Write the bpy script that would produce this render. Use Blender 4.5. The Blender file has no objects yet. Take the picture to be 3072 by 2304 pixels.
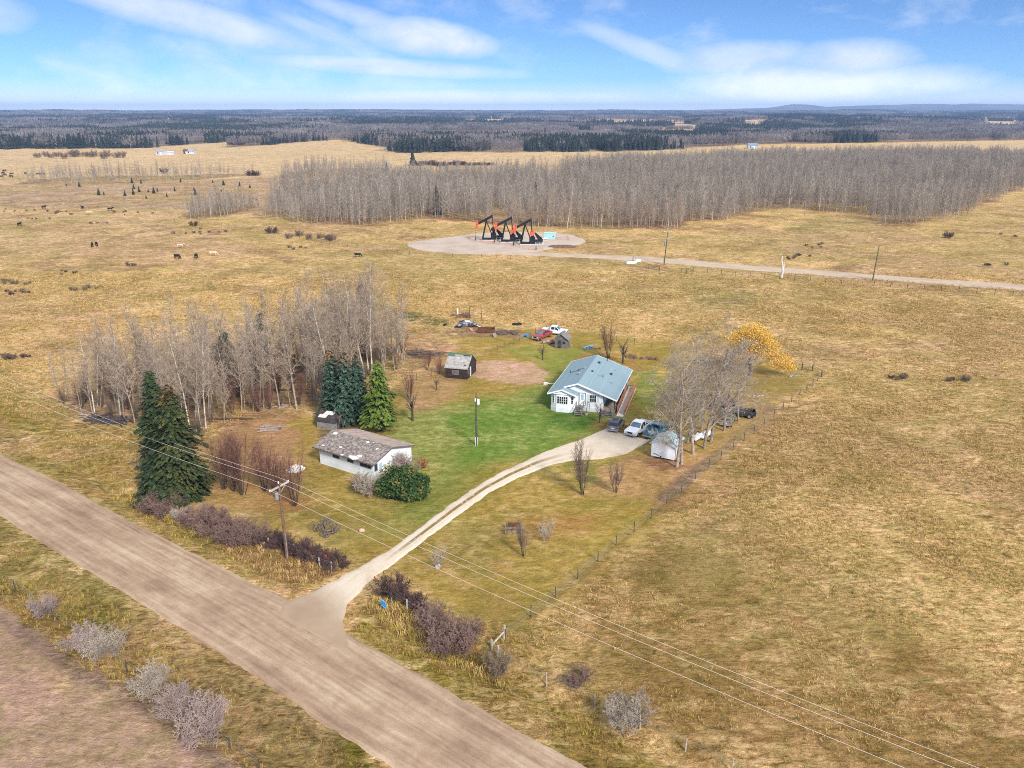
import bpy, math, random
import numpy as np

# ------------------------------------------------------------------ camera, sky, sun, exposure
SC = bpy.context.scene
COL = SC.collection
H = 46.0; F = 2414.0; CX = 1536.0; CY = 1152.0
TH = math.atan(816.0 / F); SN, CS = math.sin(TH), math.cos(TH)

cam_d = bpy.data.cameras.new("camera")
cam_d.sensor_width = 36.0
cam_d.lens = 36.0 * F / 3072.0
cam_d.clip_start = 0.5
cam_d.clip_end = 60000.0
cam = bpy.data.objects.new("camera", cam_d)
cam.location = (0, 0, H)
cam.rotation_euler = (math.radians(90) - TH, 0, 0)
COL.objects.link(cam)
SC.camera = cam

SUN_EL = math.radians(36)
SUN_AZ = math.radians(150)          # clockwise from +Y (away from the camera): from the right, a little behind the camera
world = bpy.data.worlds.new("World")
SC.world = world
world.use_nodes = True
wn = world.node_tree.nodes; wl = world.node_tree.links
wn.clear()

sun_d = bpy.data.lights.new("sun", 'SUN')
sun_d.energy = 2.9
sun_d.angle = math.radians(10)
sun_d.color = (1.0, 0.95, 0.88)
sun = bpy.data.objects.new("sun", sun_d)
sun.rotation_euler = (math.radians(90) - SUN_EL, 0, math.pi - SUN_AZ)
sun.location = (60, 40, 90)
COL.objects.link(sun)

SC.view_settings.view_transform = 'Standard'
SC.view_settings.look = 'None'
SC.view_settings.exposure = 0.86
SC.view_settings.gamma = 1.0
SC.view_settings.use_curve_mapping = False
SC.cycles.use_denoising = False
SC.cycles.max_bounces = 5
SC.cycles.diffuse_bounces = 2
SC.cycles.glossy_bounces = 2
SC.cycles.transmission_bounces = 2
SC.cycles.volume_bounces = 0
SC.cycles.transparent_max_bounces = 4
SC.cycles.caustics_reflective = False
SC.cycles.caustics_refractive = False
SC.render.film_transparent = False
try:
    SC.cycles.use_fast_gi = False
    SC.cycles.pixel_filter_type = 'BLACKMAN_HARRIS'
    SC.cycles.filter_width = 1.0
except Exception:
    pass

def lin(c):
    out = []
    for v in c:
        v = v / 255.0
        out.append(v / 12.92 if v <= 0.04045 else ((v + 0.055) / 1.055) ** 2.4)
    return tuple(out)

# ------------------------------------------------------------------ helpers: ground positions taken from image pixels
def P(px, py, z=0.0):
    """point of the plane at height z seen at pixel (px, py) of the 3072 px wide source image"""
    v = py - CY
    den = v * CS + F * SN
    num = F * CS - v * SN
    k = (H - z) / den
    return ((px - CX) * k, num * k)
def D(x, y, z=0.0):
    return P(x * 1.38879, y * 1.38879, z)
def ZP(x0, y0, s):
    return lambda x, y, z=0.0: P(x0 + x / s, y0 + y / s, z)
def ray_at(px, py, Y):
    """X and height where the ray through a pixel reaches ground distance Y"""
    u = CY - py
    dz = Y * (u * CS - F * SN) / (F * CS + u * SN)
    depth = Y * CS - dz * SN
    return (px - CX) * depth / F, H + dz

# ------------------------------------------------------------------ numpy noise
_rs = np.random.RandomState(7)
_T = _rs.rand(256, 256).astype(np.float32)
def vnoise(x, y):
    xi = np.floor(x).astype(np.int64); yi = np.floor(y).astype(np.int64)
    fx = x - xi; fy = y - yi
    fx = fx * fx * (3 - 2 * fx); fy = fy * fy * (3 - 2 * fy)
    a = _T[xi & 255, yi & 255]; b = _T[(xi + 1) & 255, yi & 255]
    c = _T[xi & 255, (yi + 1) & 255]; d = _T[(xi + 1) & 255, (yi + 1) & 255]
    return (a * (1 - fx) + b * fx) * (1 - fy) + (c * (1 - fx) + d * fx) * fy
def fbm(x, y, sc, octs=4, ox=0.0):
    s = 0; a = 0.5; t = 0
    for i in range(octs):
        s = s + a * vnoise(x / sc + ox + 17.3 * i, y / sc + ox * 1.7 + 9.1 * i)
        t += a; a *= 0.55; sc *= 0.5
    return s / t
def sstep(a, b, v):
    t = np.clip((v - a) / (b - a), 0, 1)
    return t * t * (3 - 2 * t)
def poly_sd(X, Y, poly):
    """signed distance, negative inside"""
    d = np.full(X.shape, 1e9, np.float64)
    inside = np.zeros(X.shape, bool)
    n = len(poly)
    for i in range(n):
        x0, y0 = poly[i]; x1, y1 = poly[(i + 1) % n]
        ex, ey = x1 - x0, y1 - y0
        l2 = ex * ex + ey * ey + 1e-9
        t = np.clip(((X - x0) * ex + (Y - y0) * ey) / l2, 0, 1)
        d = np.minimum(d, (X - x0 - t * ex) ** 2 + (Y - y0 - t * ey) ** 2)
        c = (y0 > Y) != (y1 > Y)
        if abs(ey) > 1e-9:
            inside ^= c & (X < ex * (Y - y0) / ey + x0)
    d = np.sqrt(d)
    return np.where(inside, -d, d)
def line_d(X, Y, pts):
    d = np.full(X.shape, 1e9, np.float64)
    for (x0, y0), (x1, y1) in zip(pts[:-1], pts[1:]):
        ex, ey = x1 - x0, y1 - y0
        t = np.clip(((X - x0) * ex + (Y - y0) * ey) / (ex * ex + ey * ey + 1e-9), 0, 1)
        d = np.minimum(d, (X - x0 - t * ex) ** 2 + (Y - y0 - t * ey) ** 2)
    return np.sqrt(d)

# ------------------------------------------------------------------ terrain height
RD_O = P(0, 1363); RD_A = math.radians(-36.05)
RD_D = (math.cos(RD_A), math.sin(RD_A)); RD_N = (-RD_D[1], RD_D[0])
ROAD_TOP = [P(-500, 1142)] + [P(*q) for q in [(0, 1363), (174, 1442), (285, 1506), (411, 1572), (538, 1637), (700, 1718), (861, 1796), (1031, 1892), (1167, 1968), (1330, 2062), (1500, 2156), (1800, 2322), (2400, 2680)]]
ROAD_LOW = [P(-500, 1290)] + [P(*q) for q in [(0, 1547), (142, 1640), (285, 1727), (396, 1795), (560, 1900), (700, 1990), (820, 2072), (955, 2165), (1167, 2300), (1300, 2390), (1800, 2740)]]
def road_s(X, Y):
    return (X - RD_O[0]) * RD_N[0] + (Y - RD_O[1]) * RD_N[1]
def terrain(X, Y):
    X = np.asarray(X, np.float64); Y = np.asarray(Y, np.float64)
    far = sstep(1500, 9500, Y)
    z = 44 * far + (fbm(X, Y, 1500, 3, 3.3) - 0.5) * 46 * sstep(1400, 2600, Y) * 0.95
    z = z - 60 * sstep(9800, 14000, Y)
    s = road_s(X, Y)
    # shallow roadside ditches (the driveway mouth crosses the upper one on a culvert)
    mouth = line_d(X, Y, [P(960, 1840), P(1200, 1640)])
    up = np.exp(-((s - 4.2) / 1.7) ** 2) * 0.55 * sstep(4, 9, mouth)
    lo = np.exp(-((s + 13.2) / 1.9) ** 2) * 0.55
    near = 1 - sstep(150, 320, Y)
    z = z - (up + lo) * near
    inroad = sstep(1.4, 0.2, s) * sstep(-10.8, -9.4, s)
    soft = (fbm(X, Y, 5.0, 3, 8.8) - 0.5) * 0.22 + (fbm(X, Y, 40, 2, 1.8) - 0.5) * 0.3
    flat = np.clip(inroad + (1 - sstep(2.5, 7.0, DRIVE_D(X, Y))) + (1 - sstep(-2, 8, PAD_D(X, Y))) + (1 - sstep(3, 8, ACC_D(X, Y))) + YARD_W(X, Y), 0, 1)
    return z + soft * (1 - flat) * (1 - sstep(600, 1200, Y))
DRIVE_L = [P(*q) for q in [(838, 1852), (845, 1812), (930, 1776), (1000, 1742), (1082, 1698), (1188, 1634), (1252, 1588), (1335, 1524), (1420, 1464), (1500, 1418), (1590, 1374), (1660, 1345), (1730, 1322), (1785, 1300), (1820, 1284)]]
DRIVE_R = [P(*q) for q in [(1052, 1968), (1030, 1870), (1042, 1815), (1120, 1738), (1209, 1672), (1303, 1600), (1395, 1532), (1480, 1474), (1560, 1432), (1650, 1396), (1730, 1380), (1800, 1378), (1880, 1362), (1950, 1322)]]
DRIVE_C = [((a[0] + b[0]) / 2, (a[1] + b[1]) / 2) for a, b in zip(DRIVE_L, DRIVE_R)]
_zp = ZP(1200, 600, 3.687)
PAD = [_zp(*q) for q in [(55, 480), (120, 530), (250, 560), (600, 597), (1000, 604), (1500, 575), (1800, 520), (2000, 492), (2060, 462), (2020, 420), (1900, 385), (1750, 365), (1400, 350), (1050, 355), (800, 375), (400, 428), (150, 455)]]
ACC_T = [P(*q) for q in [(1560, 752), (1700, 761), (1800, 764), (1930, 769), (2071, 780), (2250, 796), (2400, 806), (2700, 829), (3072, 853), (3500, 882)]]
ACC_B = [P(*q) for q in [(1500, 763), (1690, 771), (1800, 776), (1930, 783), (2071, 796), (2250, 811), (2400, 822), (2700, 845), (3072, 872), (3500, 904)]]
ACC_C = [((a[0] + b[0]) / 2, (a[1] + b[1]) / 2) for a, b in zip(ACC_T, ACC_B)]
def DRIVE_D(X, Y): return line_d(X, Y, DRIVE_C)
def PAD_D(X, Y): return poly_sd(X, Y, PAD)
def ACC_D(X, Y): return line_d(X, Y, ACC_C)
YARD = [P(*q) for q in [(860, 1560), (940, 1240), (1300, 1130), (1450, 930), (1950, 960), (2150, 1160), (2080, 1420), (1800, 1420), (1500, 1560), (1250, 1540)]]
def YARD_W(X, Y): return 1 - sstep(-1, 6, poly_sd(X, Y, YARD))
def tz(x, y):
    return float(terrain(np.array([x]), np.array([y]))[0])

# ------------------------------------------------------------------ materials
def newmat(name):
    m = bpy.data.materials.new(name); m.use_nodes = True
    nt = m.node_tree; nt.nodes.clear()
    out = nt.nodes.new('ShaderNodeOutputMaterial')
    b = nt.nodes.new('ShaderNodeBsdfPrincipled')
    nt.links.new(b.outputs[0], out.inputs['Surface'])
    return m, nt, b
def nd(nt, t, **kw):
    n = nt.nodes.new(t)
    for k, v in kw.items():
        if k.startswith('i_'):
            n.inputs[k[2:].replace('_', ' ')].default_value = v
        else:
            setattr(n, k, v)
    return n
def noise(nt, vec, scale, detail=4, rough=0.6, dist=0.0):
    n = nd(nt, 'ShaderNodeTexNoise', i_Scale=scale, i_Detail=detail, i_Roughness=rough, i_Distortion=dist)
    nt.links.new(vec, n.inputs['Vector'])
    return n.outputs['Fac']
def mrange(nt, val, a, b, c, d, clamp=True):
    n = nd(nt, 'ShaderNodeMapRange'); n.clamp = clamp
    nt.links.new(val, n.inputs[0])
    for i, v in enumerate((a, b, c, d)): n.inputs[i + 1].default_value = v
    return n.outputs[0]
def mixc(nt, fac, c1, c2, mode='MIX'):
    n = nd(nt, 'ShaderNodeMix', data_type='RGBA', blend_type=mode)
    for s, v in ((0, fac), (6, c1), (7, c2)):
        if hasattr(v, 'is_linked') or isinstance(v, bpy.types.NodeSocket): nt.links.new(v, n.inputs[s])
        elif s == 0: n.inputs[0].default_value = v
        else: n.inputs[s].default_value = (v[0], v[1], v[2], 1)
    return n.outputs[2]
def mathn(nt, op, a, b=None):
    n = nd(nt, 'ShaderNodeMath', operation=op)
    for i, v in enumerate((a, b)):
        if v is None: continue
        if isinstance(v, bpy.types.NodeSocket): nt.links.new(v, n.inputs[i])
        else: n.inputs[i].default_value = v
    return n.outputs[0]
_mc = {}
def M(name, c1, c2=None, scale=3.0, rough=0.8, spec=0.3, metal=0.0, stripe=None, bump=0.0, lo=0.35, hi=0.65, rand=0.0, detail=4, coat=0.0, stripe_dark=0.75):
    """noise-mottled two-tone material in object space; stripe=(axis, period) adds board or sheet lines"""
    if name in _mc: return _mc[name]
    m, nt, b = newmat(name)
    tc = nd(nt, 'ShaderNodeTexCoord')
    a = lin(c1); c = lin(c2) if c2 else tuple(v * 0.82 for v in a)
    nf = noise(nt, tc.outputs['Object'], scale, detail, 0.62)
    col = mixc(nt, mrange(nt, nf, lo, hi, 0, 1), a, c)
    if stripe:
        ax, per = stripe
        sp = nd(nt, 'ShaderNodeSeparateXYZ'); nt.links.new(tc.outputs['Object'], sp.inputs[0])
        fr = mathn(nt, 'FRACT', mathn(nt, 'DIVIDE', sp.outputs[ax], per))
        ln = mrange(nt, fr, 0.0, 0.18, stripe_dark, 1.0)
        col = mixc(nt, 1.0, col, ln, 'MULTIPLY')
        # one tone per board
        fl = mathn(nt, 'FLOOR', mathn(nt, 'DIVIDE', sp.outputs[ax], per))
        wn2 = nd(nt, 'ShaderNodeTexWhiteNoise', noise_dimensions='1D'); nt.links.new(fl, wn2.inputs['W'])
        col = mixc(nt, 1.0, col, mrange(nt, wn2.outputs['Value'], 0, 1, (1 + stripe_dark) / 2, 1.06), 'MULTIPLY')
    if rand:
        oi = nd(nt, 'ShaderNodeObjectInfo')
        col = mixc(nt, 1.0, col, mrange(nt, oi.outputs['Random'], 0, 1, 1 - rand, 1 + rand, False), 'MULTIPLY')
    nt.links.new(col, b.inputs['Base Color'])
    b.inputs['Roughness'].default_value = rough
    b.inputs['Metallic'].default_value = metal
    b.inputs['Specular IOR Level'].default_value = spec
    if coat: b.inputs['Coat Weight'].default_value = coat
    if bump:
        bp = nd(nt, 'ShaderNodeBump', i_Strength=bump, i_Distance=0.05)
        nt.links.new(noise(nt, tc.outputs['Object'], scale * 4, 3), bp.inputs['Height'])
        nt.links.new(bp.outputs[0], b.inputs['Normal'])
    _mc[name] = m
    return m

# ------------------------------------------------------------------ mesh builder
class MB:
    def __init__(s): s.v = []; s.f = []
    def add(s, vs, fs):
        o = len(s.v); s.v.extend(vs); s.f.extend([tuple(i + o for i in f) for f in fs]); return s
    def box(s, x0, y0, z0, x1, y1, z1):
        return s.add([(x0, y0, z0), (x1, y0, z0), (x1, y1, z0), (x0, y1, z0), (x0, y0, z1), (x1, y0, z1), (x1, y1, z1), (x0, y1, z1)],
                     [(0, 3, 2, 1), (4, 5, 6, 7), (0, 1, 5, 4), (1, 2, 6, 5), (2, 3, 7, 6), (3, 0, 4, 7)])
    def hexa(s, b, t):
        """b and t: four corners each, same winding"""
        return s.add(list(b) + list(t), [(0, 3, 2, 1), (4, 5, 6, 7), (0, 1, 5, 4), (1, 2, 6, 5), (2, 3, 7, 6), (3, 0, 4, 7)])
    def slab(s, quad, th):
        """a plate whose top is the quad, th thick downwards"""
        return s.hexa([(x, y, z - th) for x, y, z in quad], quad)
    def prism(s, prof, a0, a1, axis=1):
        """extrude a closed 2D profile along an axis; profile coords are the other two axes in order"""
        n = len(prof)
        def pt(p, a):
            if axis == 0: return (a, p[0], p[1])
            if axis == 1: return (p[0], a, p[1])
            return (p[0], p[1], a)
        vs = [pt(p, a0) for p in prof] + [pt(p, a1) for p in prof]
        fs = [tuple(range(n)), tuple(range(2 * n - 1, n - 1, -1))]
        fs += [(i, (i + 1) % n, n + (i + 1) % n, n + i) for i in range(n)]
        return s.add(vs, fs)
    def tube(s, pts, rs, n=6, cap=True):
        if not hasattr(rs, '__len__'): rs = [rs] * len(pts)
        vs = []
        for i, p in enumerate(pts):
            a = pts[max(i - 1, 0)]; b = pts[min(i + 1, len(pts) - 1)]
            dx, dy, dz = b[0] - a[0], b[1] - a[1], b[2] - a[2]
            l = math.sqrt(dx * dx + dy * dy + dz * dz) or 1e-6
            dx /= l; dy /= l; dz /= l
            if abs(dz) < 0.9: ux, uy, uz = -dy, dx, 0.0
            else: ux, uy, uz = 0.0, -dz, dy
            l = math.sqrt(ux * ux + uy * uy + uz * uz) or 1e-6
            ux /= l; uy /= l; uz /= l
            wx, wy, wz = dy * uz - dz * uy, dz * ux - dx * uz, dx * uy - dy * ux
            r = rs[i]
            for k in range(n):
                c, q = math.cos(2 * math.pi * k / n) * r, math.sin(2 * math.pi * k / n) * r
                vs.append((p[0] + ux * c + wx * q, p[1] + uy * c + wy * q, p[2] + uz * c + wz * q))
        fs = []
        for i in range(len(pts) - 1):
            for k in range(n):
                fs.append((i * n + k, i * n + (k + 1) % n, (i + 1) * n + (k + 1) % n, (i + 1) * n + k))
        if cap:
            fs.append(tuple(range(n))[::-1]); fs.append(tuple(range((len(pts) - 1) * n, len(pts) * n)))
        return s.add(vs, fs)
    def cyl(s, c, r, h, n=12, r2=None):
        return s.tube([(c[0], c[1], c[2]), (c[0], c[1], c[2] + h)], [r, r if r2 is None else r2], n)
    def ball(s, c, rx, ry, rz, n=10, m=6):
        vs = []; fs = []
        for i in range(m + 1):
            t = math.pi * i / m
            for k in range(n):
                a = 2 * math.pi * k / n
                vs.append((c[0] + rx * math.sin(t) * math.cos(a), c[1] + ry * math.sin(t) * math.sin(a), c[2] + rz * math.cos(t)))
        for i in range(m):
            for k in range(n):
                fs.append((i * n + k, i * n + (k + 1) % n, (i + 1) * n + (k + 1) % n, (i + 1) * n + k))
        return s.add(vs, fs)
    def lump(s, c, rx, ry, rz, rnd, n=14, m=7, amt=0.35):
        o = len(s.v); s.ball(c, rx, ry, rz, n, m)
        for i in range(o, len(s.v)):
            x, y, z = s.v[i]
            k = 1 + (rnd.random() - 0.5) * amt
            s.v[i] = (c[0] + (x - c[0]) * k, c[1] + (y - c[1]) * k, c[2] + (z - c[2]) * k)
        return s
    def mesh(s, name, mat, smooth=False):
        me = bpy.data.meshes.new(name)
        me.from_pydata(s.v, [], s.f)
        me.materials.append(mat)
        if smooth: me.polygons.foreach_set('use_smooth', [True] * len(me.polygons))
        me.update()
        return me
    def build(s, name, mat, parent=None, smooth=False, label=None):
        o = bpy.data.objects.new(name, s.mesh(name, mat, smooth))
        COL.objects.link(o)
        if parent is not None: o.parent = parent
        if label: o['label'] = label
        return o
def link(name, me, parent=None):
    o = bpy.data.objects.new(name, me); COL.objects.link(o)
    if parent is not None: o.parent = parent
    return o
def tag(o, label=None, cat=None, group=None, kind=None):
    if label: o['label'] = label
    if cat: o['category'] = cat
    if group: o['group'] = group
    if kind: o['kind'] = kind
    return o
def thing(name, label, cat, loc, rz=0.0, group=None):
    o = bpy.data.objects.new(name, None); COL.objects.link(o)
    o.empty_display_size = 0.3
    if len(loc) == 2: loc = (loc[0], loc[1], tz(*loc))
    o.location = loc; o.rotation_euler = (0, 0, rz)
    return tag(o, label, cat, group)
def fast_mesh(name, V, Q, mat):
    me = bpy.data.meshes.new(name)
    me.vertices.add(len(V)); me.vertices.foreach_set('co', np.asarray(V, np.float32).ravel())
    n = len(Q); k = Q.shape[1]
    me.loops.add(n * k); me.loops.foreach_set('vertex_index', Q.astype(np.int32).ravel())
    me.polygons.add(n)
    me.polygons.foreach_set('loop_start', np.arange(0, n * k, k, dtype=np.int32))
    try: me.polygons.foreach_set('loop_total', np.full(n, k, np.int32))
    except Exception: pass
    me.materials.append(mat)
    me.update(calc_edges=True)
    return me

# ------------------------------------------------------------------ world shader: sky and clouds
def build_world():
    nt = world.node_tree
    out = nd(nt, 'ShaderNodeOutputWorld'); bg = nd(nt, 'ShaderNodeBackground')
    tc = nd(nt, 'ShaderNodeTexCoord')
    sp = nd(nt, 'ShaderNodeSeparateXYZ'); nt.links.new(tc.outputs['Generated'], sp.inputs[0])
    sky = nd(nt, 'ShaderNodeTexSky', sky_type='NISHITA')
    sky.sun_disc = False
    sky.sun_elevation = SUN_EL; sky.sun_rotation = SUN_AZ
    sky.altitude = 700; sky.air_density = 1.0; sky.dust_density = 0.35; sky.ozone_density = 2.2
    # the low band of the sky is clear and deep blue: read the sky a little higher up than the horizon
    cb = nd(nt, 'ShaderNodeCombineXYZ')
    nt.links.new(sp.outputs[0], cb.inputs[0]); nt.links.new(sp.outputs[1], cb.inputs[1])
    nt.links.new(mathn(nt, 'ADD', mathn(nt, 'MULTIPLY', mathn(nt, 'ABSOLUTE', sp.outputs[2]), SKY_LIFT), 0.02), cb.inputs[2])
    nrm = nd(nt, 'ShaderNodeVectorMath', operation='NORMALIZE'); nt.links.new(cb.outputs[0], nrm.inputs[0])
    nt.links.new(nrm.outputs[0], sky.inputs[0])
    # azimuth / elevation coordinates
    az = mathn(nt, 'ARCTAN2', sp.outputs[0], sp.outputs[1])
    el = mathn(nt, 'ARCSINE', sp.outputs[2])
    cv = nd(nt, 'ShaderNodeCombineXYZ')
    nt.links.new(mathn(nt, 'MULTIPLY', az, 1.0), cv.inputs[0]); nt.links.new(mathn(nt, 'MULTIPLY', el, 1.9), cv.inputs[1])
    n1 = noise(nt, cv.outputs[0], 5.5, 7, 0.55, 0.5)
    n2 = noise(nt, cv.outputs[0], 14.0, 6, 0.6, 0.3)
    wob = mathn(nt, 'MULTIPLY', mathn(nt, 'SUBTRACT', n1, 0.5), 1.5)
    wob2 = mathn(nt, 'MULTIPLY', mathn(nt, 'SUBTRACT', n2, 0.5), 0.9)
    wob = mathn(nt, 'ADD', wob, wob2)
    # named cloud banks: (photo x, photo y, half width, half height, slope, strength)
    total = None
    for (cx, cy, rw, rh, sl, st) in CLOUDS:
        a0 = math.atan((cx - CX) / (F / CS)); e0 = (336 - cy) / F * 0.9
        aw = rw / F; eh = rh / F
        da = mathn(nt, 'SUBTRACT', az, a0)
        de = mathn(nt, 'SUBTRACT', mathn(nt, 'SUBTRACT', el, e0), mathn(nt, 'MULTIPLY', da, sl))
        q = mathn(nt, 'ADD', mathn(nt, 'POWER', mathn(nt, 'DIVIDE', da, aw), 2.0), mathn(nt, 'POWER', mathn(nt, 'ABSOLUTE', mathn(nt, 'DIVIDE', de, eh)), 2.0))
        w = mathn(nt, 'SUBTRACT', 1.0, q)
        w = mathn(nt, 'ADD', w, wob)
        w = mrange(nt, w, -0.25, 0.95, 0.0, st)
        total = w if total is None else mathn(nt, 'MAXIMUM', total, w)
    # general thin veil, stronger towards the horizon
    veil = mrange(nt, mathn(nt, 'ADD', n1, mathn(nt, 'MULTIPLY', mathn(nt, 'SUBTRACT', n2, 0.5), 0.5)), 0.48, 0.72, 0.0, 0.45)
    hor = mrange(nt, el, 0.0, 0.035, 0.78, 0.0)
    hor = mathn(nt, 'MULTIPLY', hor, mrange(nt, n1, 0.3, 0.6, 0.75, 1.1))
    hi = mrange(nt, el, 0.15, 0.6, 0.0, 0.85)      # unseen overhead cloud, added and thickened to make the sky fill neutral
    total = mathn(nt, 'MAXIMUM', mathn(nt, 'MAXIMUM', total, veil), mathn(nt, 'MAXIMUM', hor, hi))
    # cloud tone: bright tops, greyer bellies
    ctone = mixc(nt, mrange(nt, n2, 0.35, 0.7, 0, 1), CLOUD_D, CLOUD_L)
    ctone = mixc(nt, mrange(nt, el, 0.0, 0.05, 0.75, 0.0), ctone, CLOUD_H)
    sc = nd(nt, 'ShaderNodeVectorMath', operation='SCALE'); nt.links.new(sky.outputs[0], sc.inputs[0]); sc.inputs[3].default_value = 1.0
    tint = mixc(nt, 1.0, sc.outputs[0], SKY_TINT, 'MULTIPLY')
    col = mixc(nt, total, tint, ctone)
    nt.links.new(col, bg.inputs['Color'])
    bg.inputs['Strength'].default_value = SKY_STR
    nt.links.new(bg.outputs[0], out.inputs['Surface'])
SKY_LIFT = 1.9
SKY_STR = 0.10
SKY_TINT = (0.48, 0.66, 0.88)
CLOUD_L = (5.9, 6.1, 6.4)
CLOUD_D = (4.4, 4.9, 5.6)
CLOUD_H = (11.0, 11.0, 11.2)
CLOUDS = [(1290, 122, 190, 50, -0.10, .95), (1370, 140, 110, 36, -0.1, .95), (1130, 75, 210, 30, -0.30, 0.55), (560, 72, 360, 46, -0.22, 0.7), (300, 20, 300, 30, -0.1, 0.45),
          (970, 105, 130, 22, -0.35, 0.4), (1180, 205, 380, 24, -0.05, 0.7), (2450, 262, 420, 62, 0.0, .85), (2200, 185, 210, 46, 0.05, 0.65),
          (1950, 165, 230, 30, -0.35, 0.5), (2540, 190, 170, 50, 0.0, 0.8), (0, 90, 120, 50, 0, 0.5), (1500, 300, 700, 30, 0, 0.7), (200, 310, 330, 18, 0, 0.6)]
build_world()

# ------------------------------------------------------------------ ground sheet
ALB = 0.70      # photo tone -> base colour
def g(c, k=ALB):
    l = lin(c); return np.array([l[0] * k, l[1] * k, l[2] * k])
def dpoly(pts): return [D(*p) for p in pts]
FOREST = dpoly([(592, 462), (640, 480), (700, 486), (800, 488), (900, 474), (1000, 478), (1100, 487), (1210, 492), (1330, 497), (1475, 497), (1492, 480), (1560, 474), (1620, 460), (1730, 447), (1760, 458), (1850, 460), (1890, 488), (1985, 488), (2060, 462), (2150, 432), (2212, 405), (2420, 372), (2560, 350), (2050, 344), (1700, 347), (1500, 354), (1300, 367), (1180, 382), (1050, 392), (850, 398), (700, 412), (600, 428)])
STRIP2 = dpoly([(606, 384), (700, 384), (840, 374), (840, 362), (700, 366), (610, 372)])
STRIP1 = dpoly([(30, 398), (160, 402), (300, 394), (420, 388), (560, 378), (580, 374), (400, 378), (250, 380), (60, 388)])
CLUMP = dpoly([(398, 470), (430, 474), (500, 464), (552, 455), (548, 440), (470, 446), (410, 458)])
GROVE = dpoly([(112, 862), (130, 886), (190, 903), (250, 912), (330, 925), (440, 945), (520, 890), (600, 885), (690, 880), (740, 850), (880, 792), (884, 768), (850, 748), (760, 748), (640, 775), (560, 785), (480, 800), (400, 812), (300, 828), (200, 842)])
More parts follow.
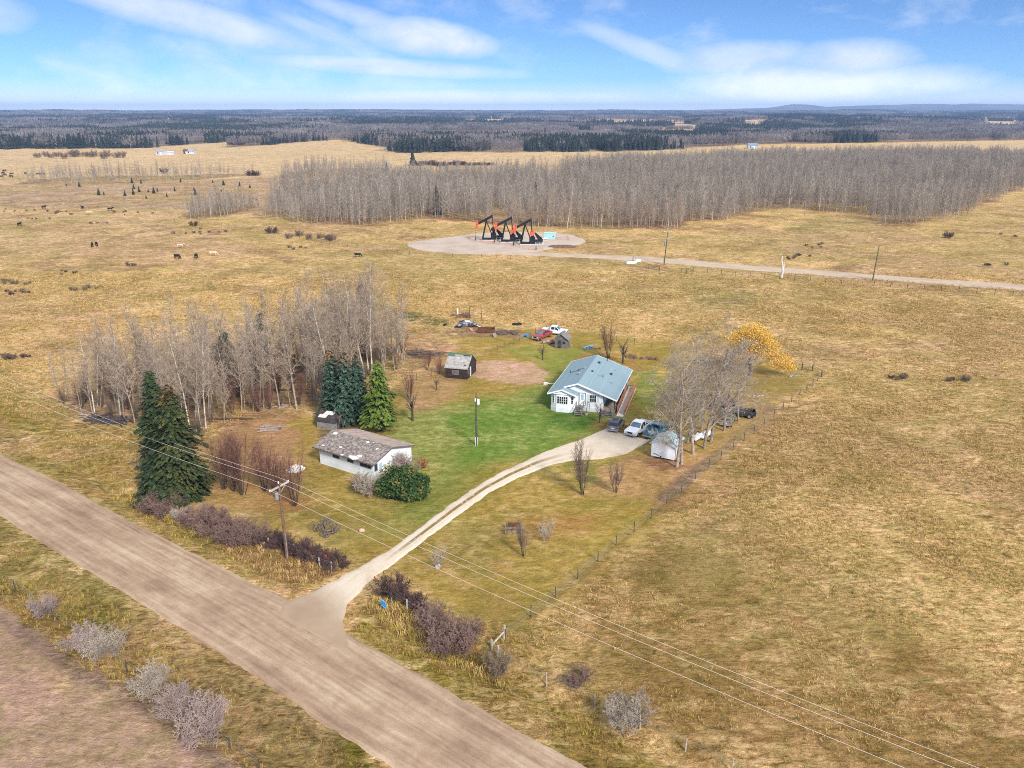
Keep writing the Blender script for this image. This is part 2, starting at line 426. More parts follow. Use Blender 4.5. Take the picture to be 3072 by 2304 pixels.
# (polygon, photo tone, feather m, strength, edge wobble m)
ZONES = [
    (dpoly([(-400, 420), (-400, 560), (0, 560), (560, 545), (600, 480), (560, 440), (300, 395), (0, 400)]), (222, 190, 140), 30, 0.9, 20),
    (dpoly([(-300, 385), (-300, 437), (0, 441), (250, 447), (560, 452), (640, 440), (600, 415), (850, 388), (700, 372), (590, 378), (300, 396), (100, 400)]), (190, 162, 138), 12, 0.85, 14),
    (dpoly([(-900, 320), (-900, 396), (0, 400), (380, 392), (600, 380), (860, 372), (1180, 366), (1260, 342), (1240, 326), (700, 305), (300, 305)]), (226, 198, 154), 10, 1.0, 8),
    (dpoly([(1240, 352), (2500, 350), (2500, 300), (1240, 325)]), (222, 196, 152), 10, 1.0, 6),
    (dpoly([(590, 470), (700, 490), (900, 480), (1480, 505), (2060, 480), (2240, 410), (2900, 420), (2900, 640), (2212, 600), (1480, 545), (880, 520), (760, 545), (560, 530), (390, 480)]), (214, 184, 118), 12, 0.95, 10),
    (dpoly([(600, 560), (880, 530), (1400, 590), (1800, 610), (1700, 690), (1400, 660), (1000, 620), (800, 640)]), (206, 178, 110), 15, 0.6, 14),
    (dpoly([(1480, 615), (1620, 620), (1640, 655), (1540, 670), (1480, 650)]), (146, 148, 88), 8, 0.55, 6),
    (dpoly([(640, 545), (780, 540), (800, 556), (700, 562)]), (150, 150, 88), 8, 0.5, 6),
    (dpoly([(1740, 470), (1850, 466), (1870, 495), (1700, 500)]), (148, 140, 84), 8, 0.7, 6),
    (dpoly([(1880, 468), (1990, 466), (1990, 478), (1880, 478)]), (206, 176, 128), 4, 0.8, 4),
    (dpoly([(1300, 1500), (1200, 1290), (1380, 1150), (1520, 1060), (1640, 1120), (1900, 1340), (2212, 1480), (2400, 1720), (1330, 1720)]), (166, 134, 76), 7, 0.95, 6),
    (dpoly([(1420, 1120), (1560, 1080), (1640, 1140), (1540, 1240), (1420, 1240)]), (142, 118, 70), 5, 0.6, 5),
    (dpoly([(0, 800), (110, 870), (330, 930), (300, 1090), (150, 1010), (0, 900)]), (184, 160, 88), 4, 0.8, 4),
    # the mown yard
    (dpoly([(290, 960), (440, 950), (560, 900), (700, 890), (870, 830), (1000, 720), (1180, 705), (1500, 745), (1760, 800), (1620, 950), (1440, 1110), (1130, 1360), (1000, 1320), (830, 1230), (700, 1200), (560, 1160), (420, 1110), (300, 1060)]), (172, 148, 70), 3, 1.0, 1.6),
    (dpoly([(300, 960), (470, 945), (640, 960), (690, 1010), (560, 1110), (420, 1100), (310, 1050)]), (174, 142, 96), 4, 0.7, 2),
    (dpoly([(840, 890), (960, 880), (1120, 830), (1190, 790), (1250, 760), (1240, 900), (1340, 905), (1300, 940), (1130, 1010), (990, 1080), (880, 1110), (840, 1060), (880, 980)]), (138, 152, 70), 9, 0.95, 6),
    (dpoly([(1000, 905), (1150, 858), (1185, 870), (1300, 910), (1285, 925), (1130, 975), (1010, 985)]), (112, 148, 52), 7, 0.85, 5),
    (dpoly([(1185, 835), (1180, 890), (1200, 915), (1290, 925), (1330, 925), (1330, 900), (1190, 890)]), (80, 122, 38), 3, 0.9, 1.6),
    (dpoly([(1365, 792), (1425, 805), (1440, 850), (1400, 885), (1370, 860), (1345, 830)]), (124, 144, 60), 5, 0.8, 4),
    (dpoly([(1090, 752), (1210, 745), (1260, 757), (1240, 775), (1190, 800), (1160, 780)]), (142, 148, 62), 3, 0.8, 2),
    (dpoly([(1190, 770), (1230, 770), (1190, 835), (1160, 835)]), (140, 148, 62), 2, 0.7, 1.5),
    (dpoly([(1230, 1000), (1330, 1000), (1340, 1040), (1260, 1045)]), (112, 126, 48), 2.5, 0.65, 1.5),
    (dpoly([(700, 625), (780, 640), (860, 665), (960, 690), (968, 702), (900, 700), (800, 668), (700, 642)]), (88, 104, 44), 2, 0.9, 1.2),
    (dpoly([(680, 652), (790, 672), (900, 705), (1010, 720), (1000, 728), (880, 716), (760, 690)]), (186, 148, 100), 2, 0.7, 1.6),
    (dpoly([(640, 1040), (760, 1130), (720, 1180), (600, 1110)]), (148, 130, 70), 4, 0.7, 2),
    (dpoly([(920, 1180), (1080, 1120), (1140, 1120), (1060, 1220), (960, 1220)]), (140, 128, 62), 4, 0.7, 2),
    # leaf litter
    (GROVE, (176, 142, 110), 4, 0.95, 3),
    (dpoly([(450, 900), (560, 880), (650, 900), (640, 980), (560, 1010), (470, 980)]), (184, 142, 106), 3, 0.85, 2.5),
    (dpoly([(860, 705), (920, 715), (990, 745), (960, 800), (880, 800), (850, 745)]), (206, 164, 122), 3, 0.85, 2),
    (dpoly([(860, 790), (960, 800), (1000, 830), (940, 880), (880, 900), (860, 850)]), (190, 152, 110), 3, 0.75, 2),
    (dpoly([(430, 1060), (500, 1040), (600, 1050), (665, 1085), (600, 1115), (480, 1105), (400, 1090)]), (180, 124, 76), 2.5, 0.9, 1.4),
    (dpoly([(790, 895), (870, 880), (850, 925), (790, 925)]), (150, 112, 72), 2, 0.7, 1),
    (dpoly([(1110, 1120), (1200, 1105), (1300, 1120), (1230, 1150), (1120, 1175)]), (186, 136, 80), 2.5, 0.65, 1.6),
    (dpoly([(1240, 770), (1330, 775), (1380, 800), (1370, 785), (1300, 765)]), (168, 122, 74), 1.6, 0.8, 1),
    (dpoly([(1300, 905), (1390, 900), (1400, 925), (1330, 935), (1260, 930)]), (170, 132, 74), 2, 0.7, 1),
    (dpoly([(1330, 990), (1420, 980), (1470, 1000), (1560, 930), (1640, 880), (1760, 870), (1700, 960), (1600, 1060), (1500, 1100), (1440, 1100), (1360, 1080), (1280, 1060)]), (196, 152, 108), 4, 0.9, 2.5),
    (dpoly([(1640, 800), (1720, 800), (1740, 830), (1660, 880), (1600, 860)]), (168, 146, 82), 3, 0.7, 2),
    (dpoly([(1400, 980), (1460, 1000), (1490, 1010), (1440, 1020), (1390, 1000)]), (138, 98, 72), 1, 0.8, 0.7),
    # bare plots
    (dpoly([(1010, 793), (1050, 778), (1105, 780), (1150, 787), (1183, 806), (1172, 828), (1120, 832), (1062, 822), (1018, 812)]), (208, 172, 142), 0.8, 1.0, 0.6),
    (dpoly([(960, 715), (1010, 700), (1150, 718), (1160, 728), (1040, 728), (980, 724)]), (160, 128, 104), 1.2, 0.8, 1),
    (dpoly([(875, 757), (905, 752), (938, 762), (935, 775), (890, 772)]), (108, 88, 74), 0.8, 0.85, 0.6),
    (dpoly([(1275, 766), (1300, 768), (1296, 777), (1272, 776)]), (110, 90, 66), 0.5, 0.8, 0.4),
    (dpoly([(690, 925), (770, 915), (760, 950), (690, 950)]), (120, 96, 80), 1, 0.75, 0.8),
    (dpoly([(860, 602), (910, 602), (915, 608), (865, 609)]), (134, 120, 104), 1.5, 0.8, 1),
    # verges and ditches along the gravel road
    (dpoly([(0, 990), (120, 1030), (285, 1120), (420, 1180), (520, 1235), (600, 1272), (640, 1268), (700, 1255), (730, 1200), (560, 1150), (330, 1070), (200, 960), (0, 880), (-300, 800), (-300, 900)]), (168, 148, 58), 2.0, 0.9, 1.5),
    (dpoly([(470, 1170), (560, 1160), (720, 1195), (735, 1230), (690, 1262), (610, 1262), (520, 1215)]), (178, 144, 92), 1.6, 0.85, 1.3),
    (dpoly([(745, 1370), (770, 1300), (830, 1290), (900, 1310), (1000, 1380), (1100, 1440), (1330, 1560), (1440, 1680), (1260, 1680), (1100, 1550), (850, 1430)]), (166, 148, 58), 1.8, 0.9, 1.3),
    (dpoly([(775, 1315), (800, 1285), (860, 1300), (930, 1350), (980, 1410), (900, 1380), (830, 1340)]), (166, 136, 88), 1.2, 0.85, 1),
    (dpoly([(1180, 1560), (1250, 1560), (1420, 1660), (1440, 1700), (1340, 1700), (1200, 1600)]), (176, 148, 66), 2, 0.7, 1.5),
    (dpoly([(-300, 1000), (0, 1114), (205, 1243), (504, 1433), (688, 1559), (900, 1690), (600, 1700), (540, 1680), (330, 1500), (180, 1400), (0, 1285), (-300, 1150)]), (134, 126, 40), 1.6, 1.0, 1.6),
    (dpoly([(0, 1240), (200, 1370), (420, 1530), (560, 1640), (600, 1700), (540, 1700), (250, 1490), (0, 1310)]), (170, 138, 80), 1.6, 0.85, 1.4),
    (dpoly([(-300, 1170), (0, 1300), (120, 1400), (260, 1500), (400, 1590), (560, 1700), (300, 1760), (-300, 1760)]), (190, 160, 134), 1.0, 1.0, 0.8),
]
LINES = [  # wheel tracks and trodden strips: (points, tone, half width m, strength)
    ([D(*q) for q in [(1436, 1075), (1475, 1040), (1510, 1010), (1560, 975), (1610, 925), (1660, 880)]], (140, 116, 98), 1.0, 0.85),
    ([D(*q) for q in [(0, 1335), (100, 1400), (260, 1490), (420, 1600), (520, 1680)]], (150, 126, 112), 0.9, 0.8),
    ([P(*q) for q in [(2035, 775), (2060, 760), (2100, 740), (2160, 718), (2240, 700), (2330, 690)]], (206, 178, 120), 0.9, 0.7),
    ([P(*q) for q in [(1310, 790), (1150, 800), (900, 840), (760, 880), (640, 920)]], (200, 162, 106), 1.0, 0.5),
    ([P(*q) for q in [(2300, 890), (2380, 960), (2440, 1000)]], (206, 178, 128), 0.8, 0.5),
    ([P(*q) for q in [(470, 668), (540, 640), (560, 610)]], (214, 178, 128), 0.8, 0.5),
    ([P(*q) for q in [(1480, 640), (1500, 690)]], (188, 134, 92), 1.6, 0.8),
    ([P(*q) for q in [(1592, 1852), (1733, 1740), (1902, 1597), (2044, 1478)]], (128, 108, 62), 0.5, 0.5),
    ([P(*q) for q in [(2165, 1235), (2330, 1180), (2420, 1100)]], (170, 150, 84), 1.2, 0.5),
]
MOSS = [D(*q) for q in [(700, 1190), (1000, 1400), (1300, 1560)]]

def build_ground():
    rows = [8.0]
    while rows[-1] < 420: rows.append(rows[-1] + max(0.22, rows[-1] * 0.0048))
    while rows[-1] < 16000: rows.append(rows[-1] * 1.013)
    Yr = np.array(rows); nc = 760
    t = np.linspace(-1, 1, nc); t = 1.25 * (0.75 * t + 0.25 * t ** 3)
    Y, T = np.meshgrid(Yr, t, indexing='ij')
    X = T * (Y + 25)
    X = X.ravel(); Yf = Y.ravel()
    Z = terrain(X, Yf)
    nr = len(rows)
    idx = np.arange(nr * nc).reshape(nr, nc)
    Q = np.stack([idx[:-1, :-1].ravel(), idx[:-1, 1:].ravel(), idx[1:, 1:].ravel(), idx[1:, :-1].ravel()], 1)
    # colours
    C = np.empty((len(X), 3)); C[:] = g((236, 200, 134))
    A = np.full(len(X), 1.0)          # tussock contrast
    for poly, tone, fe, st, wob in ZONES:
        px = [p[0] for p in poly]; py = [p[1] for p in poly]; m = fe * 2 + wob * 2
        sel = np.where((X > min(px) - m) & (X < max(px) + m) & (Yf > min(py) - m) & (Yf < max(py) + m))[0]
        if not len(sel): continue
        xs, ys = X[sel], Yf[sel]
        w = (fbm(xs, ys, max(wob * 2.2, 0.8), 3, tone[0] * 0.37) - 0.5) * 3.2 * wob
        d = poly_sd(xs, ys, poly) + w
        k = st * sstep(fe * 0.6, -fe * 0.6, d)
        mot = 0.80 + 0.4 * fbm(xs, ys, 6.0, 3, 5.5)
        k = np.clip(k * mot, 0, 1)[:, None]
        C[sel] = C[sel] * (1 - k) + g(tone) * k
        if tone in ((166, 134, 76), (142, 118, 70)): A[sel] = A[sel] * (1 - 0.30 * k[:, 0])
        if tone == (190, 160, 134): A[sel] = A[sel] * (1 - 0.55 * k[:, 0])
        if tone in ((172, 148, 70), (136, 156, 66), (120, 146, 58), (84, 122, 40), (122, 148, 60), (142, 148, 62), (184, 142, 100)):
            A[sel] = A[sel] * (1 - 0.6 * k[:, 0])
    for pts, tone, hw, st in LINES:
        m = hw * 4
        px = [p[0] for p in pts]; py = [p[1] for p in pts]
        sel = np.where((X > min(px) - m) & (X < max(px) + m) & (Yf > min(py) - m) & (Yf < max(py) + m))[0]
        if not len(sel): continue
        xs, ys = X[sel], Yf[sel]
        d = line_d(xs, ys, pts) + (fbm(xs, ys, 4, 2, 2.2) - 0.5) * hw * 1.6
        k = (st * sstep(hw * 1.5, hw * 0.4, d))[:, None]
        C[sel] = C[sel] * (1 - k) + g(tone) * k
    # woodland floor
    for poly, tone in ((FOREST, (150, 112, 88)), (STRIP2, (140, 116, 92)), (STRIP1, (150, 128, 96)), (CLUMP, (146, 122, 84))):
        d = poly_sd(X, Yf, poly) + (fbm(X, Yf, 12, 3, 1.1) - 0.5) * 14
        k = (0.9 * sstep(2, -3, d))[:, None]
        C = C * (1 - k) + g(tone) * k
    # brown scrub patches scattered over the pasture
    sc_ = sstep(0.64, 0.72, fbm(X, Yf, 16, 4, 4.4)) * sstep(170, 230, Yf) * (1 - sstep(420, 500, Yf)) * 0.6
    sc_ = sc_ * sstep(20, 60, np.abs(X + 10 - 0.0 * Yf) + (X < -30) * 60)
    C = C * (1 - sc_[:, None]) + g((150, 112, 88)) * sc_[:, None]
    # mower rings and lanes in the cut grass
    yd = 1 - sstep(-2, 3, poly_sd(X, Yf, dpoly([(470, 1000), (700, 930), (960, 850), (1200, 760), (1560, 790), (1620, 940), (1130, 1350), (1000, 1310), (600, 1120)])))
    ring = np.zeros(len(X)); 
    for (cx, cy, r0, r1) in ((1540, 1600, 4, 15), (1340, 1290, 2, 13), (1745, 1475, 4, 14), (975, 1590, 3, 10), (1180, 1350, 9, 18)):
        ox, oy = P(cx, cy); d = np.hypot(X - ox, (Yf - oy)) + (fbm(X, Yf, 9, 2, cx * .01) - .5) * 2
        ring = np.where((d > r0) & (d < r1), np.sin(d * 2 * math.pi / 1.7), ring)
    lane = np.sin(((X * math.cos(.9) - Yf * math.sin(.9)) + (fbm(X, Yf, 30, 2, 5.1) - .5) * 8) * 2 * math.pi / 2.3)
    ring = np.where(ring == 0, lane * .6, ring)
    C = C * (1 + (0.085 * ring * yd)[:, None])
    # slow drift of tone over the fields
    fr = fbm(X, Yf, 45, 4, 6.6)[:, None]; fg = fbm(X, Yf, 22, 4, 9.9)[:, None]
    C = C * (0.86 + 0.28 * fr)
    grn = np.array([0.95, 1.0, 0.90]); red = np.array([1.04, 0.98, 1.06])
    C = C * (grn * (1 - fg) + red * fg)
    # olive and grey-brown areas drifting through the straw
    out = (1 - YARD_W(X, Yf)) * sstep(-16, -13, road_s(X, Yf)); near_ = 1 - sstep(500, 800, Yf)
    for sc_m, ox_, tone_, lo_ in ((34, 31.0, (198, 174, 110), .53), (26, 37.0, (202, 164, 124), .54), (12, 41.0, (176, 146, 86), .58)):
        kz = (sstep(lo_, lo_ + .10, fbm(X, Yf, sc_m, 4, ox_)) * .55 * out * near_)[:, None]
        C = C * (1 - kz) + g(tone_) * kz
    # far land: field gaps pale, woodland floor dark
    far = sstep(1000, 1250, Yf)[:, None]
    isf = far_field(X, Yf)[:, None]
    fl = g((150, 128, 112)) * (1 - isf) + g((226, 196, 152)) * isf
    frontier = sstep(0, 60, Yf - forest_front(X))[:, None]
    C = C * (1 - frontier) + fl * frontier
    me = fast_mesh('ground', np.stack([X, Yf, Z], 1), Q, ground_mat())
    ca = me.color_attributes.new('tone', 'FLOAT_COLOR', 'POINT')
    buf = np.ones((len(X), 4), np.float32); buf[:, :3] = np.clip(C, 0, 1); buf[:, 3] = A
    ca.data.foreach_set('color', buf.ravel())
    me.polygons.foreach_set('use_smooth', np.ones(len(Q), bool))
    o = link('ground', me)
    tag(o, kind='structure')
    return o

def ground_mat():
    m, nt, b = newmat('ground')
    at = nd(nt, 'ShaderNodeAttribute', attribute_name='tone')
    geo = nd(nt, 'ShaderNodeNewGeometry')
    pos = geo.outputs['Position']
    n_f = noise(nt, pos, 1.5, 6, 0.74, 0.6)         # tussocks
    n_m = noise(nt, pos, 0.42, 5, 0.65, 0.8)       # patches
    n_l = noise(nt, pos, 0.085, 5, 0.6, 0.5)
    mp = nd(nt, 'ShaderNodeMapping'); nt.links.new(pos, mp.inputs[0])
    mp.inputs['Rotation'].default_value = (0, 0, 0.55); mp.inputs['Scale'].default_value = (0.75, 2.0, 1)
    n_s = noise(nt, mp.outputs[0], 1.0, 5, 0.7, 1.2)     # wind-laid streaks
    amt = at.outputs['Alpha']
    v = mathn(nt, 'ADD', mathn(nt, 'MULTIPLY', mathn(nt, 'SUBTRACT', n_f, 0.5), 2.7), mathn(nt, 'MULTIPLY', mathn(nt, 'SUBTRACT', n_s, 0.5), 2.1))
    v = mathn(nt, 'ADD', v, mathn(nt, 'MULTIPLY', mathn(nt, 'SUBTRACT', n_m, 0.5), 1.5))
    v = mathn(nt, 'MULTIPLY', v, amt)
    fac = mrange(nt, v, -1.0, 1.0, 0.34, 1.80)
    col = mixc(nt, 1.0, at.outputs['Color'], fac, 'MULTIPLY')
    # matted pale straw clumps and darker olive hollows between them
    mp2 = nd(nt, 'ShaderNodeMapping'); nt.links.new(pos, mp2.inputs[0]); mp2.inputs['Rotation'].default_value = (0, 0, -.4); mp2.inputs['Scale'].default_value = (0.42, 0.8, 1)
    n_p = noise(nt, mp2.outputs[0], 0.9, 7, 0.78, 0.7)
    n_q = noise(nt, mp.outputs[0], 0.75, 6, 0.76, 0.9)
    reg = mrange(nt, n_l, 0.38, 0.58, 0.1, 1.0)
    kp = mathn(nt, 'MULTIPLY', mathn(nt, 'MULTIPLY', mrange(nt, n_p, 0.47, 0.62, 0, 1.0), reg), amt)
    kq = mathn(nt, 'MULTIPLY', mrange(nt, n_q, 0.50, 0.62, 0, 0.9), amt)
    pale = mixc(nt, 0.55, col, lin((226, 206, 156)))
    pale = mixc(nt, 1.0, pale, (1.30, 1.27, 1.2), 'MULTIPLY')
    col = mixc(nt, kp, col, pale)
    dk = mixc(nt, 1.0, col, (0.42, 0.36, 0.20), 'MULTIPLY')
    col = mixc(nt, kq, col, dk)
    # bright dry blades shift to straw, hollows shift to olive brown
    hue = mixc(nt, mrange(nt, mathn(nt, 'ADD', n_m, mathn(nt, 'MULTIPLY', v, 0.12)), 0.36, 0.64, 0, 1), (0.90, 0.95, 0.82), (1.08, 1.02, 1.16))
    col = mixc(nt, 1.0, col, hue, 'MULTIPLY')
    hue2 = mixc(nt, mrange(nt, n_l, 0.38, 0.62, 0, 1), (0.94, 0.92, 0.80), (1.12, 1.03, 1.06))
    col = mixc(nt, 1.0, col, hue2, 'MULTIPLY')
    # loose pale and rusty leaves
    vo = nd(nt, 'ShaderNodeTexVoronoi', i_Scale=3.4); nt.links.new(pos, vo.inputs['Vector'])
    leaf = mrange(nt, vo.outputs['Distance'], 0.16, 0.26, 1.0, 0.0)
    sp = nd(nt, 'ShaderNodeSeparateColor'); nt.links.new(vo.outputs['Color'], sp.inputs[0])
    leaf = mathn(nt, 'MULTIPLY', leaf, mrange(nt, sp.outputs[0], 0.55, 0.6, 0, 0.5))
    lcol = mixc(nt, sp.outputs[1], (0.42, 0.27, 0.13), (0.55, 0.45, 0.28))
    col = mixc(nt, leaf, col, lcol)
    nt.links.new(col, b.inputs['Base Color'])
    b.inputs['Roughness'].default_value = 0.95
    b.inputs['Specular IOR Level'].default_value = 0.1
    bp = nd(nt, 'ShaderNodeBump', i_Strength=0.9, i_Distance=0.3)
    nt.links.new(v, bp.inputs['Height']); nt.links.new(bp.outputs[0], b.inputs['Normal'])
    return m

# far woodland front edge as a function of X
_FF = [ray_at(px, py, 1.0) for px, py in []]
def _front_pts():
    out = []
    for px, py in [(-1200, 452), (0, 449), (350, 449), (640, 447), (712, 442), (722, 424), (1000, 420), (1045, 425), (1160, 447), (1180, 460), (1560, 459), (1700, 457), (1900, 457), (2000, 452), (2250, 436), (2600, 430), (3072, 422), (4300, 420)]:
        out.append(P(px, py))
    return out
_fp = sorted(_front_pts())
_fx = np.array([p[0] for p in _fp]); _fy = np.array([p[1] for p in _fp])
def forest_front(X): return np.interp(X, _fx, _fy)
# open fields inside the far woodland: (photo x range, distance range)
FIELDS = [(930, 1085, 3000, 4400), (1400, 1540, 3300, 4600), (1560, 1590, 5200, 6400), (1725, 2110, 2300, 3900), (2090, 2210, 1900, 2350), (2225, 2440, 1850, 2350), (2160, 2300, 3000, 3900), (2925, 3050, 3200, 4200),
          (1725, 1780, 5000, 6400), (2480, 2560, 5200, 6400), (500, 560, 4600, 5600), (2640, 2900, 5600, 7000)]
def far_field(X, Y):
    r = np.zeros(np.shape(X))
    for x0, x1, y0, y1 in FIELDS:
        k = F / CS
        a = (X / Y * k * 0.99 + CX)
        w = (fbm(X, Y, 260, 3, x0 * 0.01) - 0.5)
        u = sstep(x0 - 12, x0 + 12, a + w * 70) * (1 - sstep(x1 - 12, x1 + 12, a + w * 70))
        q = sstep(y0 * .78 - 60, y0 * .78 + 60, Y + w * 700) * (1 - sstep(y1 - 60, y1 + 60, Y + w * 700))
        r = np.maximum(r, u * q)
    r = r * sstep(.40, .46, fbm(X * .5, Y, 170, 3, 51.0))
    r = np.maximum(r, sstep(.625, .645, fbm(X * .35, Y, 420, 3, 21.0)) * sstep(1500, 1900, Y))
    return r
build_ground()

# ------------------------------------------------------------------ gravel sheets
def resample(pts, n):
    pts = np.array(pts, float)
    d = np.r_[0, np.cumsum(np.hypot(*np.diff(pts, axis=0).T))]
    s = np.linspace(0, d[-1], n)
    return np.stack([np.interp(s, d, pts[:, 0]), np.interp(s, d, pts[:, 1])], 1)
def strip(name, left, right, n, k, mat, crown=0.10, rag=0.25, lift=0.05, onroad=False):
    """a sheet between two edge lines; the rim dips under the ground so that its edge is ragged"""
    A = resample(left, n); B = resample(right, n)
    V = []; U = []
    L = np.r_[0, np.cumsum(np.hypot(*np.diff((A + B) / 2, axis=0).T))]
    for j in range(k):
        w = j / (k - 1.0)
        V.append(A * (1 - w) + B * w)
    V = np.stack(V, 1)                       # n,k,2
    w = np.linspace(0, 1, k)[None, :].repeat(n, 0)
    wid = np.hypot(*(A - B).T)[:, None]
    edge = np.minimum(w, 1 - w) * wid        # metres from rim
    if onroad:
        edge = np.minimum(edge, np.minimum(L, L[-1] - L)[:, None] * 1.0)
    X = V[..., 0].ravel(); Y = V[..., 1].ravel()
    e = edge.ravel() + (fbm(X, Y, 1.6, 3, 7.7) - 0.5) * 2 * rag
    z = terrain(X, Y) + lift * sstep(0.0, 0.5, e) - 0.06 * (1 - sstep(-0.3, 0.15, e)) + crown * sstep(0, 4.0, edge.ravel())
    if onroad:       # where it spreads over the main road it lies a little above that road's crown
        sr = road_s(X, Y)
        z = z + 0.135 * sstep(1.2, -2.5, sr) + 0.0 * e
        edge = sstep(6.5, -0.5, sr + (fbm(X, Y, 3.5, 3, 2.9) - .5) * 4.0).reshape(n, k)
    idx = np.arange(n * k).reshape(n, k)
    Q = np.stack([idx[:-1, :-1].ravel(), idx[:-1, 1:].ravel(), idx[1:, 1:].ravel(), idx[1:, :-1].ravel()], 1)
    me = fast_mesh(name, np.stack([X, Y, z], 1), Q, mat)
    ua = me.attributes.new('uvw', 'FLOAT_VECTOR', 'POINT')
    buf = np.stack([w.ravel(), np.repeat(L, k), edge.ravel()], 1).astype(np.float32)
    ua.data.foreach_set('vector', buf.ravel())
    o = link(name, me); tag(o, kind='structure'); return o
def gravel_mat(name, base, light, dark, tracks, grit=1.0, across=9.0, strip_col=None):
    m, nt, b = newmat(name)
    at = nd(nt, 'ShaderNodeAttribute', attribute_name='uvw')
    sp = nd(nt, 'ShaderNodeSeparateXYZ'); nt.links.new(at.outputs['Vector'], sp.inputs[0])
    geo = nd(nt, 'ShaderNodeNewGeometry'); pos = geo.outputs['Position']
    cb = nd(nt, 'ShaderNodeCombineXYZ')
    nt.links.new(mathn(nt, 'MULTIPLY', sp.outputs[0], across), cb.inputs[0])
    nt.links.new(mathn(nt, 'MULTIPLY', sp.outputs[1], 0.06), cb.inputs[1])
    ns = noise(nt, cb.outputs[0], 0.8, 5, 0.6, 0.35)       # ruts run along the road
    ns2 = noise(nt, cb.outputs[0], 2.6, 4, 0.6, 0.1)
    nb = noise(nt, pos, 0.16, 4, 0.55)
    nf = noise(nt, pos, 7.0, 4, 0.75)
    v = mathn(nt, 'ADD', mathn(nt, 'MULTIPLY', mathn(nt, 'SUBTRACT', ns, 0.5), 1.0 * tracks), mathn(nt, 'MULTIPLY', mathn(nt, 'SUBTRACT', ns2, 0.5), 0.7 * tracks))
    v = mathn(nt, 'ADD', v, mathn(nt, 'MULTIPLY', mathn(nt, 'SUBTRACT', nb, 0.5), 0.7))
    v = mathn(nt, 'ADD', v, mathn(nt, 'MULTIPLY', mathn(nt, 'SUBTRACT', noise(nt, pos, 0.9, 5, 0.7, 0.4), 0.5), 0.55))
    c = mixc(nt, mrange(nt, v, -0.32, 0.0, 0, 1), lin(dark), lin(base))
    c = mixc(nt, mrange(nt, v, 0.0, 0.30, 0, 1), c, lin(light))
    if strip_col:   # grass strip between the wheel tracks
        mid = mathn(nt, 'ABSOLUTE', mathn(nt, 'SUBTRACT', sp.outputs[0], 0.5))
        k = mrange(nt, mid, 0.07, 0.12, 1.0, 0.0)
        on = mathn(nt, 'MULTIPLY', mrange(nt, sp.outputs[1], strip_col[1], strip_col[1] + 6, 0, 1), mrange(nt, sp.outputs[1], strip_col[2] - 8, strip_col[2], 1, 0))
        k = mathn(nt, 'MULTIPLY', mathn(nt, 'MULTIPLY', k, on), mrange(nt, noise(nt, pos, 0.9, 4, 0.7), 0.34, 0.46, 0.1, 1.0))
        c = mixc(nt, k, c, lin(strip_col[0]))
    c = mixc(nt, 1.0, c, mrange(nt, nf, 0.25, 0.75, 1 - 0.22 * grit, 1 + 0.2 * grit), 'MULTIPLY')
    vo = nd(nt, 'ShaderNodeTexVoronoi', i_Scale=9.0); nt.links.new(pos, vo.inputs['Vector'])
    c = mixc(nt, mrange(nt, vo.outputs['Distance'], 0.1, 0.3, 0.30 * grit, 0.0), c, lin(dark))
    if strip_col:
        c = mixc(nt, mathn(nt, 'MULTIPLY', mrange(nt, sp.outputs[1], 1.0, 8.0, 0.75, 0.0), mrange(nt, nb, .3, .7, .6, 1.3)), c, lin((190, 160, 132)))
        c = mixc(nt, sp.outputs[2], c, mixc(nt, mrange(nt, nb, .35, .65, 0, 1), lin((176, 148, 122)), lin((200, 174, 146))))
    gm = mixc(nt, 1.0, c, (ALB, ALB, ALB), 'MULTIPLY')
    nt.links.new(gm, b.inputs['Base Color'])
    b.inputs['Roughness'].default_value = 0.95; b.inputs['Specular IOR Level'].default_value = 0.15
    bp = nd(nt, 'ShaderNodeBump', i_Strength=0.4, i_Distance=0.06)
    nt.links.new(mathn(nt, 'ADD', v, mathn(nt, 'MULTIPLY', nf, 0.3)), bp.inputs['Height']); nt.links.new(bp.outputs[0], b.inputs['Normal'])
    return m
strip('gravel_road', ROAD_TOP, ROAD_LOW, 420, 34, gravel_mat('road_gravel', (190, 160, 132), (216, 192, 162), (158, 128, 106), 1.05, 0.9, 9.0), 0.10, 0.35)
strip('driveway', DRIVE_L, DRIVE_R, 260, 22, gravel_mat('drive_gravel', (238, 220, 196), (246, 232, 212), (212, 186, 160), 0.6, 0.8, 3.0, ((150, 126, 78), 14, 52)), 0.03, 0.35, 0.09, True)
strip('access_road', ACC_T, ACC_B, 200, 10, gravel_mat('access_gravel', (216, 192, 168), (228, 208, 186), (190, 164, 138), 0.7, 0.6, 5.0), 0.08, 0.3)
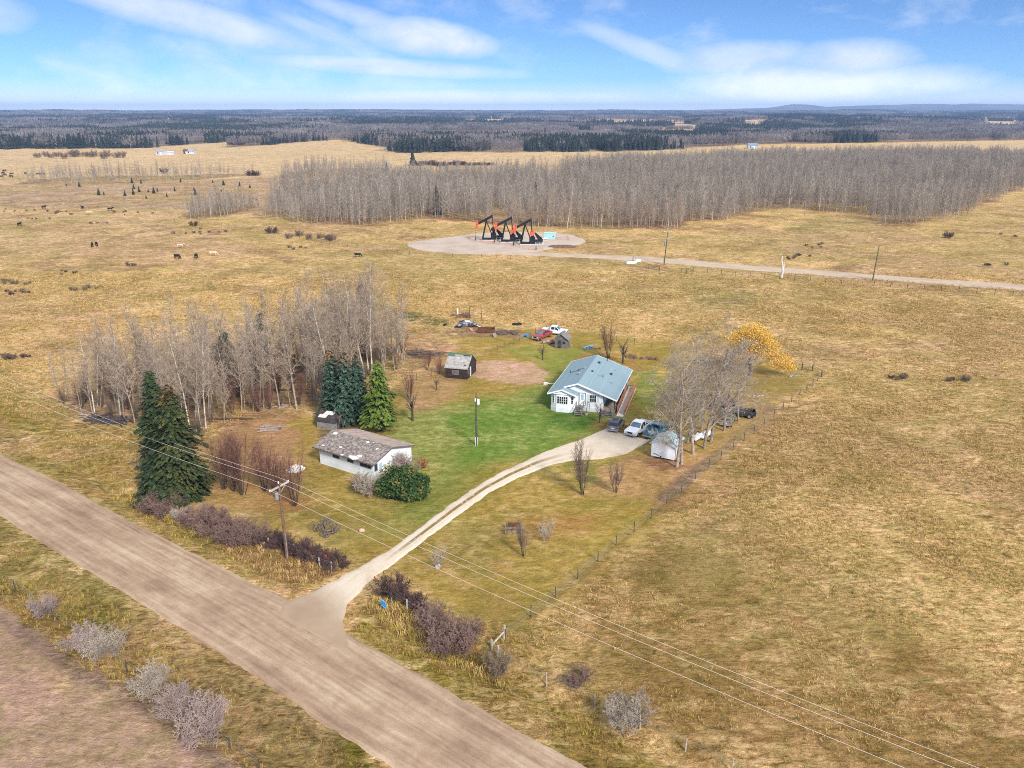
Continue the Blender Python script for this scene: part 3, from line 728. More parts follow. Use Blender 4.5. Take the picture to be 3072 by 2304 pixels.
def build_pad():
    cx = sum(p[0] for p in PAD) / len(PAD); cy = sum(p[1] for p in PAD) / len(PAD)
    rim = resample(PAD + [PAD[0]], 161)[:-1]
    V = []; E = []
    K = 26
    for j in range(K):
        r = j / (K - 1.0)
        V.append(np.stack([cx + (rim[:, 0] - cx) * r, cy + (rim[:, 1] - cy) * r], 1)); E.append(np.full(160, 1 - r))
    V = np.stack(V, 0); E = np.stack(E, 0)
    X = V[..., 0].ravel(); Y = V[..., 1].ravel(); e = E.ravel() * 28 + (fbm(X, Y, 4, 3, 3.1) - 0.5) * 3
    z = terrain(X, Y) + 0.22 * sstep(0, 2.5, e) - 0.08 * (1 - sstep(-0.5, 0.3, e))
    idx = np.arange(K * 160).reshape(K, 160); nx = np.roll(idx, -1, 1)
    Q = np.stack([idx[:-1].ravel(), nx[:-1].ravel(), nx[1:].ravel(), idx[1:].ravel()], 1)
    me = fast_mesh('well_pad', np.stack([X, Y, z], 1), Q, gravel_mat('pad_gravel', (214, 194, 176), (226, 210, 194), (184, 158, 138), 0.0, 0.6))
    tag(link('well_pad', me), kind='structure')
build_pad()

# ------------------------------------------------------------------ hills on the horizon
def build_hills():
    prof = [(-900, 330), (0, 333), (60, 331), (160, 334), (230, 332), (330, 335), (700, 336), (1100, 336), (1500, 335), (1700, 332), (1800, 330), (1900, 332), (2000, 329), (2080, 330), (2200, 326), (2280, 325), (2330, 320), (2370, 314), (2400, 312), (2430, 315), (2480, 320), (2530, 318), (2600, 316), (2700, 314), (2790, 311), (2860, 314), (2900, 311), (3072, 313), (3500, 318), (4200, 325)]
    n = 300; xs = np.linspace(-900, 4200, n); top = np.interp(xs, [p[0] for p in prof], [p[1] for p in prof])
    top = top - (vnoise(xs / 23.0, xs * 0 + 3.3) - 0.5) * 1.6
    V = []; Yh = 12500.0
    for fr, dy in ((0.0, -2600), (0.25, -1800), (0.55, -1000), (0.82, -500), (1.0, 0), (0.6, 1200), (0.0, 2500)):
        for i in range(n):
            x, z = ray_at(xs[i], top[i], Yh)
            jj = (vnoise(np.array([xs[i] / 60.0]), np.array([dy / 500.0]))[0] - 0.5) * 30 * (1 if 0 < fr < 1 else 0)
            V.append((x * (Yh + dy) / Yh, Yh + dy, -30 + (z + 30) * fr + jj))
    K = 7; idx = np.arange(K * n).reshape(K, n)
    Q = np.stack([idx[:-1, :-1].ravel(), idx[:-1, 1:].ravel(), idx[1:, 1:].ravel(), idx[1:, :-1].ravel()], 1)
    m, nt, b = newmat('hill_cover')
    geo = nd(nt, 'ShaderNodeNewGeometry')
    mp = nd(nt, 'ShaderNodeMapping'); nt.links.new(geo.outputs['Position'], mp.inputs[0]); mp.inputs['Scale'].default_value = (0.001, 0.0006, 0.02)
    n1 = noise(nt, mp.outputs[0], 1.5, 6, 0.6)
    c = mixc(nt, mrange(nt, n1, 0.42, 0.58, 0, 1), (0.05, 0.06, 0.05), (0.16, 0.13, 0.12))
    c = mixc(nt, mrange(nt, n1, 0.66, 0.70, 0, 1), c, (0.5, 0.4, 0.27))
    nt.links.new(c, b.inputs['Base Color']); b.inputs['Roughness'].default_value = 1.0
    tag(link('hills', fast_mesh('hills', np.array(V), Q, m)), kind='structure')
build_hills()

# ------------------------------------------------------------------ trees
def _norm(v):
    l = math.sqrt(v[0] ** 2 + v[1] ** 2 + v[2] ** 2) or 1e-6
    return (v[0] / l, v[1] / l, v[2] / l)
def _rot_off(d, ang, az):
    """direction leaning ang away from d, at azimuth az round it"""
    if abs(d[2]) < 0.95: u = _norm((-d[1], d[0], 0))
    else: u = (1.0, 0.0, 0.0)
    w = (d[1] * u[2] - d[2] * u[1], d[2] * u[0] - d[0] * u[2], d[0] * u[1] - d[1] * u[0])
    c, s_ = math.cos(ang), math.sin(ang); ca, sa = math.cos(az), math.sin(az)
    return _norm(tuple(d[i] * c + (u[i] * ca + w[i] * sa) * s_ for i in range(3)))
def grow(mbs, p, d, L, r, lvl, sp, rnd):
    segs = sp['segs'][lvl]; pts = [p]; rs = [r]; cur = p; dirs = [d]
    for i in range(segs):
        j = sp['jit'][lvl]
        d = _norm((d[0] + rnd.uniform(-j, j), d[1] + rnd.uniform(-j, j), d[2] + rnd.uniform(-j, j) + sp['up'][lvl]))
        st = L / segs
        cur = (cur[0] + d[0] * st, cur[1] + d[1] * st, cur[2] + d[2] * st)
        pts.append(cur); dirs.append(d); rs.append(r + (max(r * sp['tip'][lvl], sp['rmin'] * 0.6) - r) * (i + 1) / segs)
    mbs[0 if lvl < sp['wood'] else 1].tube(pts, rs, sp['sides'][lvl], cap=False)
    if lvl + 1 < len(sp['segs']):
        n = sp['n'][lvl]; az = rnd.uniform(0, 6.28)
        for k in range(n):
            f = sp['f0'][lvl] + (1 - sp['f0'][lvl]) * (k + rnd.random()) / n
            f = min(f, 0.985); x = f * segs; i = int(x); fr = x - i
            q = tuple(pts[i][a] * (1 - fr) + pts[i + 1][a] * fr for a in range(3))
            rr = rs[i] * (1 - fr) + rs[i + 1] * fr
            az += 2.4 + rnd.uniform(-0.5, 0.5)
            dd = _rot_off(dirs[i + 1], math.radians(rnd.uniform(*sp['ang'][lvl])), az)
            sh = sp['lr'][lvl] * (1 - sp['taper'][lvl] * (f - sp['f0'][lvl]) / (1 - sp['f0'][lvl] + 1e-6)) * rnd.uniform(0.65, 1.15)
            grow(mbs, q, dd, L * sh, max(rr * sp['rr'][lvl], sp['rmin']), lvl + 1, sp, rnd)
def tree_meshes(kind, sp, seed, Hh, R, tmat, cmat, stems=1, spread=0.0, lean=0.03):
    rnd = random.Random(seed); t, c = MB(), MB()
    for s_ in range(stems):
        a = rnd.uniform(0, 6.28) if stems > 1 else 0
        o = spread * (0.3 + rnd.random()) if stems > 1 else 0
        dx, dy = math.cos(a + s_ * 2.4), math.sin(a + s_ * 2.4)
        ln = lean if stems == 1 else sp.get('splay', 0.35) * (0.3 + rnd.random())
        d = _norm((dx * ln + rnd.uniform(-.02, .02), dy * ln + rnd.uniform(-.02, .02), 1))
        grow((t, c), (dx * o * 0.3, dy * o * 0.3, -0.15), d, Hh * rnd.uniform(0.85, 1.05) if stems > 1 else Hh, R * (1 if stems == 1 else rnd.uniform(.6, 1)), 0, sp, rnd)
    return t.mesh(kind + '_trunk', tmat, True), c.mesh(kind + '_crown', cmat)
ASPEN = dict(segs=[8, 4, 2, 1], jit=[.05, .13, .25, .3], up=[.02, .09, .05, 0], tip=[.18, .3, .4, .5], sides=[6, 4, 3, 3], n=[26, 8, 5], f0=[.30, .2, .15],
             ang=[(30, 56), (28, 55), (25, 60)], lr=[.25, .44, .5], taper=[.62, .4, .3], rr=[.42, .6, .6], rmin=.017, wood=1)
ASPEN_LO = dict(segs=[4, 2, 1], jit=[.05, .15, .3], up=[.02, .1, 0], tip=[.25, .4, .5], sides=[4, 3, 3], n=[26, 9], f0=[.18, .15],
                ang=[(28, 58), (25, 60)], lr=[.24, .40], taper=[.6, .35], rr=[.5, .6], rmin=.034, wood=0)
POPLAR = dict(segs=[7, 6, 4, 3, 1], jit=[.10, .14, .2, .28, .3], up=[.03, .06, .03, -.02, 0], tip=[.22, .25, .3, .4, .5], sides=[7, 5, 4, 3, 3], n=[13, 9, 7, 5], f0=[.18, .2, .2, .1],
              ang=[(38, 66), (30, 60), (28, 62), (25, 60)], lr=[.50, .46, .46, .5], taper=[.5, .4, .3, .3], rr=[.55, .55, .55, .6], rmin=.016, wood=1)
SHRUB = dict(segs=[5, 3, 1], jit=[.12, .22, .3], up=[.03, .05, 0], tip=[.3, .4, .5], sides=[4, 3, 3], n=[11, 7], f0=[.25, .1],
             ang=[(18, 50), (25, 65)], lr=[.36, .45], taper=[.4, .3], rr=[.5, .7], rmin=.012, wood=1, splay=.7)
UPSHRUB = dict(segs=[6, 4, 1], jit=[.06, .12, .25], up=[.05, .10, 0], tip=[.25, .4, .5], sides=[5, 3, 3], n=[13, 9], f0=[.2, .1],
               ang=[(16, 36), (18, 46)], lr=[.36, .40], taper=[.4, .3], rr=[.4, .7], rmin=.012, wood=1, splay=.26)
BUSH = dict(segs=[5, 4, 2, 1], jit=[.16, .24, .3, .35], up=[-.01, .03, 0, 0], tip=[.35, .4, .4, .5], sides=[4, 3, 3, 3], n=[9, 6, 5], f0=[.2, .1, .1],
            ang=[(20, 55), (25, 65), (25, 70)], lr=[.44, .44, .5], taper=[.35, .3, .3], rr=[.55, .6, .7], rmin=.011, wood=1, splay=.75)
FRUIT = dict(segs=[4, 5, 3, 1], jit=[.06, .14, .25, .3], up=[.02, .08, .03, 0], tip=[.6, .25, .4, .5], sides=[6, 5, 3, 3], n=[8, 8, 6], f0=[.35, .25, .1],
             ang=[(22, 48), (22, 50), (25, 60)], lr=[.78, .40, .42], taper=[.3, .4, .3], rr=[.62, .5, .7], rmin=.013, wood=2)

bark_white = M('aspen_bark', (216, 206, 190), (156, 142, 128), 2.2, 0.9, rand=.14)
bark_grey = M('aspen_bark_old', (172, 158, 142), (112, 98, 86), 2.0, 0.9, rand=.15)
twig_grey = M('aspen_twigs', (184, 166, 146), (132, 114, 100), .8, 0.95, rand=.16)
twig_far = M('aspen_twigs_far', (170, 158, 144), (122, 112, 102), .4, 0.95, rand=.42)
bark_dark = M('dark_bark', (88, 76, 66), (56, 48, 42), 3, 0.95)
twig_brown = M('brown_twigs', (138, 120, 104), (98, 82, 70), 1, 0.95, rand=.12)
twig_red = M('red_brown_twigs', (140, 98, 86), (98, 68, 60), 1, 0.95, rand=.12)
twig_purple = M('purple_twigs', (176, 156, 148), (128, 110, 104), .9, 0.95, rand=.1)
twig_hedge = M('hedge_row_twigs', (146, 118, 108), (100, 78, 72), .9, 0.95, rand=.1)
twig_dark = M('dark_hedge_twigs', (104, 80, 76), (66, 52, 50), .9, 0.95, rand=.1)
twig_lichen = M('lichen_twigs', (178, 166, 150), (138, 124, 112), .9, 0.95, rand=.1)
poplar_twig = M('poplar_twigs', (178, 164, 146), (120, 106, 94), .5, 0.95)

ASP = [tree_meshes('aspen', ASPEN, 100 + i, 16.0, .15 + .02 * (i % 3), bark_white if i in (0, 4) else bark_grey, twig_grey, lean=.04 + .05 * (i % 3)) for i in range(7)]
def _join(sp, seed, Hh, R, mat, **kw):
    rnd = random.Random(seed); t, c = MB(), MB()
    d = _norm((rnd.uniform(-.05, .05), rnd.uniform(-.05, .05), 1))
    grow((t, c), (0, 0, -.2), d, Hh, R, 0, sp, rnd)
    c.v += []; return c
def stuff_variant(name, mb, mat):
    o = bpy.data.objects.new(name, mb.mesh(name, mat)); return o
ASP_LO = []
_bl = dict(ASPEN_LO)
for i in range(6):
    me = None
    sp = dict(ASPEN_LO); sp['wood'] = 1
    rnd = random.Random(300 + i); t, c = MB(), MB()
    grow((t, c), (0, 0, -.2), _norm((rnd.uniform(-.06, .06), rnd.uniform(-.06, .06), 1)), 16.0, .17, 0, sp, rnd)
    nt_ = len(t.f); t.add(c.v, c.f)
    me = t.mesh('aspen_far', bark_white if i == 0 else bark_grey)
    me.materials.append(twig_far)
    me.polygons.foreach_set('material_index', [0] * nt_ + [1] * (len(me.polygons) - nt_))
    ASP_LO.append(bpy.data.objects.new('aspen_far', me))

# conifers
def conifer(seed, Hh, R, tmat, cmat, whorls=40, base=.05, dens=1.0, droop=.35, power=.85, leaf=.34, split=None, tuft=None):
    rnd = random.Random(seed); t, c = MB(), MB()
    t.tube([(0, 0, -.1), (0, 0, Hh * .5), (0, 0, Hh)], [Hh * .016 + .04, Hh * .009 + .02, .02], 7)
    V = []; Fc = []
    for i in range(whorls):
        f = base + (1 - base) * (i + rnd.random() * .6) / whorls
        z0 = f * Hh; prof = (1 - (f - base) / (1 - base)) ** power
        rl = R * (prof * (0.84 + .16 * math.sin(i * 2.1 + seed) + .16 * math.sin(i * .7 + seed * 2)) + .04)
        nb = max(4, int(9 * dens * (0.5 + prof)))
        a0 = rnd.uniform(0, 6.28)
        for b in range(nb):
            a = a0 + 6.283 * b / nb + rnd.uniform(-.25, .25)
            l = rl * rnd.uniform(.6, 1.15) * (1 + .16 * math.sin(a * 2 + i * .3 + seed))
            ca, sa = math.cos(a), math.sin(a)
            t.tube([(0, 0, z0), (ca * l * .9, sa * l * .9, z0 - droop * l * .45)], [.03, .01], 3, False)
            steps = max(2, int(l / (leaf * .62)))
            for k in range(steps):
                q = (k + .6) / steps
                w = (1 - q) * l * .34 + .12
                for sd in (-1, 1):
                    if rnd.random() < .1: continue
                    off = sd * w * rnd.uniform(.1, 1)
                    x = ca * l * q - sa * off; y = sa * l * q + ca * off
                    z = z0 - droop * l * q * q * .6 + rnd.uniform(-.1, .12) * leaf / .34
                    s_ = leaf * rnd.uniform(.6, 1.25)
                    # a hanging spray: a bent pair of small faces
                    ox, oy = ca * s_ * .9 + rnd.uniform(-.2, .2) * s_, sa * s_ * .9 + rnd.uniform(-.2, .2) * s_
                    px_, py_ = -sa * s_ * .42, ca * s_ * .42
                    dz = -s_ * rnd.uniform(.05, .6)
                    n = len(V)
                    V += [(x - px_ * .4, y - py_ * .4, z), (x + px_ * .4, y + py_ * .4, z), (x + ox + px_, y + oy + py_, z + dz), (x + ox - px_, y + oy - py_, z + dz + rnd.uniform(-.1, .1) * s_),
                          (x + ox * 1.4, y + oy * 1.4, z + dz * 1.8)]
                    Fc += [(n, n + 1, n + 2, n + 3), (n + 3, n + 2, n + 4)]
    c.add(V, Fc)
    return t.mesh('conifer_trunk', tmat, True), c.mesh('conifer_crown', cmat)
def leaf_mat(name, c1, c2, sc=1.2, c3=None, sc3=.5, trans=0.0, top=None):
    if name in _mc: return _mc[name]
    m, nt, b = newmat(name)
    tc = nd(nt, 'ShaderNodeTexCoord')
    n1 = noise(nt, tc.outputs['Object'], sc, 5, .7)
    c = mixc(nt, mrange(nt, n1, .38, .62, 0, 1), lin(c1), lin(c2))
    if c3:
        n2 = noise(nt, tc.outputs['Object'], sc3, 3, .6)
        c = mixc(nt, mrange(nt, n2, .54, .66, 0, .9), c, lin(c3))
    if top:   # dry rusty cones gathered at the tip: (colour, from height, to height)
        sp = nd(nt, 'ShaderNodeSeparateXYZ'); nt.links.new(tc.outputs['Object'], sp.inputs[0])
        k = mathn(nt, 'MULTIPLY', mrange(nt, sp.outputs[2], top[1], top[2], 0, 1), mrange(nt, noise(nt, tc.outputs['Object'], 1.6, 3), .48, .56, 0, 1))
        c = mixc(nt, k, c, lin(top[0]))
    nt.links.new(c, b.inputs['Base Color']); b.inputs['Roughness'].default_value = .75
    b.inputs['Specular IOR Level'].default_value = .25
    if trans: b.inputs['Subsurface Weight'].default_value = 0.0
    _mc[name] = m; return m
spruce_green = leaf_mat('spruce_needles', (68, 78, 40), (36, 46, 26), 1.1, (100, 94, 46), .9, top=((122, 84, 52), 12.4, 14))
spruce_green2 = leaf_mat('spruce_needles_dark', (60, 76, 42), (32, 46, 28), 1.1, (88, 92, 50), .9)
spruce_blue = leaf_mat('blue_spruce_needles', (62, 86, 66), (28, 52, 40), 2.0, (112, 128, 108), 1.8, top=((150, 106, 70), 8.8, 10.8))
pine_green = leaf_mat('pine_needles', (104, 122, 44), (60, 82, 28), 1.3, (128, 140, 58), .9)
willow_gold = leaf_mat('willow_leaves', (232, 190, 92), (206, 156, 62), .9, (222, 196, 104), .6)
shrub_green = leaf_mat('shrub_leaves', (70, 96, 46), (40, 62, 34), 1.2, (128, 120, 60), .7)
shrub_rust = leaf_mat('rusty_leaves', (156, 96, 60), (120, 70, 44), 2)
grove_spruce = leaf_mat('grove_spruce_needles', (66, 76, 56), (38, 48, 38), 1.1)

def place_tree(name, pair, label, cat, loc, rz, s=1.0, group=None, parts=('trunk', 'crown'), sz=None):
    t = thing(name, label, cat, loc, rz, group)
    t.scale = (s, s, sz or s)
    link(parts[0], pair[0], t); link(parts[1], pair[1], t)
    return t
def leaf_crown(seed, blobs, n, size, mat, flat=.6):
    """leaf sprays filling a few overlapping ellipsoids, denser near their skins"""
    rnd = random.Random(seed); V = []; Fc = []
    for (cx, cy, cz, rx, ry, rz_) in blobs:
        for i in range(int(n * rx * ry)):
            u = rnd.uniform(-1, 1); a = rnd.uniform(0, 6.28); q = math.sqrt(1 - u * u)
            rr = rnd.random() ** .35
            if math.sin(a * 3 + cx) * math.cos(u * 4 + cy) > .55 and rnd.random() < .6: continue
            x = cx + rx * q * math.cos(a) * rr; y = cy + ry * q * math.sin(a) * rr; z = cz + rz_ * u * rr
            s_ = size * rnd.uniform(.5, 1.3)
            d1 = _norm((rnd.uniform(-1, 1), rnd.uniform(-1, 1), rnd.uniform(-.8, .8))); d2 = _norm((rnd.uniform(-1, 1), rnd.uniform(-1, 1), rnd.uniform(-.8, .8)))
            k = len(V)
            V += [(x, y, z), (x + d1[0] * s_, y + d1[1] * s_, z + d1[2] * s_), (x + (d1[0] + d2[0]) * s_ * .8, y + (d1[1] + d2[1]) * s_ * .8, z + (d1[2] + d2[2]) * s_ * .8), (x + d2[0] * s_, y + d2[1] * s_, z + d2[2] * s_)]
            Fc.append((k, k + 1, k + 2, k + 3))
    return MB().add(V, Fc).mesh('leaves', mat)

# --- scattering of stuff
def scatter(name, P_, rot, sc, vi, variants, label, cat=None):
    me = bpy.data.meshes.new(name)
    me.vertices.add(len(P_)); me.vertices.foreach_set('co', np.asarray(P_, np.float32).ravel())
    for nm, arr, ty in (('rot', rot, 'FLOAT'), ('sc', sc, 'FLOAT'), ('vi', vi, 'INT')):
        a = me.attributes.new(nm, ty, 'POINT'); a.data.foreach_set('value', np.asarray(arr, np.float32 if ty == 'FLOAT' else np.int32))
    o = bpy.data.objects.new(name, me); COL.objects.link(o)
    vc = bpy.data.collections.new(name + '_variants')
    for i, v in enumerate(variants):
        v.name = '%s_v%02d' % (name, i); vc.objects.link(v)
    ng = bpy.data.node_groups.new(name, 'GeometryNodeTree')
    ng.interface.new_socket('Geometry', in_out='INPUT', socket_type='NodeSocketGeometry')
    ng.interface.new_socket('Geometry', in_out='OUTPUT', socket_type='NodeSocketGeometry')
    gi = ng.nodes.new('NodeGroupInput'); go = ng.nodes.new('NodeGroupOutput')
    ci = ng.nodes.new('GeometryNodeCollectionInfo'); ci.inputs['Collection'].default_value = vc
    ci.inputs['Separate Children'].default_value = True; ci.inputs['Reset Children'].default_value = True
    ip = ng.nodes.new('GeometryNodeInstanceOnPoints'); ip.inputs['Pick Instance'].default_value = True
    def attr(nm, ty):
        a = ng.nodes.new('GeometryNodeInputNamedAttribute'); a.data_type = ty; a.inputs['Name'].default_value = nm
        return [x for x in a.outputs if x.enabled and x.name == 'Attribute'][0] if any(x.enabled and x.name == 'Attribute' for x in a.outputs) else a.outputs[0]
    cx = ng.nodes.new('ShaderNodeCombineXYZ')
    ng.links.new(attr('rot', 'FLOAT'), cx.inputs[2])
    ng.links.new(gi.outputs[0], ip.inputs['Points']); ng.links.new(ci.outputs[0], ip.inputs['Instance'])
    ng.links.new(attr('vi', 'INT'), ip.inputs['Instance Index'])
    ng.links.new(cx.outputs[0], ip.inputs['Rotation']); ng.links.new(attr('sc', 'FLOAT'), ip.inputs['Scale'])
    ng.links.new(ip.outputs[0], go.inputs[0])
    md = o.modifiers.new('scatter', 'NODES'); md.node_group = ng
    tag(o, label, cat, kind='stuff')
    return o
def spots(poly, spacing, seed, jit=.9, wob=0.0):
    """jittered points inside a ground polygon"""
    rs = np.random.RandomState(seed)
    xs = [p[0] for p in poly]; ys = [p[1] for p in poly]
    gx, gy = np.meshgrid(np.arange(min(xs) - wob, max(xs) + wob, spacing), np.arange(min(ys) - wob, max(ys) + wob, spacing))
    x = gx.ravel() + rs.uniform(-.5, .5, gx.size) * spacing * jit; y = gy.ravel() + rs.uniform(-.5, .5, gx.size) * spacing * jit
    d = poly_sd(x, y, poly) + (fbm(x, y, 18, 3, seed * .13) - .5) * 2 * wob
    k = d < 0
    return x[k], y[k], d[k]

# --- all aspens of the four stands; the 300 that show largest are things, the rest one mass per wood
stands = []
rs = np.random.RandomState(11)
gx, gy, gd = spots(GROVE, 2.15, 21)
keep = rs.rand(len(gx)) < np.where(fbm(gx, gy, 9, 2, 4.0) > .46, .95, .5)
CLEAR = dpoly([(575, 790), (650, 800), (680, 860), (600, 880), (540, 840)])
keep &= ~((poly_sd(gx, gy, CLEAR) < 0) & (rs.rand(len(gx)) < .7))
for x, y in zip(gx[keep], gy[keep]): stands.append((x, y, 'grove'))
fx_, fy_, fd_ = spots(FOREST, 2.95, 22, wob=12)
CUT = [P(1478, 640), P(1500, 645), P(1512, 720), P(1490, 720)]
kk = (poly_sd(fx_, fy_, [P(1472, 630), P(1496, 630), P(1522, 700), P(1490, 702)]) > 0)
kk &= rs.rand(len(fx_)) < np.clip(2.4 * fbm(fx_, fy_, 20, 3, 2.0) - .25, .1, 1)
for x, y in zip(fx_[kk], fy_[kk]): stands.append((x, y, 'wood'))
for poly, nm, spc, sd in ((CLUMP, 'clump', 3.0, 23), (STRIP2, 'strip', 4.6, 24), (STRIP1, 'row', 6.5, 25)):
    x_, y_, _d = spots(poly, spc, sd, wob=3)
    for x, y in zip(x_, y_): stands.append((x, y, nm))
stands.sort(key=lambda t: t[1] ** 2 + t[0] ** 2 * .3)
ASPLAB = {'grove': ('bare pale aspen in the yard grove behind the dark roadside spruces', 'bare aspens of the yard grove'),
          'wood': ('bare aspen along the front edge of the big wood behind the pumpjacks', 'edge aspens of the big wood'),
          'clump': ('bare aspen in the small separate clump left of the big wood', 'aspens of the small clump'),
          'strip': ('bare aspen in the thin strip behind the big wood', 'aspens of the strip'),
          'row': ('bare aspen in the far hedgerow across the pasture', 'aspens of the hedgerow')}
rnd = random.Random(5)
NIND = 300
for (x, y, nm) in stands[:NIND]:
    s_ = rnd.uniform(.5, 1.15)
    if nm == 'grove':
        fpx = (x / (y + 1e-6))
        s_ *= (.95 if fpx > -.33 else .80) * (.8 + .4 * float(fbm(np.array([x]), np.array([y]), 8, 2, 1.5)[0]))
    else: s_ *= .86 * (.72 + .5 * float(fbm(np.array([x]), np.array([y]), 14, 2, 3.5)[0]))
    lb, gp = ASPLAB[nm]
    place_tree('aspen', ASP[rnd.randrange(7)], lb, 'tree', (x, y), rnd.uniform(0, 6.28), s_, gp)
rest = stands[NIND:]
RL = {'wood': 'leafless grey aspen wood reaching back from the pumpjacks', 'clump': 'leafless small clump of aspens left of the big wood', 'strip': 'thin strip of bare aspens behind the left end of the big wood', 'row': 'far hedgerow of bare aspens across the left pasture', 'grove': 'rear of the yard grove'}
for nm in ('grove', 'wood', 'clump', 'strip', 'row'):
    A_ = np.array([(x, y) for x, y, q in rest if q == nm])
    if not len(A_): continue
    z = terrain(A_[:, 0], A_[:, 1])
    n = len(A_); r2 = np.random.RandomState(31)
    hs = (.42 + .62 * fbm(A_[:, 0], A_[:, 1], 32, 4, 7.1)) * r2.uniform(.6, 1.25, n) * (1.0 if nm == 'wood' else .82)
    vs = [bpy.data.objects.new('v', o.data) for o in ASP_LO]
    scatter('aspen_wood' if nm == 'wood' else 'aspen_' + nm, np.stack([A_[:, 0], A_[:, 1], z], 1), r2.uniform(0, 6.28, n), hs, r2.randint(0, 6, n), vs, RL[nm])
print('ASPENS', len(stands))

# --- far woodland to the horizon: patches of small bare and evergreen trees
def patch(seed, n, size, pe, hh, lod=0, dens=1.0):
    """a square of low-detail trees; pe = share of evergreens"""
    rnd = random.Random(seed); D_, E_ = MB(), MB(); Vd, Fd, Ve, Fe = [], [], [], []
    for i in range(n):
        x, y = rnd.uniform(-size / 2, size / 2), rnd.uniform(-size / 2, size / 2)
        if rnd.random() < pe:
            h = hh * rnd.uniform(.8, 1.35); r = h * .19
            for k in range(3):
                z0 = h * (.08 + .28 * k); r0 = r * (1 - .27 * k); z1 = h * (.52 + .24 * k)
                o = len(Ve); m_ = 6; a0 = rnd.random() * 3
                for j in range(m_):
                    q = r0 * rnd.uniform(.75, 1.2); Ve.append((x + q * math.cos(a0 + j * 1.047), y + q * math.sin(a0 + j * 1.047), z0 + rnd.uniform(-.4, .4)))
                Ve.append((x, y, z1))
                Fe += [(o + j, o + (j + 1) % m_, o + m_) for j in range(m_)]
        else:
            h = hh * rnd.uniform(.75, 1.1)
            o = len(Vd)
            Vd += [(x - .12, y, 0), (x + .12, y, 0), (x + .06, y, h * .9), (x - .06, y, h * .9)]; Fd.append((o, o + 1, o + 2, o + 3))
            for k in range(16 if lod == 0 else 9):
                f = rnd.uniform(.3, 1.0); a = rnd.random() * 6.28; l = h * .17 * (1.25 - f) + h * .05
                cx, cy, z = x + math.cos(a) * l * .2, y + math.sin(a) * l * .2, h * f
                w = h * (.016 if lod == 0 else .028)
                o = len(Vd)
                ex, ey = x + math.cos(a) * l, y + math.sin(a) * l; pz = z + l * rnd.uniform(.7, 1.3)
                Vd += [(cx - math.sin(a) * w, cy + math.cos(a) * w, z), (cx + math.sin(a) * w, cy - math.cos(a) * w, z), (ex, ey, pz)]
                Fd.append((o, o + 1, o + 2))
                Vd += [(cx, cy, z - w * 2), (ex + w, ey, pz), (ex - w, ey + w, pz)]; Fd.append((o + 3, o + 4, o + 5))
    D_.add(Vd, Fd); nf = len(Fd); D_.add(Ve, Fe)
    me = D_.mesh('patch', twig_mass); me.materials.append(spruce_mass)
    me.polygons.foreach_set('material_index', [0] * nf + [1] * (len(me.polygons) - nf))
    return bpy.data.objects.new('patch', me)
twig_mass = M('bare_wood_mass', (142, 134, 132), (104, 98, 100), .05, .95, rand=.3)
spruce_mass = M('evergreen_mass', (44, 54, 46), (28, 36, 36), .05, .95, rand=.2)
def far_woods():
    VP = []
    for i, pe in enumerate((0, .03, .25, .8)):
        VP.append(patch(700 + i, 40, 34, pe, 15))
    for i, pe in enumerate((0, .03, .3, .9)):
        VP.append(patch(720 + i, 60, 74, pe, 17, 1))
    pts = []; vi = []; sc = []
    rr = np.random.RandomState(41)
    # near band, fine patches
    for (y0, y1, sp, base) in ((850, 2600, 30, 0), (2600, 10000, 66, 4)):
        xs = np.arange(-.85 * y1 - 100, .85 * y1 + 100, sp); ys = np.arange(y0, y1, sp)
        gx, gy = np.meshgrid(xs, ys); x = gx.ravel(); y = gy.ravel()
        k = np.abs(x) < .80 * y + 60; x, y = x[k], y[k]
        x = x + rr.uniform(-.4, .4, len(x)) * sp; y = y + rr.uniform(-.4, .4, len(y)) * sp
        k = (y > forest_front(x) + 16) & (far_field(x, y) < .4); x, y = x[k], y[k]
        e = fbm(x, y * .45, 260, 4, 3.7); e2 = fbm(x, y * .6, 90, 3, 8.1)
        v = np.where(e + (e2 - .5) * .5 > .56, 3, np.where(e + (e2 - .5) * .7 > .49, 2, np.where(e2 > .5, 1, 0)))
        # the left part of the front stands behind an evergreen edge
        fr = y - forest_front(x)
        v = np.where((fr < 70) & (x < -350) & (fbm(x, y, 60, 2, 6.0) > .5), 3, v)
        z = terrain(x, y)
        pts.append(np.stack([x, y, z], 1)); vi.append(v + base); sc.append(.62 + .5 * fbm(x, y, 120, 2, 4.9) + 0 * x)
    pts = np.concatenate(pts); vi = np.concatenate(vi); sc = np.concatenate(sc)
    print('FAR PATCHES', len(pts))
    scatter('far_woodland', pts, rr.uniform(0, 6.28, len(pts)), sc, vi, VP, 'mixed grey and evergreen woodland reaching to the horizon')
far_woods()

# ------------------------------------------------------------------ conifers near the buildings
def conif(px, py, seed, Hh, R, cm, label, group=None, **kw):
    tm, c = conifer(seed, Hh, R, bark_dark, cm, **kw)
    return place_tree(kw.pop('nm', None) or 'spruce_tree', (tm, c), label, 'tree', P(px, py), seed * 1.7, 1.0, group)
conif(548, 1482, 1, 14.7, 4.2, spruce_green, 'tall dark green spruce with a rusty brown top, right one of the roadside pair', 'roadside spruces', whorls=58, power=.62, leaf=.40, dens=1.3, base=.02)
conif(498, 1462, 2, 16.0, 3.6, spruce_green2, 'tall dark green spruce with a thin pointed top, left one of the roadside pair', 'roadside spruces', whorls=58, power=.66, leaf=.40, dens=1.2, base=.02)
conif(497, 1490, 21, 6.5, 3.6, spruce_green2, 'short wide dark spruce at the foot of the roadside pair', 'roadside spruces', whorls=30, power=.5, leaf=.42, dens=1.3, base=.01)
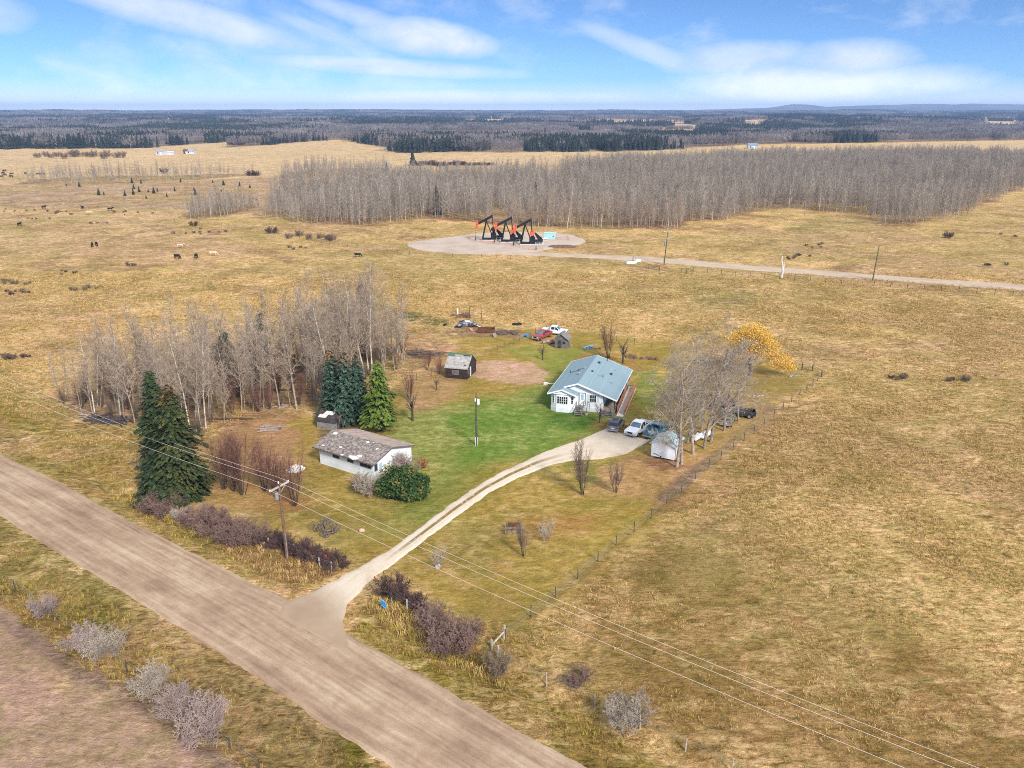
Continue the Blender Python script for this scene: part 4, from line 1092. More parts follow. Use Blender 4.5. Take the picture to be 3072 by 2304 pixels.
conif(1003, 1254, 3, 11.4, 2.5, spruce_blue, 'blue green spruce behind the round-roofed shed, left of its clump', 'blue green spruces', whorls=34, power=.72, leaf=.42, dens=1.25, base=.04, droop=.2)
conif(1042, 1264, 4, 11.6, 2.7, spruce_blue, 'tallest blue green spruce, middle of the clump beside the round-roofed shed', 'blue green spruces', whorls=34, power=.72, leaf=.42, dens=1.25, base=.05, droop=.2)
conif(1079, 1262, 5, 10.4, 2.5, spruce_blue, 'blue green spruce next to the yellowish pine, right of its clump', 'blue green spruces', whorls=32, power=.7, leaf=.42, dens=1.2, base=.06, droop=.2)
o_ = conif(1143, 1293, 6, 11.0, 3.2, pine_green, 'yellowish green pine standing behind the derelict white building', whorls=26, power=.72, leaf=.46, dens=1.2, base=.14, droop=.05)
o_.name = 'pine_tree'
for i, (px, py, h_, lb) in enumerate([(690, 1165, 10.5, 'dark spruce half hidden in the middle of the bare grove'), (655, 1150, 7.5, 'small dark spruce left of the taller one inside the bare grove'), (790, 1090, 10.0, 'grey green spruce towards the back of the bare grove'), (745, 1110, 6.5, 'low spruce between the two taller spruces of the bare grove')]):
    conif(px, py, 30 + i, h_, 2.1, grove_spruce, lb, 'spruces inside the grove', whorls=24, power=.7, leaf=.5, dens=.9, base=.1)

# young spruces dotted over the heath and spruces in the woods
def small_conifer(seed, Hh, R, mat):
    rnd = random.Random(seed); c = MB()
    for k in range(7):
        z0 = Hh * (.06 + .12 * k); r0 = R * (1 - .12 * k); o = len(c.v)
        vs = []
        for j in range(9):
            q = r0 * rnd.uniform(.65, 1.2); a = j * .698 + rnd.uniform(-.2, .2); vs.append((q * math.cos(a), q * math.sin(a), z0 - rnd.uniform(0, .08) * Hh))
        vs.append((0, 0, z0 + Hh * .24))
        c.add(vs, [(j, (j + 1) % 9, 9) for j in range(9)])
    t = MB().tube([(0, 0, -.1), (0, 0, Hh * .3)], [Hh * .02, Hh * .015], 5)
    return t.mesh('young_trunk', bark_dark), c.mesh('young_crown', mat)
YS = [small_conifer(50 + i, 4.0, 1.15, spruce_mass) for i in range(3)]
_z1 = ZP(0, 250, 2.212); _z2 = ZP(1000, 250, 2.212); _z3 = ZP(2000, 250, 2.063)
rnd = random.Random(8)
for (x, y, s_) in [(527, 688, .9), (441, 684, .6), (657, 742, 1), (690, 740, .5), (830, 746, .8), (886, 738, 1), (888, 700, .8), (924, 722, .9), (937, 665, .8), (876, 662, .9), (985, 721, .6), (1021, 730, .9), (1045, 718, .6), (1160, 716, .7), (1107, 752, .6), (1287, 714, .6), (1297, 742, 1), (1199, 656, .7), (1410, 660, .6), (1469, 722, .5), (1484, 676, 1), (1591, 683, .8), (1660, 695, .6), (1703, 776, .6), (971, 765, .6), (2010, 640, .7)]:
    place_tree('young_spruce', YS[rnd.randrange(3)], 'one of the small dark young spruces dotted over the reddish heath', 'tree', _z1(x, y), rnd.random() * 6, s_ * rnd.uniform(.9, 1.2), 'young spruces on the heath')
for (pt, s_, lb) in [(_z2(528, 545), 3.6, 'lone dark spruce beside a round bush, left of the far thicket'), (_z2(356, 612), 2.6, 'dark spruce poking up among the thin strip of aspens'), (_z3(139, 600), 3.3, 'dark spruce top showing above the grey wood, left of three'),
                     (_z3(488, 505), 3.2, 'dark spruce top above the grey wood below the blue-roofed farm'), (_z3(868, 500), 2.8, 'dark spruce top above the grey wood, right of three'), (_z2(686, 868), 3.3, 'dark spruce standing inside the front edge of the wood left of the pumpjacks'), (_z2(1340, 840), 3.4, 'green spruce inside the wood edge right of the pumpjacks')]:
    place_tree('spruce_tree', YS[1], lb, 'tree', pt, rnd.random() * 6, s_)

# ------------------------------------------------------------------ shrubs and yard trees
def shrubs(kind, sp, n, Hh, R, tm, cm, stems, spread, seed):
    return [tree_meshes(kind, sp, seed + i, Hh, R, tm, cm, stems, spread) for i in range(n)]
SH_P = shrubs('bush', BUSH, 3, 1.9, .035, twig_purple, twig_purple, 26, 1.1, 400)
SH_H = shrubs('bush', BUSH, 3, 1.9, .035, twig_hedge, twig_hedge, 24, 1.4, 405)
SH_L = shrubs('bush', BUSH, 2, 1.9, .035, twig_lichen, twig_lichen, 22, 1.1, 410)
SH_D = shrubs('bush', BUSH, 3, 1.5, .03, twig_dark, twig_dark, 20, 1.2, 420)
SH_B = shrubs('bush', BUSH, 2, 1.9, .035, twig_brown, twig_brown, 18, 1.4, 430)
UP_R = shrubs('clump', UPSHRUB, 3, 6.5, .065, bark_dark, twig_red, 10, .9, 440)
UP_B = shrubs('clump', UPSHRUB, 3, 5.0, .06, bark_dark, twig_brown, 9, .7, 450)
UP_G = shrubs('clump', SHRUB, 2, 2.0, .025, twig_brown, twig_lichen, 9, .4, 460)
FR = shrubs('fruit', FRUIT, 3, 2.4, .14, bark_dark, twig_brown, 1, 0, 470)
FRR = shrubs('fruit', FRUIT, 2, 2.4, .11, bark_dark, twig_red, 1, 0, 480)
def shrub(px, py, lib, s_, label, cat='bush', group=None, sz=None, name='bush'):
    i = int(px * 7 + py) % len(lib)
    return place_tree(name, lib[i], label, cat, P(px, py), (px * .37) % 6.28, s_, group, ('stems', 'twigs') if name == 'bush' else ('trunk', 'crown'), sz)
# below the road
shrub(300, 1948, SH_L, 1.3, 'large round pale grey bush in the near ditch, biggest below the gravel road', group='bushes below the road')
shrub(262, 1935, SH_P, 1.15, 'pinkish grey half of the big round bush in the near ditch', group='bushes below the road')
shrub(462, 2062, SH_L, 1.12, 'thin grey bush with dark stems, second below the gravel road', group='bushes below the road')
shrub(530, 2140, SH_P, 1.2, 'grey bush between the thin one and the tall lowest one near the bottom left', group='bushes below the road')
shrub(612, 2205, SH_P, 1.3, 'tall reddish grey bush nearest the bottom edge left of the road', group='bushes below the road', sz=1.75)
shrub(130, 1836, SH_P, .8, 'small purple bush near the left edge below the gravel road', group='bushes below the road', sz=1.1)
# hedge left of the driveway
for i, (x, y, lib, s_, lb) in enumerate([(482, 1535, SH_H, 1.5, 'grey bush at the foot of the roadside spruces'), (540, 1548, SH_L, .9, 'pale lichen-grey low bush right of the spruces'), (592, 1562, SH_H, 1.35, 'purple grey bush opening the row beside the gravel road'), (648, 1590, SH_H, 1.5, 'purple grey bush between the spruces and the power pole'),
                                         (700, 1606, SH_H, 1.355, 'wide tangled purple bush left of the power pole'), (748, 1624, SH_H, 1.5, 'drooping tangled bush with pale branches just left of the power pole')]):
    shrub(x, y, lib, s_, lb, group='roadside bushes left of the power pole')
def hedge(pts, lib, n, s0, label, grp):
    R_ = resample(pts, n); rr = random.Random(int(pts[0][0] * 10))
    for i, (x, y) in enumerate(R_):
        place_tree('hedge_bush', lib[i % len(lib)], label, 'bush', (x + rr.uniform(-.3, .3), y + rr.uniform(-.3, .3)), rr.uniform(0, 6), s0 * rr.uniform(.85, 1.15), grp, ('stems', 'twigs'))
hedge([P(775, 1608), P(850, 1640), P(930, 1668), P(985, 1692), P(1008, 1704)], SH_D, 13, 1.0, 'one of the low dark bushes in the trimmed hedge left of the driveway mouth', 'hedge left of the driveway')
shrub(1178, 1790, SH_D, 1.35, 'tallest dark bush of the short hedge beside the blue sign', group='bushes right of the driveway mouth', sz=1.7)
shrub(1208, 1802, SH_D, .95, 'second dark bush of the short hedge right of the blue sign', group='bushes right of the driveway mouth')
shrub(1234, 1812, SH_D, .8, 'third and lowest dark bush of the short hedge right of the blue sign', group='bushes right of the driveway mouth')
shrub(1258, 1824, SH_D, .9, 'last dark bush of the short hedge, next to the large purple bush', group='bushes right of the driveway mouth')
shrub(1305, 1880, SH_H, 1.25, 'purple bush with dark crown, left part of the large thicket right of the driveway', group='bushes right of the driveway mouth')
shrub(1350, 1935, SH_H, 1.45, 'largest pinkish purple bush right of the driveway mouth', group='bushes right of the driveway mouth')
shrub(1388, 1915, SH_H, 1.2, 'right-hand part of the large purple thicket right of the driveway', group='bushes right of the driveway mouth')
shrub(1492, 2010, SH_B, .85, 'thin brown bush near the leaning corner fence post', sz=1.2)
shrub(1880, 2185, SH_L, 1.25, 'lone grey and purple bush in the field at the bottom of the picture', sz=1.7)
shrub(1735, 2050, SH_H, .75, 'faint low brown bush in the field left of the lone grey bush')
# yard
shrub(1323, 1702, UP_G, .95, 'small grey bush with a white stone beside its foot', sz=1.1)
shrub(1571, 1670, UP_B, .62, 'bare vase-shaped bush in front of the old rusty implement', sz=.78)
shrub(1645, 1622, UP_G, 1.05, 'small pale grey bush right of the old rusty implement', sz=1.25)
shrub(1748, 1482, UP_B, 1.12, 'tall dark bare bush beside the curve of the driveway', sz=1.25)
shrub(1846, 1476, UP_B, .78, 'bare bush between the driveway turning place and the grey tin shed', sz=.8)
for (x, y, s_, lb) in [(673, 1466, 1.0, 'tall reddish clump of bare stems right of the roadside spruces, leftmost'), (701, 1472, 1.1, 'tall reddish clump of bare stems, second right of the roadside spruces'), (728, 1482, 1.2, 'tallest reddish clump of bare stems right of the roadside spruces'),
                        (796, 1470, .95, 'slim reddish bare clump behind the power pole, left'), (840, 1496, 1.0, 'dark reddish bare clump directly behind the power pole'), (886, 1516, 1.05, 'reddish bare clump right of the power pole top')]:
    place_tree('birch_clump', UP_R[int(x) % 3], lb, 'tree', P(x, y), x % 6, s_, 'reddish clumps behind the road hedge')
def yard(px, py, lib, s_, lb, sz=None, nm='fruit_tree'):
    return place_tree(nm, lib[int(px + py) % len(lib)], lb, 'tree', P(px, py), px % 6.28, s_, None, sz=sz)
yard(1628, 1080, FR, .95, 'small bare fruit tree in front of the red pickup')
yard(1826, 1074, [UP_R[0], UP_R[1]], 1.0, 'bushy reddish bare tree behind the right end of the house', nm='bare_tree')
yard(1868, 1090, FR, 1.5, 'bare branching tree behind the house, right of the reddish one', nm='bare_tree')
yard(1797, 1268, FRR, 1.0, 'small reddish tree with leftover fruit in front of the porch steps')
yard(1238, 1262, FR, 1.45, 'bare vase-shaped tree right of the yellowish pine', nm='bare_tree')
yard(1228, 1200, [UP_R[2], UP_R[0]], .72, 'pinkish bare bushy tree behind the yellowish pine', nm='bare_tree')
yard(1309, 1170, FR, .72, 'smallest bare fruit tree, in front of the dark log shed')
yard(1281, 1110, [UP_R[1]], .55, 'thin dark tree left of the log shed', nm='bare_tree')
yard(1316, 1122, [UP_R[2]], .5, 'thin bare tree touching the left side of the log shed', nm='bare_tree')
# leafy shrubs by the derelict building
def leafy(name, px, py, blobs, n, size, mat, label, seed, stems=None):
    t = thing(name, label, 'bush', P(px, py), 0)
    link('foliage', leaf_crown(seed, blobs, n, size, mat), t)
    lib = stems or SH_B[0]
    st = link('stems', lib[0], t); st.scale = (blobs[0][3] / 2.2,) * 3
    return t
leafy('green_shrub', 1208, 1490, [(0, 0, 1.9, 2.6, 2.3, 1.9), (1.4, -.6, 1.3, 2.3, 2.0, 1.3), (-1.5, .2, 1.3, 1.9, 1.8, 1.4), (.7, .4, 3.1, 1.3, 1.3, 1.0), (-.8, .9, 2.9, 1.1, 1.0, .9), (2.3, .3, 2.1, 1.2, 1.1, .9)], 560, .24, shrub_green, 'large dark green shrub at the near corner of the derelict white building', 3)
leafy('green_shrub', 1168, 1462, [(0, 0, 1.8, 1.2, 1.1, 1.5)], 520, .2, leaf_mat('olive_shrub', (142, 126, 66), (96, 94, 50), 1.4), 'yellowish brown leafy shrub against the derelict building door', 4)
shrub(1098, 1478, SH_L, 1.35, 'grey leafless bush left of the large green shrub')
shrub(1075, 1462, SH_B, .9, 'brown scrubby bush under the windows of the derelict white building')
shrub(1203, 1420, SH_P, 1.35, 'purple grey bush in front of the derelict building side wall')
leafy('rusty_shrub', 1268, 1402, [(0, 0, .7, .8, .8, .7)], 500, .16, shrub_rust, 'small rusty orange shrub at the right corner of the derelict building', 6)

# golden willow
_w = tree_meshes('willow', dict(POPLAR, lr=[.72, .46, .46, .5], n=[9, 7, 5, 3]), 901, 7.5, .34, bark_dark, poplar_twig, 3, .8)
t = thing('willow_tree', 'golden yellow leafed willow at the right edge of the yard', 'tree', P(2254, 1126), 0)
link('trunk', _w[0], t); link('branches', _w[1], t)
link('foliage', leaf_crown(77, [(-.8, 0, 6.2, 3.9, 3.2, 2.5), (-.3, .5, 8.4, 2.5, 2.2, 1.5), (-3.2, .3, 6.9, 2.0, 1.8, 1.7), (2.4, 0, 5.4, 2.7, 2.3, 1.9), (4.8, -.5, 2.9, 2.7, 2.1, 1.5), (-2.6, -.8, 4.2, 1.7, 1.6, 1.5), (1.6, .6, 7.2, 1.9, 1.8, 1.4), (6.6, -.8, 1.8, 1.3, 1.2, .9)], 470, .16, willow_gold), t)
# the big bare poplars
PO = [tree_meshes('poplar', POPLAR, 920 + i, 15.0, .24, bark_grey, poplar_twig, 1, 0, .06) for i in range(4)]
for i, (x, y, s_, rz, lb) in enumerate([(2030, 1402, 1.0, .4, 'bare poplar with a straight trunk rising in front of the grey tin shed'), (2045, 1393, .92, 2.0, 'bare poplar just right of the one in front of the tin shed'), (2080, 1362, .95, 3.3, 'bare poplar with crossing pale branches behind the tin shed'),
                                       (2112, 1345, .95, 5.0, 'bare poplar beside the two white covered machines'), (2132, 1326, 1.08, 1.2, 'tallest bare poplar in the middle of the row by the parked trucks'), (2172, 1292, .82, 4.1, 'bare poplar left of the mossy parked car'),
                                       (2216, 1262, .68, 2.7, 'leaning bare poplar rising in front of the dark pickup under the trees'), (2232, 1190, .42, .9, 'low bare poplar below the golden willow')]):
    place_tree('poplar_tree', PO[i % 4], lb, 'tree', P(x, y), rz, s_, 'bare poplars right of the driveway')
for i, (x, y, s_, lb) in enumerate([(2062, 1330, .8, 'twiggy bare poplar behind the teal pickup'), (2105, 1290, .9, 'bare poplar in the thick of the row, behind the snowmobiles')]):
    place_tree('poplar_tree', PO[(i + 2) % 4], lb, 'tree', P(x, y), i * 1.3, s_, 'bare poplars right of the driveway')
# single trees before the big wood, hedges and round bushes far off
_s5 = [P(2413, 652), P(2568, 683), P(2550, 665)]
place_tree('bare_tree', PO[1], 'lone dark bare tree in the meadow before the right part of the wood', 'tree', _s5[0], 1, .82)
def farbush(pt, s_, lb, lib=SH_D, grp=None):
    place_tree('bush', lib[int(abs(pt[0])) % len(lib)], lb, 'bush', pt, pt[1] % 6, s_, grp, ('stems', 'twigs'))
farbush(P(816, 700), 1.9, 'round dark bush in the pasture below the left end of the wood')
farbush(P(583, 678), 1.5, 'round dark bush on the fence line below the small aspen clump')
for x, y, s_ in [(868, 715, 1.0), (900, 708, 1.25), (925, 718, 1.1), (962, 715, 1.0), (985, 720, 1.1), (998, 722, 1.3)]:
    farbush(P(x, y), s_, 'one of a loose line of brown bushes left of the well pad', SH_B, 'brown bushes left of the well pad')
farbush(P(2843, 715), 1.7, 'grey round bush in the meadow near the right edge')
for x, y in [(752, 527), (770, 527), (493, 640 * 0 + 520)]:
    farbush(P(x, y), 2.8, 'round dark bush at the end of the far aspen hedgerow', grp='round bushes by the far hedgerow')
rnd = random.Random(12)
for i in range(20):
    farbush(_z2(570 + 17 * i + rnd.uniform(-6, 6), 546 - 3 * math.sin(i * .5) + rnd.uniform(-5, 3)), rnd.uniform(1.7, 3.3), 'one of the dark bushes in the thicket just behind the wood', grp='bushes of the far thicket')
for i in range(8):
    farbush(_z2(930 + 17 * i, 545), rnd.uniform(1.6, 2.2), 'one of the low dark bushes right of the far thicket', grp='bushes of the far thicket, right')
for i in range(14):
    farbush(_z1(260 + 42 * i + rnd.uniform(-12, 12), 492 + rnd.uniform(-6, 8)), rnd.uniform(2.4, 4.2), 'one of the grey bushes in front of the far left farm', SH_B, 'bushes in front of the far farm')
# heather-brown scrub patches in the pasture
rnd = random.Random(14)
SCR = []
for (px, py, w, n) in [(60, 850, 60, 7), (250, 870, 50, 6), (20, 880, 70, 12), (170, 640, 60, 9), (60, 633, 50, 6), (400, 640, 60, 6), (120, 660, 40, 4), (550, 700, 60, 5), (880, 745, 40, 4), (1160, 800 - 0, 0, 0), (200, 820, 30, 4), (410, 795, 40, 4), (300, 675, 50, 4), (2700, 1135, 30, 5), (2870, 1140, 30, 5), (2440, 738, 30, 5), (2385, 772, 45, 7), (3010, 705, 40, 3), (640, 692, 40, 4), (30, 1072, 60, 9), (2990, 800, 40, 3)]:
    for k in range(n):
        SCR.append((px + rnd.uniform(-w, w), py + rnd.uniform(-6, 6)))
for (x, y) in SCR:
    place_tree('scrub_bush', SH_B[rnd.randrange(2)] if rnd.random() < .75 else SH_D[rnd.randrange(3)], 'one of the low brown scrub bushes scattered over the open pasture', 'bush', P(x, y), rnd.random() * 6, rnd.uniform(.3, .6), 'scrub bushes on the pasture', ('stems', 'twigs'))

# undergrowth in the grove
rnd = random.Random(19)
ux, uy, ud = spots(GROVE, 3.9, 77)
for x, y in random.Random(3).sample(list(zip(ux, uy)), min(130, len(ux))):
    place_tree('undergrowth_bush', [UP_B[0], UP_R[1], UP_B[2]][rnd.randrange(3)], 'one of the thin brown saplings standing between the trunks of the yard grove', 'bush', (x, y), rnd.random() * 6, rnd.uniform(.4, .9), 'saplings inside the yard grove')

# ------------------------------------------------------------------ tall dry grass tufts
def tuft(seed, n, hgt, spread, mat):
    rnd = random.Random(seed); V = []; Fc = []
    for i in range(n):
        a = rnd.random() * 6.28; d = rnd.random() * spread; x, y = d * math.cos(a), d * math.sin(a)
        l = hgt * rnd.uniform(.6, 1.15); b = rnd.random() * 6.28; k = rnd.uniform(.25, 1.0); w = .014
        nx, ny = -math.sin(b) * w, math.cos(b) * w; ex, ey = math.cos(b) * l * k, math.sin(b) * l * k
        o = len(V)
        V += [(x - nx, y - ny, -.03), (x + nx, y + ny, -.03), (x + ex * .5 + nx, y + ey * .5 + ny, l * .62), (x + ex * .5 - nx, y + ey * .5 - ny, l * .62), (x + ex, y + ey, l * (1 - k * .35))]
        Fc += [(o, o + 1, o + 2, o + 3), (o + 3, o + 2, o + 4)]
    return bpy.data.objects.new('tuft', MB().add(V, Fc).mesh('tuft', mat))
def straw(nm, c1, c2): return M(nm, c1, c2, 2, .9, spec=.2, rand=.25)
straw_a, straw_b, straw_c = straw('pale_straw', (216, 186, 124), (180, 146, 88)), straw('olive_straw', (158, 134, 66), (128, 106, 50)), straw('brown_straw', (170, 130, 84), (130, 98, 62))
gold = straw('golden_grass', (184, 162, 78), (150, 130, 58))
def grass_points(n, xr, yr, seed):
    r = np.random.RandomState(seed)
    y = 38 + (yr - 38) * r.rand(n) ** 1.15; x = (r.rand(n) * 2 - 1) * (y * .68 + 12)
    return x, y, r
yardp = dpoly([(290, 950), (440, 950), (560, 880), (870, 760), (960, 700), (1180, 700), (1500, 745), (1770, 800), (1640, 950), (1440, 1120), (1130, 1380), (1000, 1330), (830, 1240), (700, 1200), (560, 1150), (420, 1110)])
def free(x, y):
    s_ = road_s(x, y)
    ok = ~((s_ < 0.6) & (s_ > -10.2)) & (DRIVE_D(x, y) > 3.2) & (poly_sd(x, y, yardp) > 0) & (poly_sd(x, y, GROVE) > -1) & (ACC_D(x, y) > 3.0) & (poly_sd(x, y, PAD) > 1.5)
    return ok
x, y, r = grass_points(420000, 0, 240, 3)
dens = fbm(x, y, 7, 3, 12.0) + .35 * (fbm(x, y, 28, 2, 2.6) - .5)
low = poly_sd(x, y, dpoly([(1300, 1500), (1200, 1290), (1380, 1150), (1520, 1060), (1640, 1120), (1900, 1340), (2212, 1480), (2400, 1720), (1330, 1720)])) < 0
s_ = road_s(x, y)
field = (poly_sd(x, y, dpoly([(-300, 1170), (0, 1300), (120, 1400), (260, 1500), (400, 1590), (560, 1700), (300, 1760), (-300, 1760)])) < 0)
k = free(x, y) & (r.rand(len(x)) < np.clip((dens - .36) * 4, .10, 1) * np.where(low, .35, .75) * np.where(field, 0, 1) * np.where((road_s(x, y) > .6) & (road_s(x, y) < 9) | (road_s(x, y) < -10.2) & (road_s(x, y) > -19), .45, 1))
x, y = x[k], y[k]; n = len(x)
vi = r.randint(0, 6, n)
s_ = road_s(x, y)
verge = ((s_ > .6) & (s_ < 9)) | ((s_ < -10.2) & (s_ > -19))
vi = np.where(verge, 6 + r.randint(0, 2, n), vi)
TU = [tuft(1, 9, .30, .30, straw_a), tuft(2, 9, .26, .34, straw_a), tuft(3, 8, .26, .28, straw_b), tuft(4, 9, .28, .32, straw_c), tuft(5, 8, .3, .3, straw_a), tuft(6, 8, .22, .3, straw_b), tuft(7, 11, .42, .32, gold), tuft(8, 11, .40, .34, straw_c)]
scatter('dry_grass', np.stack([x, y, terrain(x, y)], 1), r.uniform(0, 6.28, n), r.uniform(.45, 1.0, n) * (.75 + y / 300), vi, TU, 'tufts of dry straw coloured grass over the fields and verges')
# rank dead grass and weeds in the ditch corners beside the driveway mouth
def rank(poly, spc, seed, nm, lb, mats, hgt):
    gx, gy, gd = spots(poly, spc, seed, wob=.6); r2 = np.random.RandomState(seed); n = len(gx)
    kk = (road_s(gx, gy) > .4) & (DRIVE_D(gx, gy) > 2.6); gx, gy = gx[kk], gy[kk]; n = len(gx)
    scatter(nm, np.stack([gx, gy, terrain(gx, gy)], 1), r2.uniform(0, 6.28, n), r2.uniform(.7, 1.4, n), r2.randint(0, len(mats), n), [tuft(seed + i, 14, hgt, .34, m_) for i, m_ in enumerate(mats)], lb)
rank(dpoly([(470, 1175), (560, 1165), (720, 1200), (735, 1228), (690, 1262), (610, 1258), (520, 1215)]), .42, 201, 'ditch_weeds', 'rank dead grass in the ditch left of the driveway mouth', [straw_a, straw_c, straw_c], .6)
rank(dpoly([(785, 1315), (800, 1288), (860, 1300), (930, 1350), (990, 1420), (1060, 1440), (1120, 1500), (1000, 1440), (900, 1385), (830, 1345)]), .42, 211, 'ditch_grass', 'rank dead grass and weeds right of the driveway mouth', [straw_a, straw_c, gold], .6)
rank(dpoly([(260, 1050), (380, 1090), (560, 1180), (470, 1175), (330, 1110), (250, 1080)]), .6, 221, 'verge_grass', 'tall golden grass between the spruces and the gravel road', [gold, straw_a, straw_b], .55)

# ------------------------------------------------------------------ building materials
siding_white = M('white_siding', (232, 235, 240), (222, 226, 232), .8, .6, stripe=(2, .2), stripe_dark=.93)
skirt_white = M('white_skirting', (226, 230, 238), (212, 218, 226), .8, .6, stripe=(0, .4), stripe_dark=.94)
trim_white = M('white_trim', (238, 240, 242), (228, 230, 232), 1, .5)
roof_blue = M('blue_grey_shingles', (140, 160, 168), (114, 136, 146), 7, .9, stripe=(0, .3), stripe_dark=.92, lo=.3, hi=.7, detail=6)
glass_dark = M('window_glass', (40, 48, 54), (24, 30, 34), 2, .08, spec=.6)
glass_pale = M('door_glass', (170, 200, 214), (150, 184, 200), 2, .15, spec=.6)
wood_grey = M('weathered_grey_boards', (150, 144, 138), (104, 98, 94), 3, .95, stripe=(1, .16), stripe_dark=.75)
deck_grey = M('deck_boards', (168, 154, 140), (140, 126, 112), 2, .9, stripe=(1, .16), stripe_dark=.85)
ramp_grey = M('ramp_mat', (226, 218, 208), (206, 196, 184), 2, .9)
rail_brown = M('red_brown_rail', (180, 124, 92), (148, 98, 70), 2, .8, stripe=(1, .18), stripe_dark=.85)
post_brown = M('dark_brown_posts', (84, 58, 46), (58, 40, 34), 3, .8)
metal_grey = M('grey_metal', (170, 174, 178), (140, 146, 150), 2, .45, metal=.3)
black_metal = M('black_metal', (34, 34, 36), (22, 22, 24), 2, .5)
vent_dark = M('vent_dark', (60, 66, 72), (40, 44, 50), 2, .6)
old_white = M('old_white_siding', (226, 232, 234), (204, 210, 210), .5, .8, stripe=(2, .24), stripe_dark=.94, lo=.4, hi=.75)
shingle_old = M('peeling_shingles', (158, 146, 138), (100, 90, 85), 3.2, .95, stripe=(1, .28), stripe_dark=.78, detail=8, lo=.4, hi=.6)
shingle_brown = M('brown_ribbed_shingles', (190, 170, 156), (160, 140, 128), 1.2, .95, stripe=(0, .34), stripe_dark=.62)
torn_white = M('torn_underlay', (226, 222, 214), (186, 180, 172), 3, .9)
shed_dark = M('dark_weathered_boards', (82, 74, 72), (50, 46, 48), 2, .95, stripe=(0, .18), stripe_dark=.7)
shed_dark_h = M('black_logs', (72, 58, 52), (40, 34, 34), 2.5, .95, stripe=(2, .22), stripe_dark=.45)
plank_pale = M('pale_roof_planks', (176, 172, 168), (140, 134, 130), 2, .95, stripe=(1, .5), stripe_dark=.72)
roll_green = M('green_roll_roofing', (84, 116, 92), (60, 92, 70), 3, .9)
shack_grey = M('grey_old_boards', (126, 122, 122), (88, 84, 86), 3, .95, stripe=(2, .2), stripe_dark=.7)
tin_pale = M('pale_tin', (238, 240, 244), (222, 226, 232), 1, .6)
tin_blue = M('blue_grey_tin', (176, 200, 208), (152, 180, 190), 2, .5, stripe=(1, .3), stripe_dark=.93)
teal_pale = M('pale_teal_panels', (166, 204, 206), (150, 190, 194), 1, .5)
red_orange = M('orange_red_paint', (232, 106, 72), (210, 86, 58), 1.5, .5)
pad_white = M('concrete_skid', (206, 200, 192), (186, 178, 168), 1, .8)
rubber = M('tyre_rubber', (40, 38, 38), (28, 27, 27), 4, .9)
rim_grey = M('wheel_rim', (160, 162, 166), (120, 122, 126), 3, .4, metal=.5)
log_grey = M('split_logs', (168, 154, 142), (120, 106, 96), 4, .95)
dirt = M('dug_earth', (124, 96, 78), (90, 70, 58), 1.5, 1, bump=.4)
rust = M('rusty_iron', (120, 78, 60), (80, 52, 42), 3, .9)
old_iron = M('old_iron_wood', (136, 126, 116), (74, 64, 58), 4, .9)

def roofpoly(mb, poly, zf, th=.14):
    n = len(poly)
    top = [(x, y, zf(x, y)) for x, y in poly]; bot = [(x, y, z - th) for x, y, z in top]
    return mb.add(top + bot, [tuple(range(n)), tuple(range(2 * n - 1, n - 1, -1))] + [(i, n + i, n + (i + 1) % n, (i + 1) % n) for i in range(n)])
def bar(mb, a, b, w, h):
    """rectangular bar from a to b, w wide (level), h high"""
    dx, dy = b[0] - a[0], b[1] - a[1]; l = math.hypot(dx, dy)
    if l < 1e-6: nx, ny = w / 2, 0; return mb.box(a[0] - w / 2, a[1] - w / 2, min(a[2], b[2]), a[0] + w / 2, a[1] + w / 2, max(a[2], b[2]))
    nx, ny = -dy / l * w / 2, dx / l * w / 2
    return mb.hexa([(a[0] + nx, a[1] + ny, a[2] - h / 2), (a[0] - nx, a[1] - ny, a[2] - h / 2), (b[0] - nx, b[1] - ny, b[2] - h / 2), (b[0] + nx, b[1] + ny, b[2] - h / 2)],
                   [(a[0] + nx, a[1] + ny, a[2] + h / 2), (a[0] - nx, a[1] - ny, a[2] + h / 2), (b[0] - nx, b[1] - ny, b[2] + h / 2), (b[0] + nx, b[1] + ny, b[2] + h / 2)])
def wall_frame(p0, p1):
    """returns f(u, out, z) -> xyz on the wall from p0 to p1 (outside is to the right of p0->p1)"""
    dx, dy = p1[0] - p0[0], p1[1] - p0[1]; l = math.hypot(dx, dy); dx /= l; dy /= l
    return lambda u, o, z: (p0[0] + dx * u + dy * o, p0[1] + dy * u - dx * o, z)
def wbox(mb, f, u0, u1, o0, o1, z0, z1):
    return mb.hexa([f(u0, o0, z0), f(u1, o0, z0), f(u1, o1, z0), f(u0, o1, z0)], [f(u0, o0, z1), f(u1, o0, z1), f(u1, o1, z1), f(u0, o1, z1)])
def window(f, u0, u1, z0, z1, par, cols=1, rows=1, fm=None, gm=None, fw=.07):
    fm = fm or trim_white; gm = gm or glass_dark
    fr = MB()
    wbox(fr, f, u0 - fw, u1 + fw, -.02, .05, z0 - fw, z0); wbox(fr, f, u0 - fw, u1 + fw, -.02, .05, z1, z1 + fw)
    wbox(fr, f, u0 - fw, u0, -.02, .047, z0, z1); wbox(fr, f, u1, u1 + fw, -.02, .047, z0, z1)
    for i in range(1, cols): u = u0 + (u1 - u0) * i / cols; wbox(fr, f, u - .03, u + .03, .01, .042, z0, z1)
    for i in range(1, rows): z = z0 + (z1 - z0) * i / rows; wbox(fr, f, u0, u1, .01, .038, z - .015, z + .015)
    w = fr.build('window', fm, par)
    wbox(MB(), f, u0, u1, -.02, .02, z0, z1).build('pane', gm, w)
    return w

